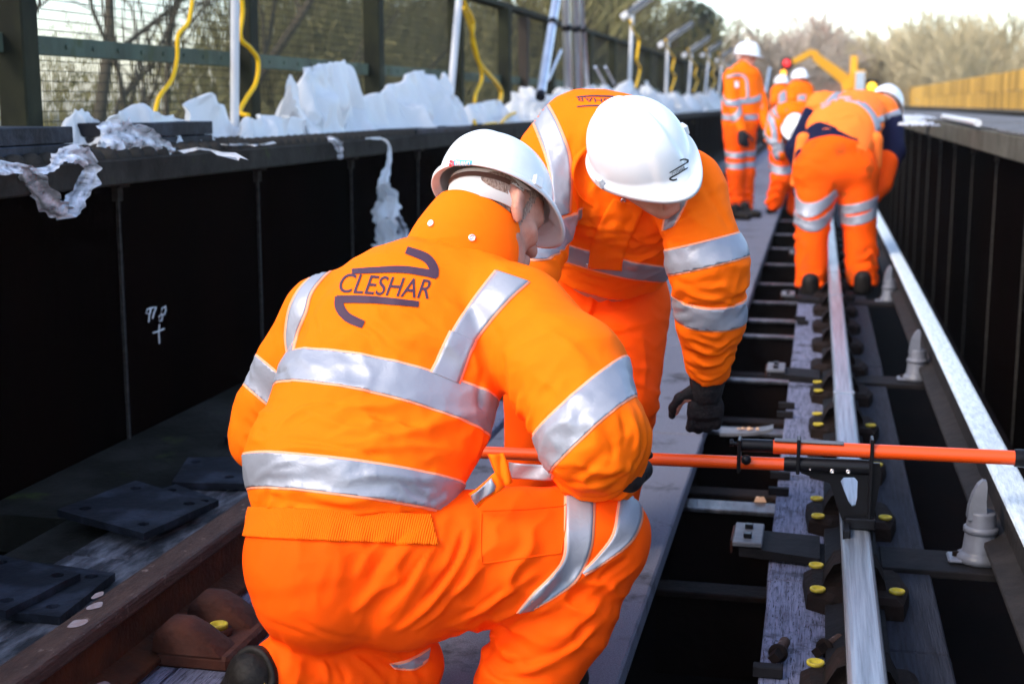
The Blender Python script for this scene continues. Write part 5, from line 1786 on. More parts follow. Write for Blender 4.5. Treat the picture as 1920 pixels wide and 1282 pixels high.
    bp = hp + [el(T[0], T[1], .13, .10, .15, .11, w), el(T[1], T[3], .15, .11, .14, .09, w), rc(sA, sB, .06, .06), rc(sB, eB, .05, .042), rc(eB, hB, .042, .032), rc(sA, eA, .05, .042), rc(eA, hA, .042, .032),
               rc(A(1100, 545, 3.9), A(1170, 545, 3.9), .10, .10), rc(A(1182, 570, 3.9), A(1172, 750, 3.74), .085, .06), rc(A(1172, 750, 3.74), A(1140, 975, 3.84), .055, .045),
               rc(A(1072, 570, 3.92), A(1020, 740, 3.80), .085, .06), rc(A(1020, 740, 3.80), A(1010, 945, 3.95), .055, .045)]
    hd = unit(A(1322, 790, 3.58) - hB)
    bp += hand_prims(hB + hd * .004, hd, unit(-CR), unit(-CF), .98, .55, .0078)
    bp += hand_prims(hA, unit(hA - eA), CU, None, 1.0, .8)
    B = Skin(bp, .0062, .012, 2)
    part('body', B.mesh('body', M['skin']), R)
    r_, f_, u_ = _ax
    q = B.V - (hc - u * .030)
    hx, hy, hz = q @ r_, q @ f_, q @ u_
    ear = (np.abs(hx) > .0735) & (hy > -.035) & (hy < .02) & (hz > -.045) & (hz < .04)
    mask = (hz > -.06) & (hz < .13) & (np.abs(hx) < .1) & (hy > -.14) & (hy < .005 - .3 * hz) & ~ear
    shell(B, mask, .0018, 'cropped_hair', R, M['hair'])
    hat, Mx = hard_hat(R, hc, f, u, 1.02)
    ht = bvh_of(hat)
    # company mark on the front of the shell
    ex, ey = (26, -15.5), (-3.5, -6.0)
    vs, fs = text_shape('CLESHAR', 0.1, 1.0, 0.0)
    xs = [v[0] for v in vs]; ys = [v[1] for v in vs]
    vs = [((a - min(xs)) / (max(xs) - min(xs)) - .5, (b_ - min(ys)) / (max(ys) - min(ys)) - .5) for a, b_ in vs]
    c = (1272, 321)
    pixel_print('helmet_lettering', [(affine(vs, c, (24, -13), (-3.0, -6.5)), fs)], ht, R, M['zip'], hat, .0012)
    st = lambda pts, ws: stroke_shape([(c[0] + a * 1.0, c[1] + b_) for a, b_ in pts], ws)
    pixel_print('helmet_emblem', [st([(-17, 3), (0, -7), (16, -16)], [1.0, 1.2, 1.4]), st([(16, -15), (17, -20), (10, -22), (2, -20)], [1.6, 1.7, 1.6, 1.2]),
                                  st([(17, -6), (0, 4), (-15, 12)], [1.0, 1.2, 1.4]), st([(-15, 12), (-16, 15), (-10, 17), (-3, 15)], [1.6, 1.7, 1.6, 1.2])], ht, R, M['zip'], hat, .0013)
    # lettering across the back, upside down from here
    vs, fs = text_shape('CLESHAR', 0.1, 1.0, 0.0)
    xs = [v[0] for v in vs]; ys = [v[1] for v in vs]
    vs = [((a - min(xs)) / (max(xs) - min(xs)) - .5, (b_ - min(ys)) / (max(ys) - min(ys)) - .5) for a, b_ in vs]
    jt = J.tree()
    # trousers
    tp = [el(A(1135, 520, 3.86), A(1132, 560, 3.90), .165, .125, .172, .130, unit(CR), 'hip'),
          rc(A(1180, 575, 3.88), A(1172, 750, 3.74), .116, .086, 'legB'), rc(A(1172, 750, 3.74), A(1140, 965, 3.84), .086, .076, 'legB'),
          rc(A(1060, 575, 3.92), A(1008, 740, 3.80), .110, .090, 'legA'), rc(A(1008, 740, 3.80), A(1000, 935, 3.95), .090, .080, 'legA')]
    TR = Skin(tp, .0066, .02, 2)
    TR.crumple(.0035, 6, 21); TR.crumple(.0014, 17, 22)
    TR.folds(CU + .3 * CR, .05, .009, lambda V: near(A(1130, 600, 3.80), .14)(V), 29, cover=.1)
    TR.folds(CU, .05, .010, lambda V: near(A(1190, 720, 3.66), .14)(V), 30, cover=.0)
    TR.creases([([(1100, 530), (1110, 570), (1095, 610)], .012, .007), ([(1125, 560), (1110, 590), (1095, 615)], .010, -.010), ([(1100, 600), (1150, 620), (1200, 610)], .012, .008), ([(1110, 590), (1160, 580), (1220, 560)], .012, -.006),
                ([(1160, 660), (1190, 690), (1220, 690)], .012, .007), ([(1150, 700), (1190, 725), (1220, 730)], .010, -.006), ([(1145, 530), (1148, 560), (1140, 590)], .006, -.004), ([(1200, 620), (1210, 680), (1205, 740)], .012, .006)])
    part('trousers', TR.mesh('trousers', M['orange_trouser']), R)
    # gloves and boots
    mb = ring_loft([oval(hB + hd * t, CR * r, unit(np.cross(hd, CR)) * r, 24) for t, r in ((-.01, .043), (.0, .046), (.03, .042), (.05, .036))])
    mbpart('cuff', mb, R, M['glove'])
    G = Skin(hand_prims(hB + hd * .0, hd, unit(-CR), unit(-CF), 1.10, .55, .0105), .004, .008, 1)
    part('glove', G.mesh('glove', M['glove']), R)
    G = Skin(hand_prims(hA, unit(hA - eA), CU, None, 1.08, .8, .0105), .005, .008, 1)
    part('glove', G.mesh('glove', M['glove']), R)
    for (x, y, d) in ((1140, 985, 3.84), (1000, 955, 3.95)):
        a = A(x, y, d); a[2] = .07
        fw = np.array([.25, -.95, 0])
        G = Skin([rc(a + np.array([0, 0, .04]), a, .055, .052), rc(a - np.array([0, 0, .02]), a + fw * .15 - np.array([0, 0, .03]), .048, .042)], .008, .02, 2, cuts=[((0, 0, 0.002), (0, 0, -1))])
        part('boot', G.mesh('boot', M['boot']), R)
    return R, J, jt, vs, fs

# ---- 3. the others, further along the track ----------------------
def figure(label, J, T, bodyP, head, h, tapes=(), ttapes=(), jm='orange', tm='orange_trouser', gloves=(), boots=(), extra=None, hatm=None, seed=0, cutsJ=(), cutsT=(), hat_detail=False, k=.03, tgroup=None):
    base = T[0][1]
    R = thing('person', label, 'person', root_at(base))
    SJ = Skin(J, h, k, 1, cuts=cutsJ); SJ.crumple(.006, 6, 30 + seed); SJ.folds(CU + .2 * CR, .07, .014, lambda V: np.ones(len(V)), 50 + seed, cover=-.25)
    part('jacket' if jm == 'orange' else 'vest', SJ.mesh('jacket', M['orange' if jm == 'orange' else 'vest_orange']), R)
    ST = Skin(T, h, k, 1, cuts=cutsT); ST.crumple(.007, 6, 40 + seed); ST.folds(CU + .15 * CR, .075, .018, lambda V: np.clip(1.2 - (V[:, 2] - .05) / .7, .25, 1), 60 + seed, cover=-.1)
    part('trousers', ST.mesh('trousers', M[tm]), R)
    for px, wd, gr in tapes:
        me = SJ.band([SJ.hit(*q)[0] for q in px], wd, gr, off=.004, thick=.003)
        part('reflective_tape', me, R, M['tape'])
    for px, wd, gr in ttapes:
        me = ST.band([ST.hit(*q)[0] for q in px], wd, gr, off=.004, thick=.003)
        part('reflective_tape', me, R, M['tape'])
    B = Skin(bodyP, min(h, .011), .018, 1)
    part('body', B.mesh('body', M['skin']), R)
    for a, d, side in gloves:
        G = Skin(hand_prims(a, d, side, None, 1.15, .6, .012), .008, .01, 1)
        part('glove', G.mesh('glove', M['glove']), R)
    for a, fw in boots:
        a = np.array(a)
        G = Skin([rc(a + np.array([0, 0, .05]), a, .058, .055), rc(a - np.array([0, 0, .02]), a + np.array(fw) * .16 - np.array([0, 0, .03]), .052, .045)], .012, .02, 2, cuts=[((0, 0, 0.003), (0, 0, -1))])
        part('boot', G.mesh('boot', M['boot']), R)
    if head is not None:
        c, f, u = head
        hard_hat(R, c, f, u, 1.02, detail=hat_detail)
    return R, SJ, ST

kneeler()
lean_root, LJ, ljt, lvs, lfs = leaner()
# upside-down word on the leaning man's back (only its last letters show past the hat)
pixel_print('lettering', [(affine(lvs, (1133, 190), (-104, -8), (4, 9)), lfs)], ljt, lean_root, M['print'])
pixel_print('emblem', [stroke_shape([(1082, 201), (1110, 199), (1150, 200)], [1.2, 1.4, 1.4]), stroke_shape([(1082, 183), (1110, 181), (1150, 182)], [1.2, 1.4, 1.4])], ljt, lean_root, M['print'])

def standing():
    A = at; D = 15.2
    J = [el(A(1388, 232, D), A(1390, 190, D), .20, .16, .205, .165, CR, 'torso'), el(A(1390, 190, D), A(1393, 145, D), .205, .165, .19, .14, CR, 'torso'), rc(A(1372, 146, D - .05), A(1412, 146, D), .085, .085, 'torso'),
         rc(A(1394, 134, D), A(1395, 127, D), .10, .085, 'collar'),
         rc(A(1372, 146, D - .08), A(1372, 195, D - .14), .088, .075, 'armR'), rc(A(1372, 195, D - .14), A(1391, 245, D - .22), .075, .055, 'armR'),
         rc(A(1414, 150, D + .05), A(1428, 195, D + .02), .082, .07, 'armL'), rc(A(1428, 195, D + .02), A(1437, 238, D - .12), .07, .05, 'armL')]
    T = [el(A(1387, 238, D), A(1387, 255, D), .185, .15, .18, .15, CR, 'hip'), rc(A(1378, 258, D - .02), A(1379, 325, D - .05), .115, .092, 'legR'), rc(A(1379, 325, D - .05), A(1381, 392, D + .02), .092, .08, 'legR'),
         rc(A(1398, 258, D + .05), A(1400, 325, D + .05), .11, .09, 'legL'), rc(A(1400, 325, D + .05), A(1398, 388, D + .1), .09, .078, 'legL')]
    f = unit(CR * .72 - CF * .55 - CU * .15); u = unit(CU)
    hc = A(1400, 101, D)
    hp, P, ax = head_prims(hc - CU * .028, f, u, 1.0, A(1393, 140, D), .06)
    bp = hp + [el(A(1388, 240, D), A(1393, 150, D), .14, .10, .15, .10, CR), rc(A(1378, 258, D), A(1381, 392, D), .07, .05), rc(A(1398, 258, D), A(1398, 388, D + .1), .07, .05), rc(A(1372, 146, D - .05), A(1391, 245, D - .22), .05, .035), rc(A(1414, 150, D + .05), A(1437, 238, D - .1), .05, .035)]
    R, SJ, ST = figure('upright worker in white hard hat and orange suit, standing on the walkway looking right', J, T, bp, (hc, f, u), .014,
                       tapes=[([(1360, 192), (1385, 192), (1412, 188)], .06, ['torso', 'armR']), ([(1360, 220), (1385, 222), (1412, 220)], .06, ['torso']), ([(1358, 219), (1372, 222), (1380, 218)], .06, ['armR'])],
                       ttapes=[([(1362, 289), (1380, 292), (1408, 289)], .06, None), ([(1362, 309), (1380, 312), (1408, 309)], .06, None)],
                       gloves=[(A(1393, 248, D - .23), unit(-CU + CR * .1), CR), (A(1437, 240, D - .12), unit(-CU), -CR)],
                       boots=[(onz(1378, 400, .07), (.85, -.45, 0)), (onz(1396, 396, .07), (.9, -.35, 0))], seed=1)
    part('reflective_tape', ribbon(SJ, [(1362, 143), (1385, 138), (1400, 146), (1404, 165), (1404, 186)], [(1363, 148), (1384, 143), (1396, 149), (1399, 166), (1399, 186)], .006, 24, 3), R, M['tape'])
    G = Skin([rc(at(1391, 252, 14.9), at(1391, 266, 14.9), .05, .045)], .012, .01, 1); part('knee_pad', G.mesh('knee_pad', M['glove']), R)
    pixel_print('shoulder_badge', [([(1377, 153), (1384, 153), (1385, 164), (1378, 165)], [(0, 1, 2, 3)])], SJ.tree(), R, M['white_print'], off=.004)
    return R
standing()

def vest_man():
    A = at; D = 9.1
    # trousers, seen from behind
    T = [el(A(1532, 322, D), A(1600, 322, D), .17, .16, .17, .16, CU, 'hip'), el(A(1566, 290, D), A(1568, 320, D), .225, .16, .245, .17, CR, 'hip'),
         rc(A(1536, 335, D), A(1524, 410, D - .02), .150, .110, 'legL'), rc(A(1524, 410, D - .02), A(1520, 537, D - .02), .108, .100, 'legL'),
         rc(A(1602, 335, D), A(1611, 410, D), .150, .108, 'legR'), rc(A(1611, 410, D), A(1617, 533, D + .03), .106, .102, 'legR')]
    # vest: back sloping up and away
    wv = unit(CR * .97 + CU * .1)
    J = [el(A(1568, 290, D), A(1585, 235, D + .15), .255, .15, .255, .16, wv, 'torso'), el(A(1585, 235, D + .15), A(1605, 208, D + .42), .255, .16, .25, .14, wv, 'torso'),
         rc(A(1540, 205, D + .38), A(1650, 212, D + .45), .115, .120, 'torso'), rc(A(1650, 212, D + .45), A(1668, 226, D + .42), .11, .09, 'torso')]
    cut = [(A(1540, 262, D - .1), unit(-CU * .9 - CF * .15 - CR * .30))]
    f = unit(CF * .75 - CU * .6 + CR * .3); u = unit(CU * .75 + CF * .5 + CR * .45)
    hc = A(1662, 197, D + .62)
    hp, P, ax = head_prims(hc - u * .028, f, unit(u - f * (u @ f)), 1.0, A(1630, 215, D + .45), .065)
    bp = hp + [el(A(1568, 300, D), A(1600, 215, D + .4), .18, .11, .18, .11, CR), rc(A(1536, 335, D), A(1522, 525, D), .08, .05), rc(A(1602, 335, D), A(1615, 525, D), .08, .05),
               rc(A(1530, 215, D + .35), A(1496, 280, D + .25), .05, .04), rc(A(1496, 280, D + .25), A(1520, 370, D + .25), .04, .03), rc(A(1665, 230, D + .4), A(1672, 290, D + .25), .05, .04), rc(A(1672, 290, D + .25), A(1640, 375, D + .15), .04, .03)]
    R, SJ, ST = figure('stooping worker in orange vest over a navy jumper, astride the silver rail', J, T, bp, (hc, f, u), .011, jm='vest',
                       tapes=[],
                       ttapes=[([(1500, 388), (1524, 392), (1546, 382)], .06, ['legL']), ([(1498, 415), (1524, 423), (1546, 414)], .06, ['legL']), ([(1580, 393), (1610, 390), (1636, 382)], .06, ['legR']), ([(1585, 412), (1612, 412), (1638, 400)], .055, ['legR'])],
                       boots=[(onz(1519, 543, .05), (-.2, .95, 0)), (onz(1617, 538, .05), (.2, .95, 0))], tm='orange_dirty', seed=2, hat_detail=False, cutsJ=cut, cutsT=[((0, 0, .03), (0, 0, -1))])
    for ea, eb in (([(1538, 196), (1570, 183), (1600, 184), (1626, 197), (1645, 222), (1655, 256)], [(1540, 205), (1570, 191), (1598, 192), (1620, 204), (1636, 226), (1644, 258)]), ([(1547, 192), (1560, 178), (1578, 169)], [(1556, 194), (1570, 181), (1587, 172)]), ([(1646, 220), (1668, 211), (1690, 203)], [(1648, 232), (1670, 223), (1692, 214)])):
        part('reflective_tape', ribbon(SJ, ea, eb, .005, 24, 3), R, M['tape'])
    # navy jumper: hem and sleeves
    N = [el(A(1568, 284, D + .02), A(1570, 262, D + .08), .238, .160, .235, .150, CR, ''), rc(A(1528, 215, D + .38), A(1494, 280, D + .25), .085, .075), rc(A(1494, 280, D + .25), A(1506, 330, D + .22), .075, .06), rc(A(1668, 228, D + .42), A(1674, 285, D + .28), .095, .08), rc(A(1674, 285, D + .28), A(1668, 305, D + .24), .08, .07)]
    G = Skin(N, .012, .03, 2, cuts=[(A(1568, 296, D - .1), unit(-CU - CF * .4)) ] if False else ()); part('jumper', G.mesh('jumper', M['navy']), R)
    # orange gauntlet on the right, vest panels hanging at both sides
    G = Skin([rc(A(1660, 305, D + .22), A(1652, 345, D + .18), .085, .07), rc(A(1652, 345, D + .18), A(1640, 372, D + .15), .068, .035)], .011, .02, 2); G.crumple(.006, 7, 51)
    part('gauntlet', G.mesh('gauntlet', M['orange_trouser']), R)
    def panel(px, ds, name):
        n = 10; q = [A(x, y, d) for (x, y), d in zip(px, ds)]
        vs, fs = [], []
        for i in range(n + 1):
            for j in range(n + 1):
                s, t = i / n, j / n
                p = q[0] * (1 - s) * (1 - t) + q[1] * s * (1 - t) + q[2] * s * t + q[3] * (1 - s) * t
                vs.append(tuple(p - CF * .05 * sin(pi * s) - CF * .02 * sin(5 * t)))
        for i in range(n):
            for j in range(n):
                k_ = i * (n + 1) + j; fs.append((k_, k_ + 1, k_ + n + 2, k_ + n + 1))
        solid(MB().add(vs, fs, True), .006, M['orange'], name, R)
    for a_, b_, r0_, r1_ in ((A(1507, 262, D + .02), A(1489, 345, D + .04), .05, .028), (A(1640, 262, D + .02), A(1645, 312, D + .05), .055, .03)):
        G = Skin([rc(a_, b_, r0_, r1_)], .012, .03, 2)
        part('vest_panel', G.mesh('vest_panel', M['vest_orange']), R)
    G = Skin([rc(A(1503, 290, D + .0), A(1494, 362, D + .06), .045, .03)], .012, .03, 2)
    part('jumper_tail', G.mesh('jumper_tail', M['navy']), R)
    return R
vest_man()

def croucher():
    A = at; D = 12.6
    T = [el(A(1478, 292, D), A(1480, 280, D), .17, .15, .16, .14, CR, 'hip'), rc(A(1472, 295, D), A(1466, 335, D - .1), .12, .095, 'legL'), rc(A(1466, 335, D - .1), A(1452, 380, D), .09, .075, 'legL'), rc(A(1490, 297, D), A(1496, 345, D), .11, .09, 'legR'), rc(A(1496, 345, D), A(1492, 390, D + .1), .09, .075, 'legR')]
    J = [el(A(1480, 278, D), A(1480, 240, D - .1), .185, .15, .20, .17, CR, 'torso'), el(A(1480, 240, D - .1), A(1486, 215, D - .2), .2, .17, .18, .12, CR, 'torso'),
         rc(A(1458, 222, D - .15), A(1450, 255, D - .25), .085, .075, 'armR'), rc(A(1450, 255, D - .25), A(1462, 290, D - .3), .075, .055, 'armR'), rc(A(1512, 225, D - .2), A(1520, 262, D - .3), .085, .07, 'armL')]
    f = unit(-CF * .7 - CU * .7 + CR * .2); u = unit(CU * .6 - CF * .75)
    hc = A(1493, 243, D - .42)
    hp, P, ax = head_prims(hc - u * .028, f, unit(u - f * (u @ f)), 1.0, A(1488, 225, D - .25), .06)
    bp = hp + [el(A(1480, 285, D), A(1486, 215, D - .2), .13, .1, .13, .1, CR), rc(A(1472, 295, D), A(1454, 378, D), .07, .045), rc(A(1490, 297, D), A(1492, 388, D + .1), .07, .045), rc(A(1458, 222, D - .15), A(1462, 290, D - .3), .05, .035), rc(A(1512, 225, D - .2), A(1520, 262, D - .3), .05, .035)]
    R, SJ, ST = figure('bowed worker partly hidden behind the navy sleeve, white hard hat hanging low', J, T, bp, (hc, f, u), .014,
                       tapes=[([(1446, 225), (1450, 240), (1452, 255)], .05, ['armR']), ([(1460, 235), (1466, 250), (1476, 262)], .05, ['torso']), ([(1450, 270), (1458, 273), (1470, 270)], .05, ['armR'])],
                       ttapes=[([(1455, 318), (1468, 320), (1480, 318)], .06, ['legL'])], boots=[(onz(1450, 388, .07), (-.2, -.9, 0)), (onz(1492, 392, .07), (.1, -.9, 0))], seed=3)
    pixel_print('back_print', [([(1474, 204), (1504, 203), (1502, 212), (1472, 214)], [(0, 1, 2, 3)])], SJ.tree(), R, mat('pink_print', (.75, .12, .10), .6), off=.005)
    return R
croucher()

def far_man(px, D, label, seed, hy, ty, w_=1.0):
    A = at
    J = [el(A(px, ty + 42 * 22 / D, D), A(px, ty, D), .2, .15, .2, .14, CR, 'torso'), rc(A(px - 11, ty, D), A(px - 15, ty + 20, D - .1), .08, .07, 'armR'), rc(A(px + 11, ty, D), A(px + 19, ty + 22, D - .1), .08, .07, 'armL'), rc(A(px, ty - 4, D), A(px, ty - 8, D), .1, .09, 'torso')]
    T = [el(A(px, ty + 45 * 22 / D, D), A(px, ty + 40 * 22 / D, D), .17, .14, .17, .14, CR, 'hip')]
    b = A(px, 400, D); g0 = onz(px - 4, 193 + 1.22 * 2582 / D * 1.0, 0.08); g0 = np.array([J[0][1][0] - .1, J[0][1][1], .09]); g1 = g0 + np.array([.22, 0.05, 0])
    T += [rc(T[0][1] + np.array([-.09, 0, 0]), g0, .11, .08, 'leg'), rc(T[0][1] + np.array([.09, 0, 0]), g1, .11, .08, 'leg')]
    f = unit(-CF * .9 + CR * .1 * seed); u = unit(CU)
    hc = A(px - 1, hy, D)
    hp, P, ax = head_prims(hc - CU * .028, f, u, 1.0, A(px, ty, D), .06)
    bp = hp + [rc(T[0][1], J[0][2], .12, .12), rc(T[0][1], g0, .06, .05), rc(T[0][1], g1, .06, .05), rc(J[1][1], J[1][2], .05, .04), rc(J[2][1], J[2][2], .05, .04)]
    R, SJ, ST = figure(label, J, T, bp, (hc, f, u), .02, tapes=[([(px - 10, ty + 16), (px, ty + 17), (px + 10, ty + 16)], .06, ['torso'])], boots=[(g0, (0, -1, 0)), (g1, (.1, -1, 0))], seed=seed)
    return R
far_man(1500, 20.5, 'far worker in orange behind the bowed man, white hard hat just below the digger arm', 5, 146, 168)
far_man(1466, 25.0, 'farthest worker under the amber beacon, pale hard hat and dark trousers', 6, 155, 172)
# ---------------------------------------------------------------- the gauge tool on the silver rail
TY = 3.44
def gauge():
    t = thing('track_gauge', 'orange telescopic track gauge with black bracket standing across the silver rail', 'track gauge', (RX, TY, 0.17))
    P = Matrix.Translation((-RX, -TY, -0.17))
    def add(name, mb, m, sub=None):
        o = mbpart_raw(name, mb, m)
        o.parent = sub or t
        if sub is None:
            o.matrix_parent_inverse = P
        return o
    def mbpart_raw(name, mb, m):
        me = mb.mesh(name, m)
        bm = bmesh.new(); bm.from_mesh(me); bmesh.ops.recalc_face_normals(bm, faces=bm.faces[:]); bm.to_mesh(me); bm.free()
        o = bpy.data.objects.new(name, me); C.objects.link(o); return o
    L = lambda px, py: ony(px, py, TY)
    z1, z2 = 0.304, 0.352          # lower (left) and upper (right) tube
    zl = lambda x: z1 + .004 * (x + .4)
    a, b = np.array([-1.40, TY, .300]), L(1472, 870)
    lower = add('lower_tube', MB().tube([a, b], .0165, 20), M['tool_orange'])
    # blue toothed scale along the lower tube
    mb = MB()
    x = -0.62
    while x < b[0] - .01:
        mb.box(x, x + .004, TY - .006, TY + .006, .3165 + .004 * (x + .4), .3225 + .004 * (x + .4)); x += .008
    mb.box(-0.62, b[0], TY - .007, TY + .007, .3145, .3178)
    add('toothed_scale', mb, M['tool_blue'])
    c, d = L(1450, 837), L(1902, 858)
    add('upper_tube', MB().tube([c, d], .0178, 20), M['tool_orange'])
    add('end_cap', MB().tube([d, d + np.array([.012, 0, 0]), d + np.array([.05, 0, -.001]), d + np.array([.052, 0, -.001])], [.0215, .0225, .0225, .018], 20), M['tool_black'])
    add('inner_sleeve', MB().tube([L(1384, 834), L(1388, 834), L(1449, 836)], [.0155, .0165, .0165], 20), M['tool_black'])
    add('blade_strip', MB().bbox(L(1452, 826)[0], L(1582, 828)[0], TY - .016, TY + .010, c[2] + .0165, c[2] + .0205, .001), M['steel_grey'])
    e0, e1 = L(1470, 869), L(1632, 876)
    add('lower_sleeve', MB().tube([e0, e0 + np.array([.006, 0, 0]), e1], [.0175, .019, .019], 20), M['tool_black'])
    # collar plates that join both tubes
    for px in (1386, 1497, 1634):
        q = L(px, 855)
        hgt = .052 if px != 1634 else .052
        zlo = q[2] - (.038 if px == 1386 else .042) - (.115 if px == 1634 else 0)
        mb = MB(); mb.bbox(q[0] - .0045, q[0] + .0045, TY - .024, TY + .026, zlo, q[2] + .047, .002)
        add('collar_plate', mb, M['tool_black'])
    q = L(1400, 857)
    add('clamp_knob', MB().lathe([(0.0, .014), (.011, .012), (.0125, .006), (.0125, 0), (.009, -.002), (0, -.004)], 20, Matrix.Translation((q[0], TY - .022, q[2])) @ Matrix.Rotation(pi / 2, 4, 'X')), M['tool_black'])
    q = L(1372, 830)
    k = add('thumb_screw', MB().tube([q, L(1385, 833)], .0045, 10), M['tool_black'])
    add('screw_head', MB().tube([q - np.array([.005, 0, 0]), q + np.array([.004, 0, 0])], .0095, 12), M['tool_black'], None)
    # bracket: tapering plate with a pear-shaped window, down to the rail head
    out = [(1502, 862), (1650, 868), (1652, 892), (1640, 960), (1636, 1012), (1585, 1012), (1578, 972), (1556, 905), (1502, 886)]
    win = [(1576, 901), (1582, 894), (1602, 894), (1608, 901), (1607, 935), (1604, 946), (1597, 948), (1591, 940), (1583, 920)]
    bm = bmesh.new()
    def loop(pts):
        vs = [bm.verts.new((L(x, y)[0], TY - .004, L(x, y)[2])) for x, y in pts]
        return [bm.edges.new((vs[i], vs[(i + 1) % len(vs)])) for i in range(len(vs))]
    es = loop(out) + loop(win)
    bmesh.ops.triangle_fill(bm, edges=es, use_beauty=True, use_dissolve=False)
    # drop faces that fill the window
    wx = [L(x, y)[0] for x, y in win]; wz = [L(x, y)[2] for x, y in win]
    def inside(x, z):
        c_ = False; j = len(wx) - 1
        for i in range(len(wx)):
            if (wz[i] > z) != (wz[j] > z) and x < (wx[j] - wx[i]) * (z - wz[i]) / (wz[j] - wz[i]) + wx[i]:
                c_ = not c_
            j = i
        return c_
    kill = [f for f in bm.faces if inside(f.calc_center_median().x, f.calc_center_median().z)]
    bmesh.ops.delete(bm, geom=kill, context='FACES_ONLY')
    ret = bmesh.ops.extrude_face_region(bm, geom=bm.faces[:])
    for v in ret['geom']:
        if isinstance(v, bmesh.types.BMVert):
            v.co.y += .010
    bmesh.ops.recalc_face_normals(bm, faces=bm.faces[:])
    me = bpy.data.meshes.new('bracket'); bm.to_mesh(me); bm.free(); me.materials.append(M['tool_black'])
    o = bpy.data.objects.new('bracket', me); C.objects.link(o); o.parent = t; o.matrix_parent_inverse = P
    # foot gripping the rail head
    f0, f1 = L(1582, 990)[0], L(1640, 990)[0]
    mb = MB(); mb.bbox(f0, f1, TY - .030, TY + .03, .1725, .200, .003); mb.bbox(f0 - .004, f0 + .014, TY - .10, TY + .02, .120, .190, .003)
    add('rail_foot', mb, M['tool_black'])
    for px, py, r in ((1560, 879, .0055), (1590, 880, .0055), (1519, 876, .002), (1590, 988, .004), (1624, 992, .003)):
        q = L(px, py)
        yy = TY - (.019 if py < 885 else .030)
        add('cap_screw', MB().lathe([(r, 0), (r, .003), (r * .55, .0035), (r * .5, .001), (0, .001)], 12, Matrix.Translation((q[0], yy, q[2])) @ Matrix.Rotation(pi / 2, 4, 'X')), M['stud'])
gauge()

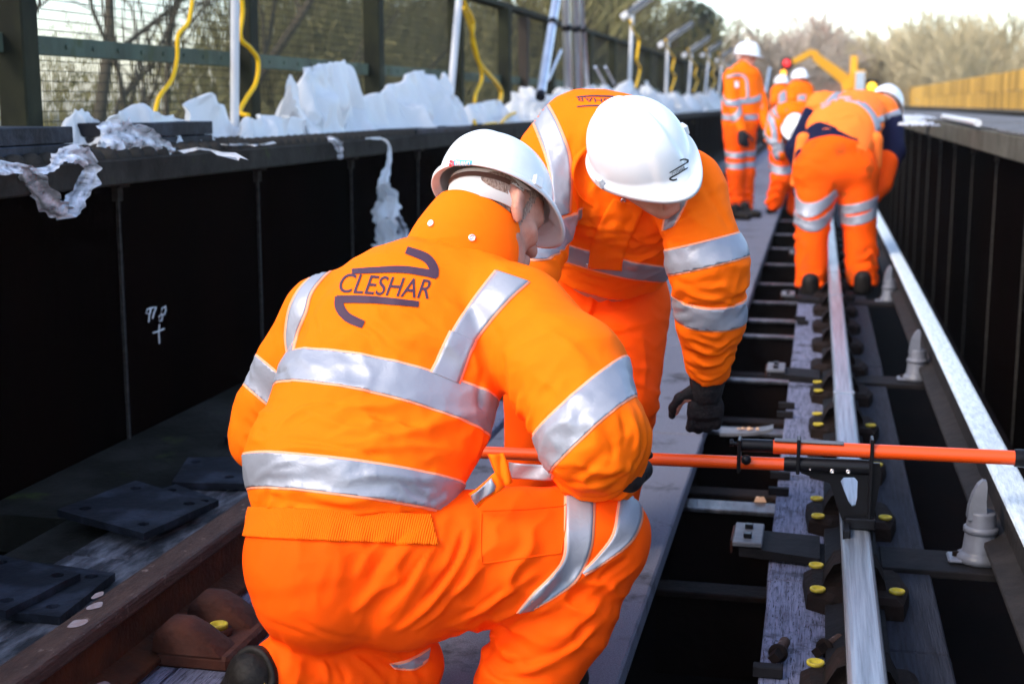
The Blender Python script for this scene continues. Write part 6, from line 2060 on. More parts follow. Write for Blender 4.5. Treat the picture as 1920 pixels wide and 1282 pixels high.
# ---------------------------------------------------------------- polythene, pads and boxes along the left girder's top
ZT = 1.046
_rf = random.Random(77)
FOLDS = []
for fr, am in ((4.5, 1.0), (6.5, .8), (8, .7), (11, .5), (14, .42), (19, .20), (27, .10)):
    FOLDS.append((Vector((_rf.gauss(0, 1), _rf.gauss(0, 1), _rf.gauss(0, 1))).normalized(), fr, am, _rf.random()))
def heap(label, prof, base, X0=-2.22, X1=-2.70, seed=0, m='white_sheet', rough=.030, name='polythene_sheet', cat='plastic sheet', group='white polythene lying on the left girder', skew=0.0, lift=0.0, n1=90, sharp=1.0):
    """a crumpled sheet whose ridge follows prof (photo pixels), standing on the flange"""
    Xc = X0 * .45 + X1 * .55
    P = np.array([onx(x, y, Xc)[1:] for x, y in prof])
    P = P[np.argsort(P[:, 0])]
    n2 = 44
    y0, y1 = P[0, 0], P[-1, 0]
    vs = []
    sx = Vector((seed * 3.7, seed * 1.3, seed * 5.1))
    for i in range(n1 + 1):
        y = y0 + (y1 - y0) * i / n1
        zt = max(np.interp(y, P[:, 0], P[:, 1]) - ZT, .004)
        for j in range(n2 + 1):
            v = j / n2 * 2 - 1                   # -1 front, 1 back
            prof_ = (1 - abs(v) ** 1.7) ** .8 if abs(v) < 1 else 0
            x = Xc + (X1 - X0) * .5 * v * (0.62 + .38 * min(1, zt / .15)) * (1 + .15 * mnoise.noise(Vector((y * 4, seed, 2))))
            z = ZT + zt * prof_ + lift
            q = Vector((x, y, z)) + sx * .1
            wq = q + Vector((mnoise.noise(q * 6), mnoise.noise(q * 6 + Vector((3, 1, 4))), mnoise.noise(q * 6 + Vector((7, 2, 9))))) * .035
            d = 0.0; dy = 0.0
            for kk, (dr, fr, am, ph) in enumerate(FOLDS):
                t_ = (wq.dot(dr) * fr + ph + seed * .37 * (kk + 1)) % 1.0
                tri = abs(t_ * 2 - 1) * 2 - 1
                on = min(1, max(0, .5 + 1.6 * mnoise.noise(q * 3.1 + Vector((kk * 3.3, kk, seed)))))
                d += am * tri * on; dy += am * tri * on * (1 if kk % 2 else -1)
            # drapery: folds running down from the ridge, deeper towards the hem
            av = abs(v)
            ph_ = y / (.085 + .02 * sin(seed)) + 1.3 * mnoise.noise(Vector((y * 5, v * 1.2, seed * 1.9))) + .5 * v * mnoise.noise(Vector((y * 3, seed, 7)))
            tr_ = abs((ph_ % 1.0) * 2 - 1)
            fold = (1 - tr_) ** 1.5 - .3
            amp_ = min(.045, .30 * zt) * (av ** .6) * (1 - .55 * av ** 4) * min(1, max(.15, .55 + 1.1 * mnoise.noise(Vector((y * 4.3, v * .8, seed + 11)))))
            x += (1 if v > 0 else -1) * -1 * (X1 - X0) / abs(X1 - X0) * -amp_ * fold * (1 if v > 0 else 1)
            z += amp_ * .55 * fold
            g = rough * (0.30 + .70 * min(1, zt / .12))
            z += g * d * (.45 + .55 * prof_)
            edge = 1 - abs(v)
            if edge < .12: z += g * .5 * abs(mnoise.noise(q * 9)); x += (.05 * mnoise.noise(Vector((y * 9, seed * 2, v * 3))) - .0) * (1 if v > 0 else 1)
            vs.append((x + g * .8 * dy + skew * zt * prof_, y + g * 1.1 * d * (1 if seed % 2 else -1) * .7, max(z, ZT + .003 + .004 * abs(mnoise.noise(q * 14)))))
    fs = [(i * (n2 + 1) + j, i * (n2 + 1) + j + 1, (i + 1) * (n2 + 1) + j + 1, (i + 1) * (n2 + 1) + j) for i in range(n1) for j in range(n2)]
    me = MB().add(vs, fs, True).mesh('sheet', M[m])
    bm = bmesh.new(); bm.from_mesh(me); bmesh.ops.recalc_face_normals(bm, faces=bm.faces[:])
    bm.to_mesh(me); bm.free()
    o = link(name, me)
    tag(o, label, cat, group)
    return o
def drape(label, prof, base, X0=-2.22, X1=-2.70, seed=0, excess=.07, crumple=.18, n2=46, group='white polythene lying on the left girder'):
    """thin sheet simulated as it sags and buckles between the points that prop it up: the ridge follows prof"""
    r = np.random.RandomState(seed + 3)
    Xc = X0 * .45 + X1 * .55
    P = np.array([onx(x, y, Xc)[1:] for x, y in prof]); P = P[np.argsort(P[:, 0])]
    L = P[-1, 0] - P[0, 0]
    n1 = int(min(110, max(46, L / .013)))
    m = n2 // 2
    U = np.linspace(0, 1, n1); ys = P[0, 0] + L * U
    zr = np.maximum(np.interp(ys, P[:, 0], P[:, 1]), ZT + .012)
    G = np.zeros((n1, n2, 3))
    for j in range(n2):
        v = (j - m) / m if j <= m else (j - m) / (n2 - 1 - m)
        k = 1 - abs(v) ** 1.7
        half = np.minimum(1, .35 + (zr - ZT) * 2.2) * (abs(X0 - X1) / 2)
        G[:, j, 0] = Xc + half * (-v if X0 > X1 else v) * np.sign(abs(X0 - X1))
        G[:, j, 1] = ys + .012 * r.randn(n1) * abs(v)
        G[:, j, 2] = ZT + (zr - ZT) * k
    G += r.randn(*G.shape) * .003
    def noise2(sh, cells):
        c = r.randn(cells[0] + 2, cells[1] + 2)
        a = np.linspace(0, cells[0], sh[0]); b = np.linspace(0, cells[1], sh[1])
        i, j = a.astype(int), b.astype(int); fa, fb = (a - i)[:, None], (b - j)[None, :]
        return c[i][:, j] * (1 - fa) * (1 - fb) + c[i + 1][:, j] * fa * (1 - fb) + c[i][:, j + 1] * (1 - fa) * fb + c[i + 1][:, j + 1] * fa * fb
    st = 1 + excess + crumple * .5 * noise2((n1, n2), (int(L / .09) + 2, 6)) + crumple * .35 * noise2((n1, n2), (int(L / .04) + 3, 13))
    st = np.clip(st, .86, 1.6)
    fam = []
    for di, dj, stiff in ((1, 0, 1), (0, 1, 1), (1, 1, .7), (1, -1, .7), (2, 0, .12), (0, 2, .12)):
        def sl(o, d, n):
            return slice(max(0, o), n + min(0, o) - 0) 
        for par in range(2 * max(di, 1) if di else 2 * dj):
            I, J_ = np.meshgrid(np.arange(n1), np.arange(n2), indexing='ij')
            ok = (I + di < n1) & (J_ + dj < n2) & (J_ + dj >= 0)
            key = (I // di) % 2 if di == 1 else ((I // 2) % 2 if di == 2 else ((J_ // dj) % 2))
            if di == 2 or dj == 2:
                if par > 1: continue
                sub = (I % 2 if di == 2 else J_ % 2)
                for q_ in (0, 1):
                    w_ = ok & (key == par) & (sub == q_)
                    a_ = (I[w_] * n2 + J_[w_]); b_ = ((I[w_] + di) * n2 + J_[w_] + dj)
                    fam.append((a_, b_, stiff))
                continue
            if par > 1: continue
            w_ = ok & (key == par)
            fam.append((I[w_] * n2 + J_[w_], (I[w_] + di) * n2 + J_[w_] + dj, stiff))
    X = G.reshape(-1, 3).copy(); sf = st.reshape(-1)
    rest = [np.linalg.norm(X[a_] - X[b_], axis=1) * (sf[a_] + sf[b_]) * .5 for a_, b_, _s in fam]
    pin = np.zeros(len(X), bool)
    for y_ in list(P[:, 0]) + list(np.arange(P[0, 0], P[-1, 0], .055)):
        i = int(round((y_ - P[0, 0]) / L * (n1 - 1)))
        jj = m + r.randint(-2, 3)
        pin[i * n2 + jj] = True
        X[i * n2 + jj, 2] += r.randn() * .003 - .002 * abs(jj - m); X[i * n2 + jj, 0] += r.randn() * .02
    for _ in range(int(L / .12)):
        i, j = r.randint(2, n1 - 2), r.randint(5, n2 - 5)
        pin[i * n2 + j] = True
    for i in range(0, n1, 4):
        for j in (0, n2 - 1):
            if r.rand() < .45: pin[i * n2 + j] = True
    inv = np.where(pin, 0.0, 1.0)
    Vl = np.zeros_like(X)
    for step in range(70):
        Xp = X.copy()
        Vl[:, 2] -= .0004
        X = X + Vl * inv[:, None]
        for it in range(4):
            for (a_, b_, sk), rl in zip(fam, rest):
                d = X[b_] - X[a_]; ln = np.sqrt((d * d).sum(1)) + 1e-9
                wa, wb = inv[a_], inv[b_]; ws = wa + wb; ws[ws == 0] = 1
                c = (sk * (ln - rl) / ln / ws)[:, None] * d
                X[a_] += c * wa[:, None]; X[b_] -= c * wb[:, None]
            X[:, 2] = np.maximum(X[:, 2], ZT + .003)
        Vl = (X - Xp) * .88
    Xg = X.reshape(n1, n2, 3)
    for _ in range(2):
        Xs = Xg.copy()
        Xs[1:-1, 1:-1] = Xg[1:-1, 1:-1] * .45 + (Xg[2:, 1:-1] + Xg[:-2, 1:-1] + Xg[1:-1, 2:] + Xg[1:-1, :-2]) * .1375
        Xg = Xs
    vs = Xg.reshape(-1, 3)
    fs = [(i * n2 + j, i * n2 + j + 1, (i + 1) * n2 + j + 1, (i + 1) * n2 + j) for i in range(n1 - 1) for j in range(n2 - 1)]
    o = MB().add(vs.tolist(), fs, True).build('polythene_sheet', M['white_sheet'])
    tag(o, label, 'plastic sheet', group)
    return o
drape('small white plastic bundle between the leftmost post and the black boxes', [(128, 262), (132, 208), (142, 200), (165, 202), (178, 212), (190, 225), (196, 262)], 262, seed=1, X0=-2.40, X1=-2.72)
drape('white sheet draped over black boxes beneath the yellow cable', [(188, 265), (205, 215), (235, 205), (262, 190), (285, 206), (330, 215), (360, 224), (384, 245), (392, 262)], 275, seed=2, X0=-2.19, X1=-2.66)
drape('pointed white sheet just left of the white lamp pole', [(345, 250), (360, 200), (374, 182), (388, 170), (402, 184), (425, 205), (445, 240), (456, 262)], 262, seed=3, X0=-2.40, X1=-2.74)
drape('low white bundle lying just right of the white lamp pole', [(456, 265), (460, 216), (500, 212), (545, 215), (570, 220), (600, 225), (636, 262)], 270, seed=4, X0=-2.24, X1=-2.64)
drape('tall upright white sheet, square topped, left of the biggest heap', [(556, 240), (550, 165), (542, 140), (560, 130), (600, 118), (640, 108), (655, 120), (662, 170), (668, 240)], 255, seed=5, X0=-2.34, X1=-2.66)
drape('biggest white sheet heap, behind the kneeling worker\'s hat', [(640, 255), (665, 200), (700, 170), (740, 155), (765, 135), (785, 130), (810, 140), (822, 160), (828, 200), (835, 250)], 262, seed=6, X0=-2.18, X1=-2.70)
drape('leaning triangular white sheet against the right end of the biggest heap', [(800, 235), (815, 170), (832, 133), (846, 160), (866, 200), (884, 240)], 240, seed=7, X0=-2.30, X1=-2.60)
drape('pale grey white bag beside the coiled yellow cable', [(868, 240), (872, 196), (900, 190), (930, 184), (934, 200), (965, 215), (968, 245)], 245, seed=8, X0=-2.25, X1=-2.7)
far_px = [((980, 1012), 168), ((1004, 1040), 180), ((1038, 1075), 166), ((1080, 1112), 168), ((1118, 1150), 160), ((1150, 1200), 154), ((1200, 1228), 160), ((1228, 1250), 176), ((1252, 1275), 172), ((1276, 1300), 178), ((1302, 1322), 176), ((1322, 1346), 168)]
for k, ((xa, xb), yt) in enumerate(far_px):
    xm = (xa + xb) / 2
    yb = onx_y = 193 + (EYE[2] - ZT) * FPX / max(onx(xm, 195, -2.46)[1], 1) * 1.03
    heap('far white sheet on the left girder past the leaning worker\'s back', [(xa, yb), (xa + (xb - xa) * .2, (yt + yb) / 2), (xa + (xb - xa) * .5, yt), (xa + (xb - xa) * .8, (yt * 1.3 + yb * .7) / 2), (xb, yb)], yb, seed=20 + k, rough=.05, n1=40, group='far white sheets on the left girder')
# scraps lying flat at the edge
def scrap(label, px, seed, w=.02):
    pts = [onz(x, y, ZT + .012) for x, y in px]
    K = []
    for i, p in enumerate(pts):
        ww = w * (1 + .6 * sin(i * 2.1 + seed))
        K.append([tuple(p + np.array([ww * t, 0.01 * sin(3 * t + i), .010 * abs(sin(4 * t + i * 1.3)) + .003 * (i % 2)])) for t in (-1, -.5, 0, .5, 1)])
    o = ring_loft(K, False).build('plastic_scrap', M['white_sheet']); tag(o, label, 'plastic scrap', 'white plastic scraps on the girder edge')
scrap('flat white scrap curling towards the girder edge below the pointed sheet', [(345, 288), (370, 283), (400, 287), (425, 294), (452, 302)], 1)
scrap('flat white scrap on the rivets under the pointed sheet', [(400, 275), (430, 276), (460, 274), (490, 277), (514, 270)], 2, .015)
# black pads and boxes
def stack(label, px0, px1, pyb, n, h, X0, X1, name='pad_stack'):
    a, b = onx(px0, pyb, X0), onx(px1, pyb, X0)
    t = thing(name, label, 'pad stack', ((X0 + X1) / 2, (a[1] + b[1]) / 2, ZT), 0)
    w, d = abs(X1 - X0) / 2, abs(b[1] - a[1]) / 2
    for i in range(n):
        e = rnd.uniform(-.006, .006); e2 = rnd.uniform(-.01, .01)
        mb = MB(); mb.bbox(-w + e, w + e, -d + e2, d + e2, i * h + .001, (i + 1) * h - .001, .003); mb.build('pad', M['rubber'], t)
    return t
stack('square stack of black rubber pads at the far left of the girder top', -60, 140, 304, 2, .052, -2.22, -2.60)
stack('black box half covered by a white sheet near the pointed sheet', 262, 400, 286, 2, .052, -2.33, -2.58)
stack('flat black pad on the rivets between the pad stack and the draped boxes', 135, 300, 296, 1, .022, -2.20, -2.50)
stack('thin black pad jutting out under the biggest white sheet', 780, 880, 246, 1, .03, -2.16, -2.55)
# clear wrap: strips with creases, hanging over the edge
def wrap(name, label, path, widths, m='film', cat='plastic wrap', seed=0, group=None, th=None, X=None):
    """ribbon along 3-D points with creases across it"""
    P = [Vector(p) for p in path]
    K = []
    n = 15
    for i in range(len(P) - 1):
        for s in range(16):
            u = s / 16
            p0, p1, p2, p3 = P[max(i - 1, 0)], P[i], P[i + 1], P[min(i + 2, len(P) - 1)]
            c = 0.5 * (2 * p1 + (p2 - p0) * u + (2 * p0 - 5 * p1 + 4 * p2 - p3) * u * u + (3 * p1 - p0 - 3 * p2 + p3) * u ** 3)
            t = (p2 - p1).normalized(); side = Vector(CF).cross(t).normalized(); nn = t.cross(side)
            w = widths[i] * (1 - u) + widths[i + 1] * u
            row = []
            for j in range(n):
                v = j / (n - 1) * 2 - 1
                fold = .35 * w * sin(v * 5 + seed + i * .8 + u) * .5
                row.append(tuple(c + side * w * v * (1 + .18 * mnoise.noise(Vector((i + u, v * 3, seed)))) + side * (w * .55 * mnoise.noise(Vector(((i + u) * 3.1, 5 + v, seed))) * abs(v) ** 3 * (1 if v > 0 else -1)) + nn * (fold + .25 * w * mnoise.noise(Vector((v * 3, (i + u) * 2, seed + 4))))))
            K.append(row)
    o = ring_loft(K, False).build(name, M[m]); tag(o, label, cat, group)
    return o
E_ = lambda px, py, X=-2.12: tuple(onx(px, py, X))
wrap('cling_wrap', 'loop of torn cling wrap hanging over the girder edge at far left', [E_(-20, 318), E_(40, 315), E_(60, 335), E_(95, 380), E_(125, 400), E_(145, 372), E_(170, 325), E_(165, 300), E_(135, 288), E_(112, 298), E_(95, 316), E_(60, 322)], [.02, .018, .034, .036, .030, .032, .03, .026, .03, .024, .014, .01], seed=1)
wrap('cling_wrap', 'cling wrap twisted across the black boxes under the draped sheet', [E_(195, 262, -2.22), E_(225, 255, -2.2), E_(265, 262, -2.19), E_(300, 275, -2.18), E_(330, 285, -2.17)], [.05, .055, .05, .03, .012], seed=2)
wrap('cling_wrap', 'short twist of cling wrap dangling at the girder edge beside the low bundle', [E_(600, 262, -2.2), E_(625, 262, -2.14), E_(636, 275, -2.13), E_(638, 300, -2.13)], [.012, .014, .02, .008], seed=3)
wrap('plastic_tail', 'long white plastic tail hanging down the girder behind the kneeling worker', [E_(680, 262, -2.18), E_(715, 260, -2.13), E_(730, 275, -2.12), E_(728, 310, -2.12), E_(718, 345, -2.12), E_(728, 375, -2.12), E_(722, 410, -2.12), E_(728, 450, -2.12), E_(722, 470, -2.12)], [.006, .006, .008, .013, .030, .060, .062, .068, .05], m='white_sheet', cat='plastic sheet', seed=4)
wrap('plastic_tail', 'bluish frayed film dangling just right of the long white tail', [E_(738, 395, -2.14), E_(748, 415, -2.14), E_(755, 440, -2.14), E_(745, 465, -2.14)], [.01, .025, .03, .02], seed=6, cat='plastic wrap')

# ---------------------------------------------------------------- lamps, cables, tripods
def lamp(label, base, top, h0, h1, X, r=.018, detail=True):
    a, b = onx(*base, X), onx(*top, X)
    a = a + (a - b) / np.linalg.norm(a - b) * max(0.0, (a[2] - ZT) / abs((a - b)[2] / np.linalg.norm(a - b)) if abs((a - b)[2]) > 1e-6 else 0)
    t = thing('work_lamp', label, 'work lamp', (a[0], a[1], a[2]), 0, 'work lamps on poles along the fence')
    P = Matrix.Translation(-Vector(a))
    def add(nm, mb, m, sub=None):
        o = mb.build(nm, m, sub or t)
        if sub is None:
            o.matrix_parent_inverse = P
        return o
    add('pole', MB().tube([a, b], r, 10), M['pole'])
    if h0:
        D = b @ np.array([0, 1, 0])
        p0 = b; s = FPX / ((b - EYE) @ CF)
        d = np.array([(h1[0] - h0[0]) / s, 0, -(h1[1] - h0[1]) / s])
        c0 = b + np.array([(h0[0] - top[0]) / s, 0, -(h0[1] - top[1]) / s])
        c1 = c0 + d; n = unit(d)
        add('elbow', MB().tube([b - np.array([0, 0, .05]), b + np.array([0, 0, .02]), c0 + n * .08], [.03, .035, .04], 10), M['pole'])
        sd_ = np.array([0, 1, 0]); upv = np.cross(sd_, n) * (1 if np.cross(sd_, n)[2] > 0 else -1)
        Fm = frame(c0, n, sd_, upv)
        Ln = np.linalg.norm(d)
        hd = add('housing', MB().bbox(.05, Ln, -.07, .07, -.035, .035, .012, Fm), M['lamp_grey'])
        add('lens', MB().bbox(.16, .16 + Ln * .32, -.05, .05, .036, .046, .004, Fm), M['lamp_lens'], hd)
        add('lens', MB().bbox(.10, Ln - .04, -.055, .055, -.046, -.036, .004, Fm), M['lamp_lens'], hd)
        add('end_knuckle', MB().bbox(-.06, .06, -.05, .05, -.045, .045, .015, Fm), M['pole'])
    return t
lamp('nearest white lamp pole, its lamp above the photo, beside the pointed sheet', (440, 215), (441, -60), None, None, -2.60, .0205)
lamp('white lamp pole leaning behind the biggest sheet heap, lamp out of the photo', (846, 165), (864, -40), None, None, -2.60, .027)
LP = [((1180, 160), (1185, 36), (1172, 30), (1226, -8)), ((1249, 165), (1252, 86), (1240, 84), (1298, 44)), ((1291, 172), (1296, 108), (1284, 104), (1330, 70)), ((1322, 172), (1329, 106), (1318, 104), (1352, 80)), ((1348, 170), (1354, 118), (1345, 114), (1374, 90)), ((1366, 165), (1370, 128), (1364, 124), (1388, 104))]
lab = ['work lamp with tilted head right above the leaning worker\'s white hat', 'second work lamp from the camera with a tilted head against the trees', 'third work lamp head, further along the fence', 'fourth work lamp head, left of the upright worker\'s hat', 'fifth work lamp, just left of the upright worker\'s shoulder', 'last work lamp, mostly hidden behind the upright worker']
for q_, l_ in zip(LP, lab):
    lamp(l_, *q_, -2.55, .026)
def cable(label, pts, X, r=.011, loops=None):
    P = [np.array(onx(px, py, X + dx)) for px, py, dx in pts]
    Q = []
    for i in range(len(P) - 1):
        for s in range(8):
            u = s / 8
            p0, p1, p2, p3 = P[max(i - 1, 0)], P[i], P[i + 1], P[min(i + 2, len(P) - 1)]
            Q.append(0.5 * (2 * p1 + (p2 - p0) * u + (2 * p0 - 5 * p1 + 4 * p2 - p3) * u * u + (3 * p1 - p0 - 3 * p2 + p3) * u ** 3))
    Q.append(P[-1])
    o = MB().tube(Q, r, 8).build('yellow_cable', M['cable']); tag(o, label, 'cable', 'yellow cables hanging on the fence')
cable('yellow cable dropping across the mesh left of the white lamp pole', [(365, -30, 0), (358, 20, 0), (352, 45, 0), (334, 68, 0), (332, 110, 0), (322, 150, 0), (300, 180, 0), (292, 206, 0), (292, 222, .05)], -2.72, .0095)
cable('yellow cable bulging out beside the second fence post', [(450, -30, 0), (455, 20, 0), (451, 70, 0), (470, 92, .02), (484, 115, .03), (480, 155, .03), (462, 185, .02), (450, 210, .02), (466, 217, .08)], -2.66, .0115)
cable('yellow cable draping from the leaning pole to the girder top', [(866, -10, 0), (872, 10, 0), (886, 40, 0), (886, 80, 0), (900, 120, 0), (930, 155, 0), (940, 175, 0), (936, 198, .05)], -2.66, .018)
cable('second yellow strand twisting with the cable by the leaning pole', [(868, 15, 0), (880, 45, 0), (888, 75, 0), (896, 110, .02), (904, 145, .02), (893, 175, .02), (890, 192, .04)], -2.65, .015)
cable('yellow cable coil lying in front of the pale grey white bag', [(888, 225, 0), (895, 238, .02), (915, 245, .04), (935, 240, .02), (930, 232, 0), (905, 236, 0), (898, 248, .03), (925, 246, .05), (950, 220, -.05), (966, 212, -.1)], -2.25, .012)
for k, (x, y0, y1) in enumerate(((1192, 60, 165), (1258, 95, 170), (1300, 112, 172), (1333, 112, 170), (1358, 120, 168))):
    cable('yellow cable dangling beside the work lamp pole number %s along the fence' % ('three', 'four', 'five', 'six', 'seven')[k], [(x - 10, y0 - 20, 0), (x - 4, y0, 0), (x + 6, y0 + 15, 0), (x + 2, (y0 + y1) / 2, 0), (x + 8, (y0 + 2 * y1) / 3, 0), (x, y1, 0)], -2.53, .018)

def tripod(label, legs, X, r, braces=(), m='alu', cap=True, collars=()):
    P0 = onx(*legs[0][0], X)
    t = thing('tripod', label, 'tripod', (P0[0], P0[1], ZT), 0)
    Pm = Matrix.Translation((-P0[0], -P0[1], -ZT))
    for (a, b, rr, dx) in legs:
        A_, B_ = onx(*a, X + dx), onx(*b, X + dx * .3)
        o = MB().tube([A_, B_], rr, 14).build('leg', M[m], t); o.matrix_parent_inverse = Pm
        n = unit(B_ - A_)
        for u in collars:
            c = A_ + (B_ - A_) * u
            o2 = MB().tube([c - n * .03, c - n * .029, c + n * .029, c + n * .03], [rr * .9, rr * 1.25, rr * 1.25, rr * .9], 14).build('leg_collar', M['tool_black'], o)
        o3 = MB().tube([A_ - n * .04, A_ + n * .02], rr * 1.1, 10).build('foot_cap', M['tool_black'], o)
    for a, b, rr in braces:
        o = MB().tube([onx(*a, X), onx(*b, X)], rr, 8).build('brace', M[m], t); o.matrix_parent_inverse = Pm
    return t
tripod('tall aluminium tripod behind the leaning worker\'s back', [((1014, 178), (1048, -30), .040, .12), ((1066, 182), (1060, -30), .042, 0), ((1085, 182), (1078, -30), .042, -.03), ((1100, 175), (1086, -30), .036, -.22)], -2.46, .04, [((1028, 150), (1052, 95), .014)], collars=(.62,))
tripod('small far silver tripod right of the upright worker', [((1434, 180), (1443, 128), .035, .1), ((1445, 182), (1444, 128), .035, 0), ((1454, 180), (1445, 128), .03, -.1)], -2.1, .03)
tripod('pair of thin grey struts standing on the girder left of the leaning worker\'s hat', [((1138, 165), (1116, 126), .014, 0), ((1152, 158), (1135, 126), .014, 0)], -2.5, .014)

# ---------------------------------------------------------------- right side: pipe, sheets, far track girder, golden fence
p0, p1 = onz(1769, 219, 1.10), onz(1834, 231, 1.10)
o = MB().tube([p0, p1], .022, 12).build('white_pipe', M['pole']); tag(o, 'short white pipe lying on the right girder near the golden fence', 'pipe')
rs = random.Random(5)
for k, (px, py, w, h) in enumerate(((1704, 228, .20, .02), (1722, 234, .2, .02), (1716, 222, .3, .025))):
    p = onz(px, py, 1.085)
    n = 14
    vs = [(w * (i / n - .5) * 1.0 + .05 * mnoise.noise(Vector((i * .4, j * .4, k))), 1.6 * w * (j / n - .5), h * (1 - (2 * i / n - 1) ** 2) * (1 - (2 * j / n - 1) ** 2) + .03 * abs(mnoise.noise(Vector((i * .5, j * .5, k + 3)))) ) for i in range(n + 1) for j in range(n + 1)]
    fs = [(i * (n + 1) + j, i * (n + 1) + j + 1, (i + 1) * (n + 1) + j + 1, (i + 1) * (n + 1) + j) for i in range(n) for j in range(n)]
    o = MB().add(vs, fs, True).build('polythene_sheet', M['white_sheet']); o.location = (p[0], p[1], 1.079)
    tag(o, 'low crumpled white sheet on the right girder behind the stooping worker', 'plastic sheet', 'white sheets on the right girder')
mb = MB(); mb.box(2.17, 4.45, -1, 95, .30, .38); mb.build('far_track_bed', M['deck_dark'], None, 'structure')
g = thing('far_girder', 'dark girder of the neighbouring track below the golden fence', 'girder', (4.0, 0, 0))
o = MB().bbox(-.02, .3, 0, 100, .30, 1.0, .004).build('web', M['black_steel'], g)
o = MB().bbox(-.10, .6, 0, 100, 1.003, 1.06, .004).build('top_flange', M['flange_pale'], g)
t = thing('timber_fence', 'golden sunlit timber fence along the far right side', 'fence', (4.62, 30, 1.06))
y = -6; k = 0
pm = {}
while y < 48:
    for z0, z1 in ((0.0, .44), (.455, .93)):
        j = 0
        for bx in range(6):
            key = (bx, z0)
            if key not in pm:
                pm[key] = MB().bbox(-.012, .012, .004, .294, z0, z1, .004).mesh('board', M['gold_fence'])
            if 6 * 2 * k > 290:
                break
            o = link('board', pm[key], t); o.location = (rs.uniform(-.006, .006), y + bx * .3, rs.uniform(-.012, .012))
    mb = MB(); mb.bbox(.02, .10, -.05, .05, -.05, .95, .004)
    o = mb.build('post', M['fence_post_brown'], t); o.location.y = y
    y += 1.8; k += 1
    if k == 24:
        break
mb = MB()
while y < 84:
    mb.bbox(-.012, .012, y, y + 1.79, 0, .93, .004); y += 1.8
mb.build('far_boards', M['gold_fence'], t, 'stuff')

# ---------------------------------------------------------------- digger and warning lights
def digger():
    A = lambda x, y: at(x, y, 45.0)
    c = A(1600, 165)
    gz = -0.2
    t = thing('excavator', 'yellow excavator with its arm arched over the track in the haze', 'excavator', (c[0], c[1], gz))
    P = Matrix.Translation((-c[0], -c[1], -gz))
    def add(nm, mb, m):
        o = mb.build(nm, M[m], t); o.matrix_parent_inverse = P; return o
    def beam(px, w0, w1, dep=.18, dy=0):
        mb = MB()
        pts = [A(*p) for p in px]
        K = []
        for i, p in enumerate(pts):
            tn = unit(pts[min(i + 1, len(pts) - 1)] - pts[max(i - 1, 0)]); s = np.array([0, 1, 0]); n = np.cross(s, tn)
            w = w0 + (w1 - w0) * i / (len(pts) - 1)
            K.append([tuple(p + n * w * a + s * (dep * b + dy)) for a, b in ((1, 1), (1, -1), (-1, -1), (-1, 1))])
        mb = ring_loft(K)
        for q in (K[0], K[-1]):
            mb.add(q, [(0, 1, 2, 3)])
        mb.sm = [False] * len(mb.sm)
        return mb
    x0, x1 = A(1572, 0)[0], A(1632, 0)[0]
    add('body', MB().bbox(x0, x1, c[1] - .6, c[1] + 2.6, .75, 1.55, .06), 'digger')
    add('track', MB().bbox(x0 - .1, x0 + .35, c[1] - .9, c[1] + 2.4, gz, .62, .12), 'tool_black')
    add('track', MB().bbox(x1 - .35, x1 + .1, c[1] - .9, c[1] + 2.4, gz, .62, .12), 'tool_black')
    add('slew_ring', MB().bbox(x0 + .3, x1 - .3, c[1], c[1] + 1.5, .55, .76, .05), 'tool_black')
    cab = MB().bbox(A(1607, 0)[0], A(1628, 0)[0], c[1] - .5, c[1] + .9, 1.56, 2.25, .05)
    cb = add('cab', cab, 'digger')
    MB().bbox(A(1609, 0)[0], A(1626, 0)[0], c[1] - .53, c[1] - .505, 1.62, 2.2, .01).build('windscreen', M['glass_blue'], cb)
    add('boom', beam([(1592, 168), (1585, 150), (1562, 132), (1540, 116), (1528, 106)], .20, .13), 'digger')
    add('dipper_arm', beam([(1532, 104), (1520, 99), (1500, 110), (1484, 118)], .13, .09, .13), 'digger')
    add('mast', beam([(1599, 172), (1601, 135), (1602, 104)], .13, .11, .16, .5), 'digger')
    add('hydraulic_ram', MB().tube([A(1572, 150), A(1545, 124)], .05, 8), 'steel_grey')
    add('bucket', beam([(1484, 115), (1478, 122), (1474, 130)], .10, .16, .3), 'cast_rust_red')
digger()
def wlight(label, px, py, D, m, r, pole_to):
    p = at(px, py, D)
    t = thing('warning_light', label, 'warning light', (p[0], p[1], pole_to))
    MB().tube([(0, 0, 0), (0, 0, p[2] - pole_to - r)], .025, 8).build('pole', M['tool_black'], t)
    MB().bbox(-r * 1.3, r * 1.3, .0, .1, p[2] - pole_to - r * 1.5, p[2] - pole_to + r * 1.5, .01).build('housing', M['tool_black'], t)
    MB().lathe([(r, 0), (r * .95, .03), (r * .6, .06), (0, .075)], 16, Matrix.Translation((0, -.005, p[2] - pole_to)) @ Matrix.Rotation(pi / 2, 4, 'X')).build('lens', M[m], t)
wlight('glowing amber beacon above the farthest hard hat', 1469, 137, 27, 'amber_light', .055, 0)
wlight('red lamp at the tip of the digger arm', 1475, 119, 44, 'red_light', .12, 0)
wlight('square yellow lamp just right of the digger', 1635, 164, 40, 'yellow_light', .14, 0.2)

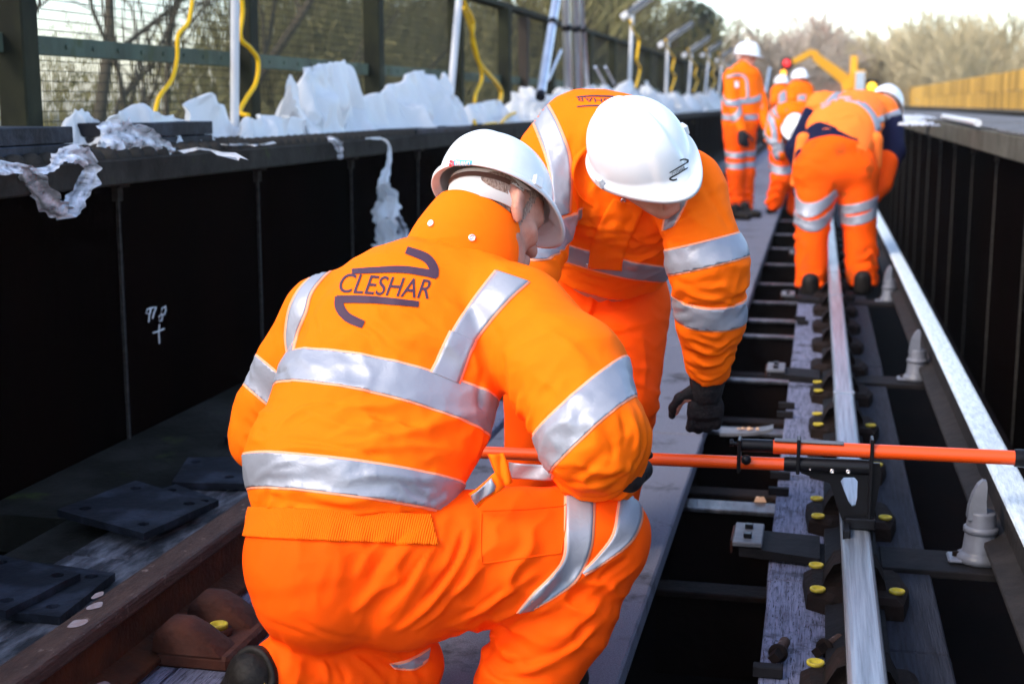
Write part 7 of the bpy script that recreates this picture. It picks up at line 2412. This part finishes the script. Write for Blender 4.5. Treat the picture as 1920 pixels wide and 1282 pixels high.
# ---------------------------------------------------------------- trees
def tree_mesh(name, seed, H, spread, bark, depth=5, twig_r=.010, lean=0.0, base_r=.16, fork=.28, n_child=(3, 4), up=.35):
    r = random.Random(seed)
    trunk, crown = MB(), MB()
    def limb(p, d, L, rad, lv):
        n = 3 if lv < 3 else 2
        pts = [p]; q = p.copy(); dd = d.copy()
        for i in range(n):
            dd = (dd + Vector((r.gauss(0, .16), r.gauss(0, .16), r.gauss(0, .10) + up * .12))).normalized()
            q = q + dd * (L / n); pts.append(q.copy())
        tip = max(rad * .62, twig_r)
        R = [rad + (tip - rad) * i / n for i in range(n + 1)]
        (trunk if lv < 1 else crown).tube(pts, R, 6 if lv < 2 else 3, cap=False)
        if lv >= depth:
            return
        k = r.randint(*n_child) if lv else r.randint(5, 7)
        for c in range(k):
            t = (fork + (1 - fork) * (c + r.random() * .8) / k)
            i = min(int(t * n), n - 1); u = t * n - i
            o = pts[i].lerp(pts[i + 1], min(u, 1))
            az = r.uniform(0, 2 * pi); tilt = r.uniform(.45, 1.0) * spread
            ax = dd.orthogonal().normalized(); ax.rotate(Matrix.Rotation(az, 3, dd))
            nd = (dd * cos(tilt) + ax * sin(tilt) + Vector((0, 0, up * .4))).normalized()
            limb(o, nd, L * r.uniform(.52, .75), max(rad * (.62 - .3 * t), twig_r), lv + 1)
        if lv:
            limb(pts[-1], dd, L * .6, tip, lv + 1)
    limb(Vector((0, 0, 0)), Vector((lean, 0, 1)).normalized(), H * .42, base_r, 0)
    return trunk.mesh('trunk', bark), crown.mesh('crown', bark)
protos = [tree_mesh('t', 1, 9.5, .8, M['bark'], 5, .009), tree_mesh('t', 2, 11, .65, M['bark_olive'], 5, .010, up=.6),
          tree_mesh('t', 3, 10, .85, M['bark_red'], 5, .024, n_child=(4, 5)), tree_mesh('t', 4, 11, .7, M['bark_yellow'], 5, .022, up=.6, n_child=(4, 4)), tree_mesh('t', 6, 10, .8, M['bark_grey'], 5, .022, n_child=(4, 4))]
TH = [max(v.co.z for v in q_[1].vertices) for q_ in protos]
def tree(kind, x, y, z, s, rz, label, group=None, sz=None):
    t = thing('bare_tree', label, 'tree', (x, y, z), rz, group)
    t.scale = (s, s, sz or s)
    link('trunk', protos[kind][0], t); link('crown', protos[kind][1], t)
    return t
def leafy(name, seed, rx, rz_, n, m, size, twigs=60, bark='bark'):
    """shrub or evergreen: leaf cards through an uneven volume on thin stems"""
    r = random.Random(seed)
    lobes = [(Vector((r.gauss(0, rx * .45), r.gauss(0, rx * .45), rz_ * r.uniform(.25, .85))), rx * r.uniform(.3, .6)) for _ in range(16)]
    leaf, stem = MB(), MB()
    for _ in range(n):
        c, R = r.choice(lobes)
        d = Vector((r.gauss(0, 1), r.gauss(0, 1), r.gauss(0, 1))).normalized() * R * (r.random() ** .4)
        p = c + d
        if p.z < .05: continue
        a = Vector((r.gauss(0, 1), r.gauss(0, 1), r.gauss(0, 1))).normalized() * size * r.uniform(.6, 1.3)
        b = a.orthogonal().normalized() * size * r.uniform(.25, .5)
        leaf.add([p - a, p + b, p + a, p - b], [(0, 1, 2, 3)])
    for _ in range(twigs):
        c, R = r.choice(lobes)
        q = c + Vector((r.gauss(0, .5), r.gauss(0, .5), r.uniform(.2, 1.1))) * R
        stem.tube([(r.gauss(0, .12), r.gauss(0, .12), 0), (q.x * .4, q.y * .4, q.z * .5), q], [.03, .018, .007], 4, cap=False)
    return stem.mesh('stems', M[bark]), leaf.mesh('foliage', M[m])
shr = [leafy('s', 3, 2.2, 6.2, 7000, 'leaf_olive', .055, 420, 'bark_olive'), leafy('s', 5, 2.0, 5.6, 5000, 'leaf_olive', .05, 520, 'bark_olive')]
SHT = [max(v.co.z for v in q_[1].vertices) for q_ in shr]
evg = leafy('e', 9, 3.2, 10.5, 16000, 'evergreen', .14, 60)
def shrub(kind, x, y, z, s, rz, label, group, sz=None):
    t = thing('shrub', label, 'shrub', (x, y, z), rz, group); t.scale = (s, s, sz or s)
    link('stems', shr[kind][0], t); link('foliage', shr[kind][1], t)
rt = random.Random(12)
# olive thicket behind the mesh fence
yy = 4.0; k = 0
while yy < 62:
    x = -6.2 - rt.uniform(0, 2.4) - (0.4 if k % 2 else 2.2)
    top = (1.55 if yy < 15.5 else 2.0 if yy < 19 else 3.0 if yy < 26 else 4.4) + rt.uniform(-.25, .3)
    hh = (top + 5) / SHT[k % 2]
    shrub(k % 2, x, yy, -5, rt.uniform(.95, 1.15), rt.uniform(0, 6), 'olive brown bush in the thicket behind the mesh fence', 'bushes behind the mesh fence', hh)
    yy += rt.uniform(1.3, 2.1); k += 1
# bare trees on the left
sparse = [tree_mesh('t', 11, 9.0, .75, M['bark'], 4, .008, n_child=(2, 3), base_r=.17), tree_mesh('t', 14, 9.5, .7, M['bark_olive'], 4, .008, n_child=(2, 3), base_r=.12)]
protos += sparse + [tree_mesh('t', 21, 11, .6, M['bark_yellow'], 5, .018, up=.6, n_child=(3, 3))]
TH = [max(v.co.z for v in q_[1].vertices) for q_ in protos]
for k, (px, D, top, kd) in enumerate(((285, 13.5, 5.6, 5), (425, 22, 4.6, 6), (545, 24, 5.2, 6), (640, 22, 5.2, 1), (700, 26, 6, 6), (760, 25, 6, 1), (830, 28, 6, 1), (900, 30, 7, 0), (960, 32, 7, 1), (1020, 34, 7, 1), (1080, 37, 7.5, 0), (1140, 40, 7.5, 1), (1200, 44, 7, 1))):
    p = at(px, 193, D)
    if k == 0: lb = 'bare tree with a thick trunk behind the mesh, between the first two posts'
    elif kd in (5, 6): lb = 'thin bare tree against the sky behind the near part of the mesh fence'
    else: lb = 'bare olive brown tree behind the far part of the mesh fence'
    tree(kd, p[0], p[1], -5, (top + 5) / TH[kd], rt.uniform(0, 6), lb, None if k == 0 else lb.replace('tree', 'trees'))
t = thing('evergreen_tree', 'dark evergreen tree above the lamp heads at the end of the left trees', 'tree', (-5.4, 44, -5)); t.scale = (.9, .9, 1.0)
link('stems', evg[0], t); link('foliage', evg[1], t)
t = thing('evergreen_tree', 'second dark evergreen just behind the first, above the lamps', 'tree', (-7.6, 47, -5), 1.2); t.scale = (1.0, 1.0, 1.1)
link('stems', evg[0], t); link('foliage', evg[1], t)
# trees straight ahead and to the right
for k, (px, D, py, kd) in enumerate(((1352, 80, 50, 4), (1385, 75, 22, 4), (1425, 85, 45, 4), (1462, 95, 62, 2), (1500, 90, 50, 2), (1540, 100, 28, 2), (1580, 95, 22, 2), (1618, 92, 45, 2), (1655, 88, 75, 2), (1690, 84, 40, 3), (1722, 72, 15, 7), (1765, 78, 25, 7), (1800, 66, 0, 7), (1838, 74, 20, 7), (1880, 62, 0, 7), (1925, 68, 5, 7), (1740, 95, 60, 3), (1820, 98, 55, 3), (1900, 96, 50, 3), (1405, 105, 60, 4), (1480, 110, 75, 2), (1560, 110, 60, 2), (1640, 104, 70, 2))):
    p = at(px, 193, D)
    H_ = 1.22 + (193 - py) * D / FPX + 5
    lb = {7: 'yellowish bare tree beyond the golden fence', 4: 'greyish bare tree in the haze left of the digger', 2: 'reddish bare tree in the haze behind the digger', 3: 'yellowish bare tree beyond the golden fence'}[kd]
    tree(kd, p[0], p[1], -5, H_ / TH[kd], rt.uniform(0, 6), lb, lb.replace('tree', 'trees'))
# far wood reading as one mass
wood = MB()
for k in range(70):
    x = rt.uniform(-70, 90); y = rt.uniform(115, 150); s = rt.uniform(.8, 1.15) * 1.0
    src = protos[(0, 2, 2, 3)[k % 4]][1]
wd_src = [tree_mesh('w', 31, 11, .8, M['bark_red'], 4, .05), tree_mesh('w', 32, 11.5, .7, M['bark'], 4, .05)]
vs_all, fs_all = [], []
for k in range(64):
    x = rt.uniform(-60, 80); y = rt.uniform(118, 165); s = rt.uniform(.75, 1.1); a = rt.uniform(0, 6)
    me = wd_src[k % 2][1]
    co = np.empty(len(me.vertices) * 3); me.vertices.foreach_get('co', co); co = co.reshape(-1, 3)
    R_ = np.array([[cos(a), -sin(a), 0], [sin(a), cos(a), 0], [0, 0, 1]])
    v = co @ R_.T * s + np.array([x, y, -5])
    li = np.empty(len(me.loops), int); me.loops.foreach_get('vertex_index', li)
    n0 = sum(len(q) for q in vs_all)
    vs_all.append(v); fs_all.append(li.reshape(-1, 4) + n0)
me = bpy.data.meshes.new('distant_wood'); me.from_pydata(np.concatenate(vs_all).tolist(), [], np.concatenate(fs_all).tolist()); me.materials.append(M['bark_red'])
o = link('distant_wood', me, None, 'stuff'); tag(o, 'hazy mass of bare trees closing the view', 'wood')

# ---------------------------------------------------------------- morning haze
hz = bpy.data.materials.new('haze'); hz.use_nodes = True
nt = hz.node_tree; nt.nodes.clear()
ou = nt.nodes.new('ShaderNodeOutputMaterial'); pv = nt.nodes.new('ShaderNodeVolumePrincipled')
pv.inputs['Color'].default_value = (.95, .93, .92, 1); pv.inputs['Density'].default_value = HAZE
pv.inputs['Anisotropy'].default_value = .2
nt.links.new(pv.outputs[0], ou.inputs['Volume'])
o = MB().box(-120, 140, -40, 190, -6, 14).build('haze', hz, None, 'stuff')
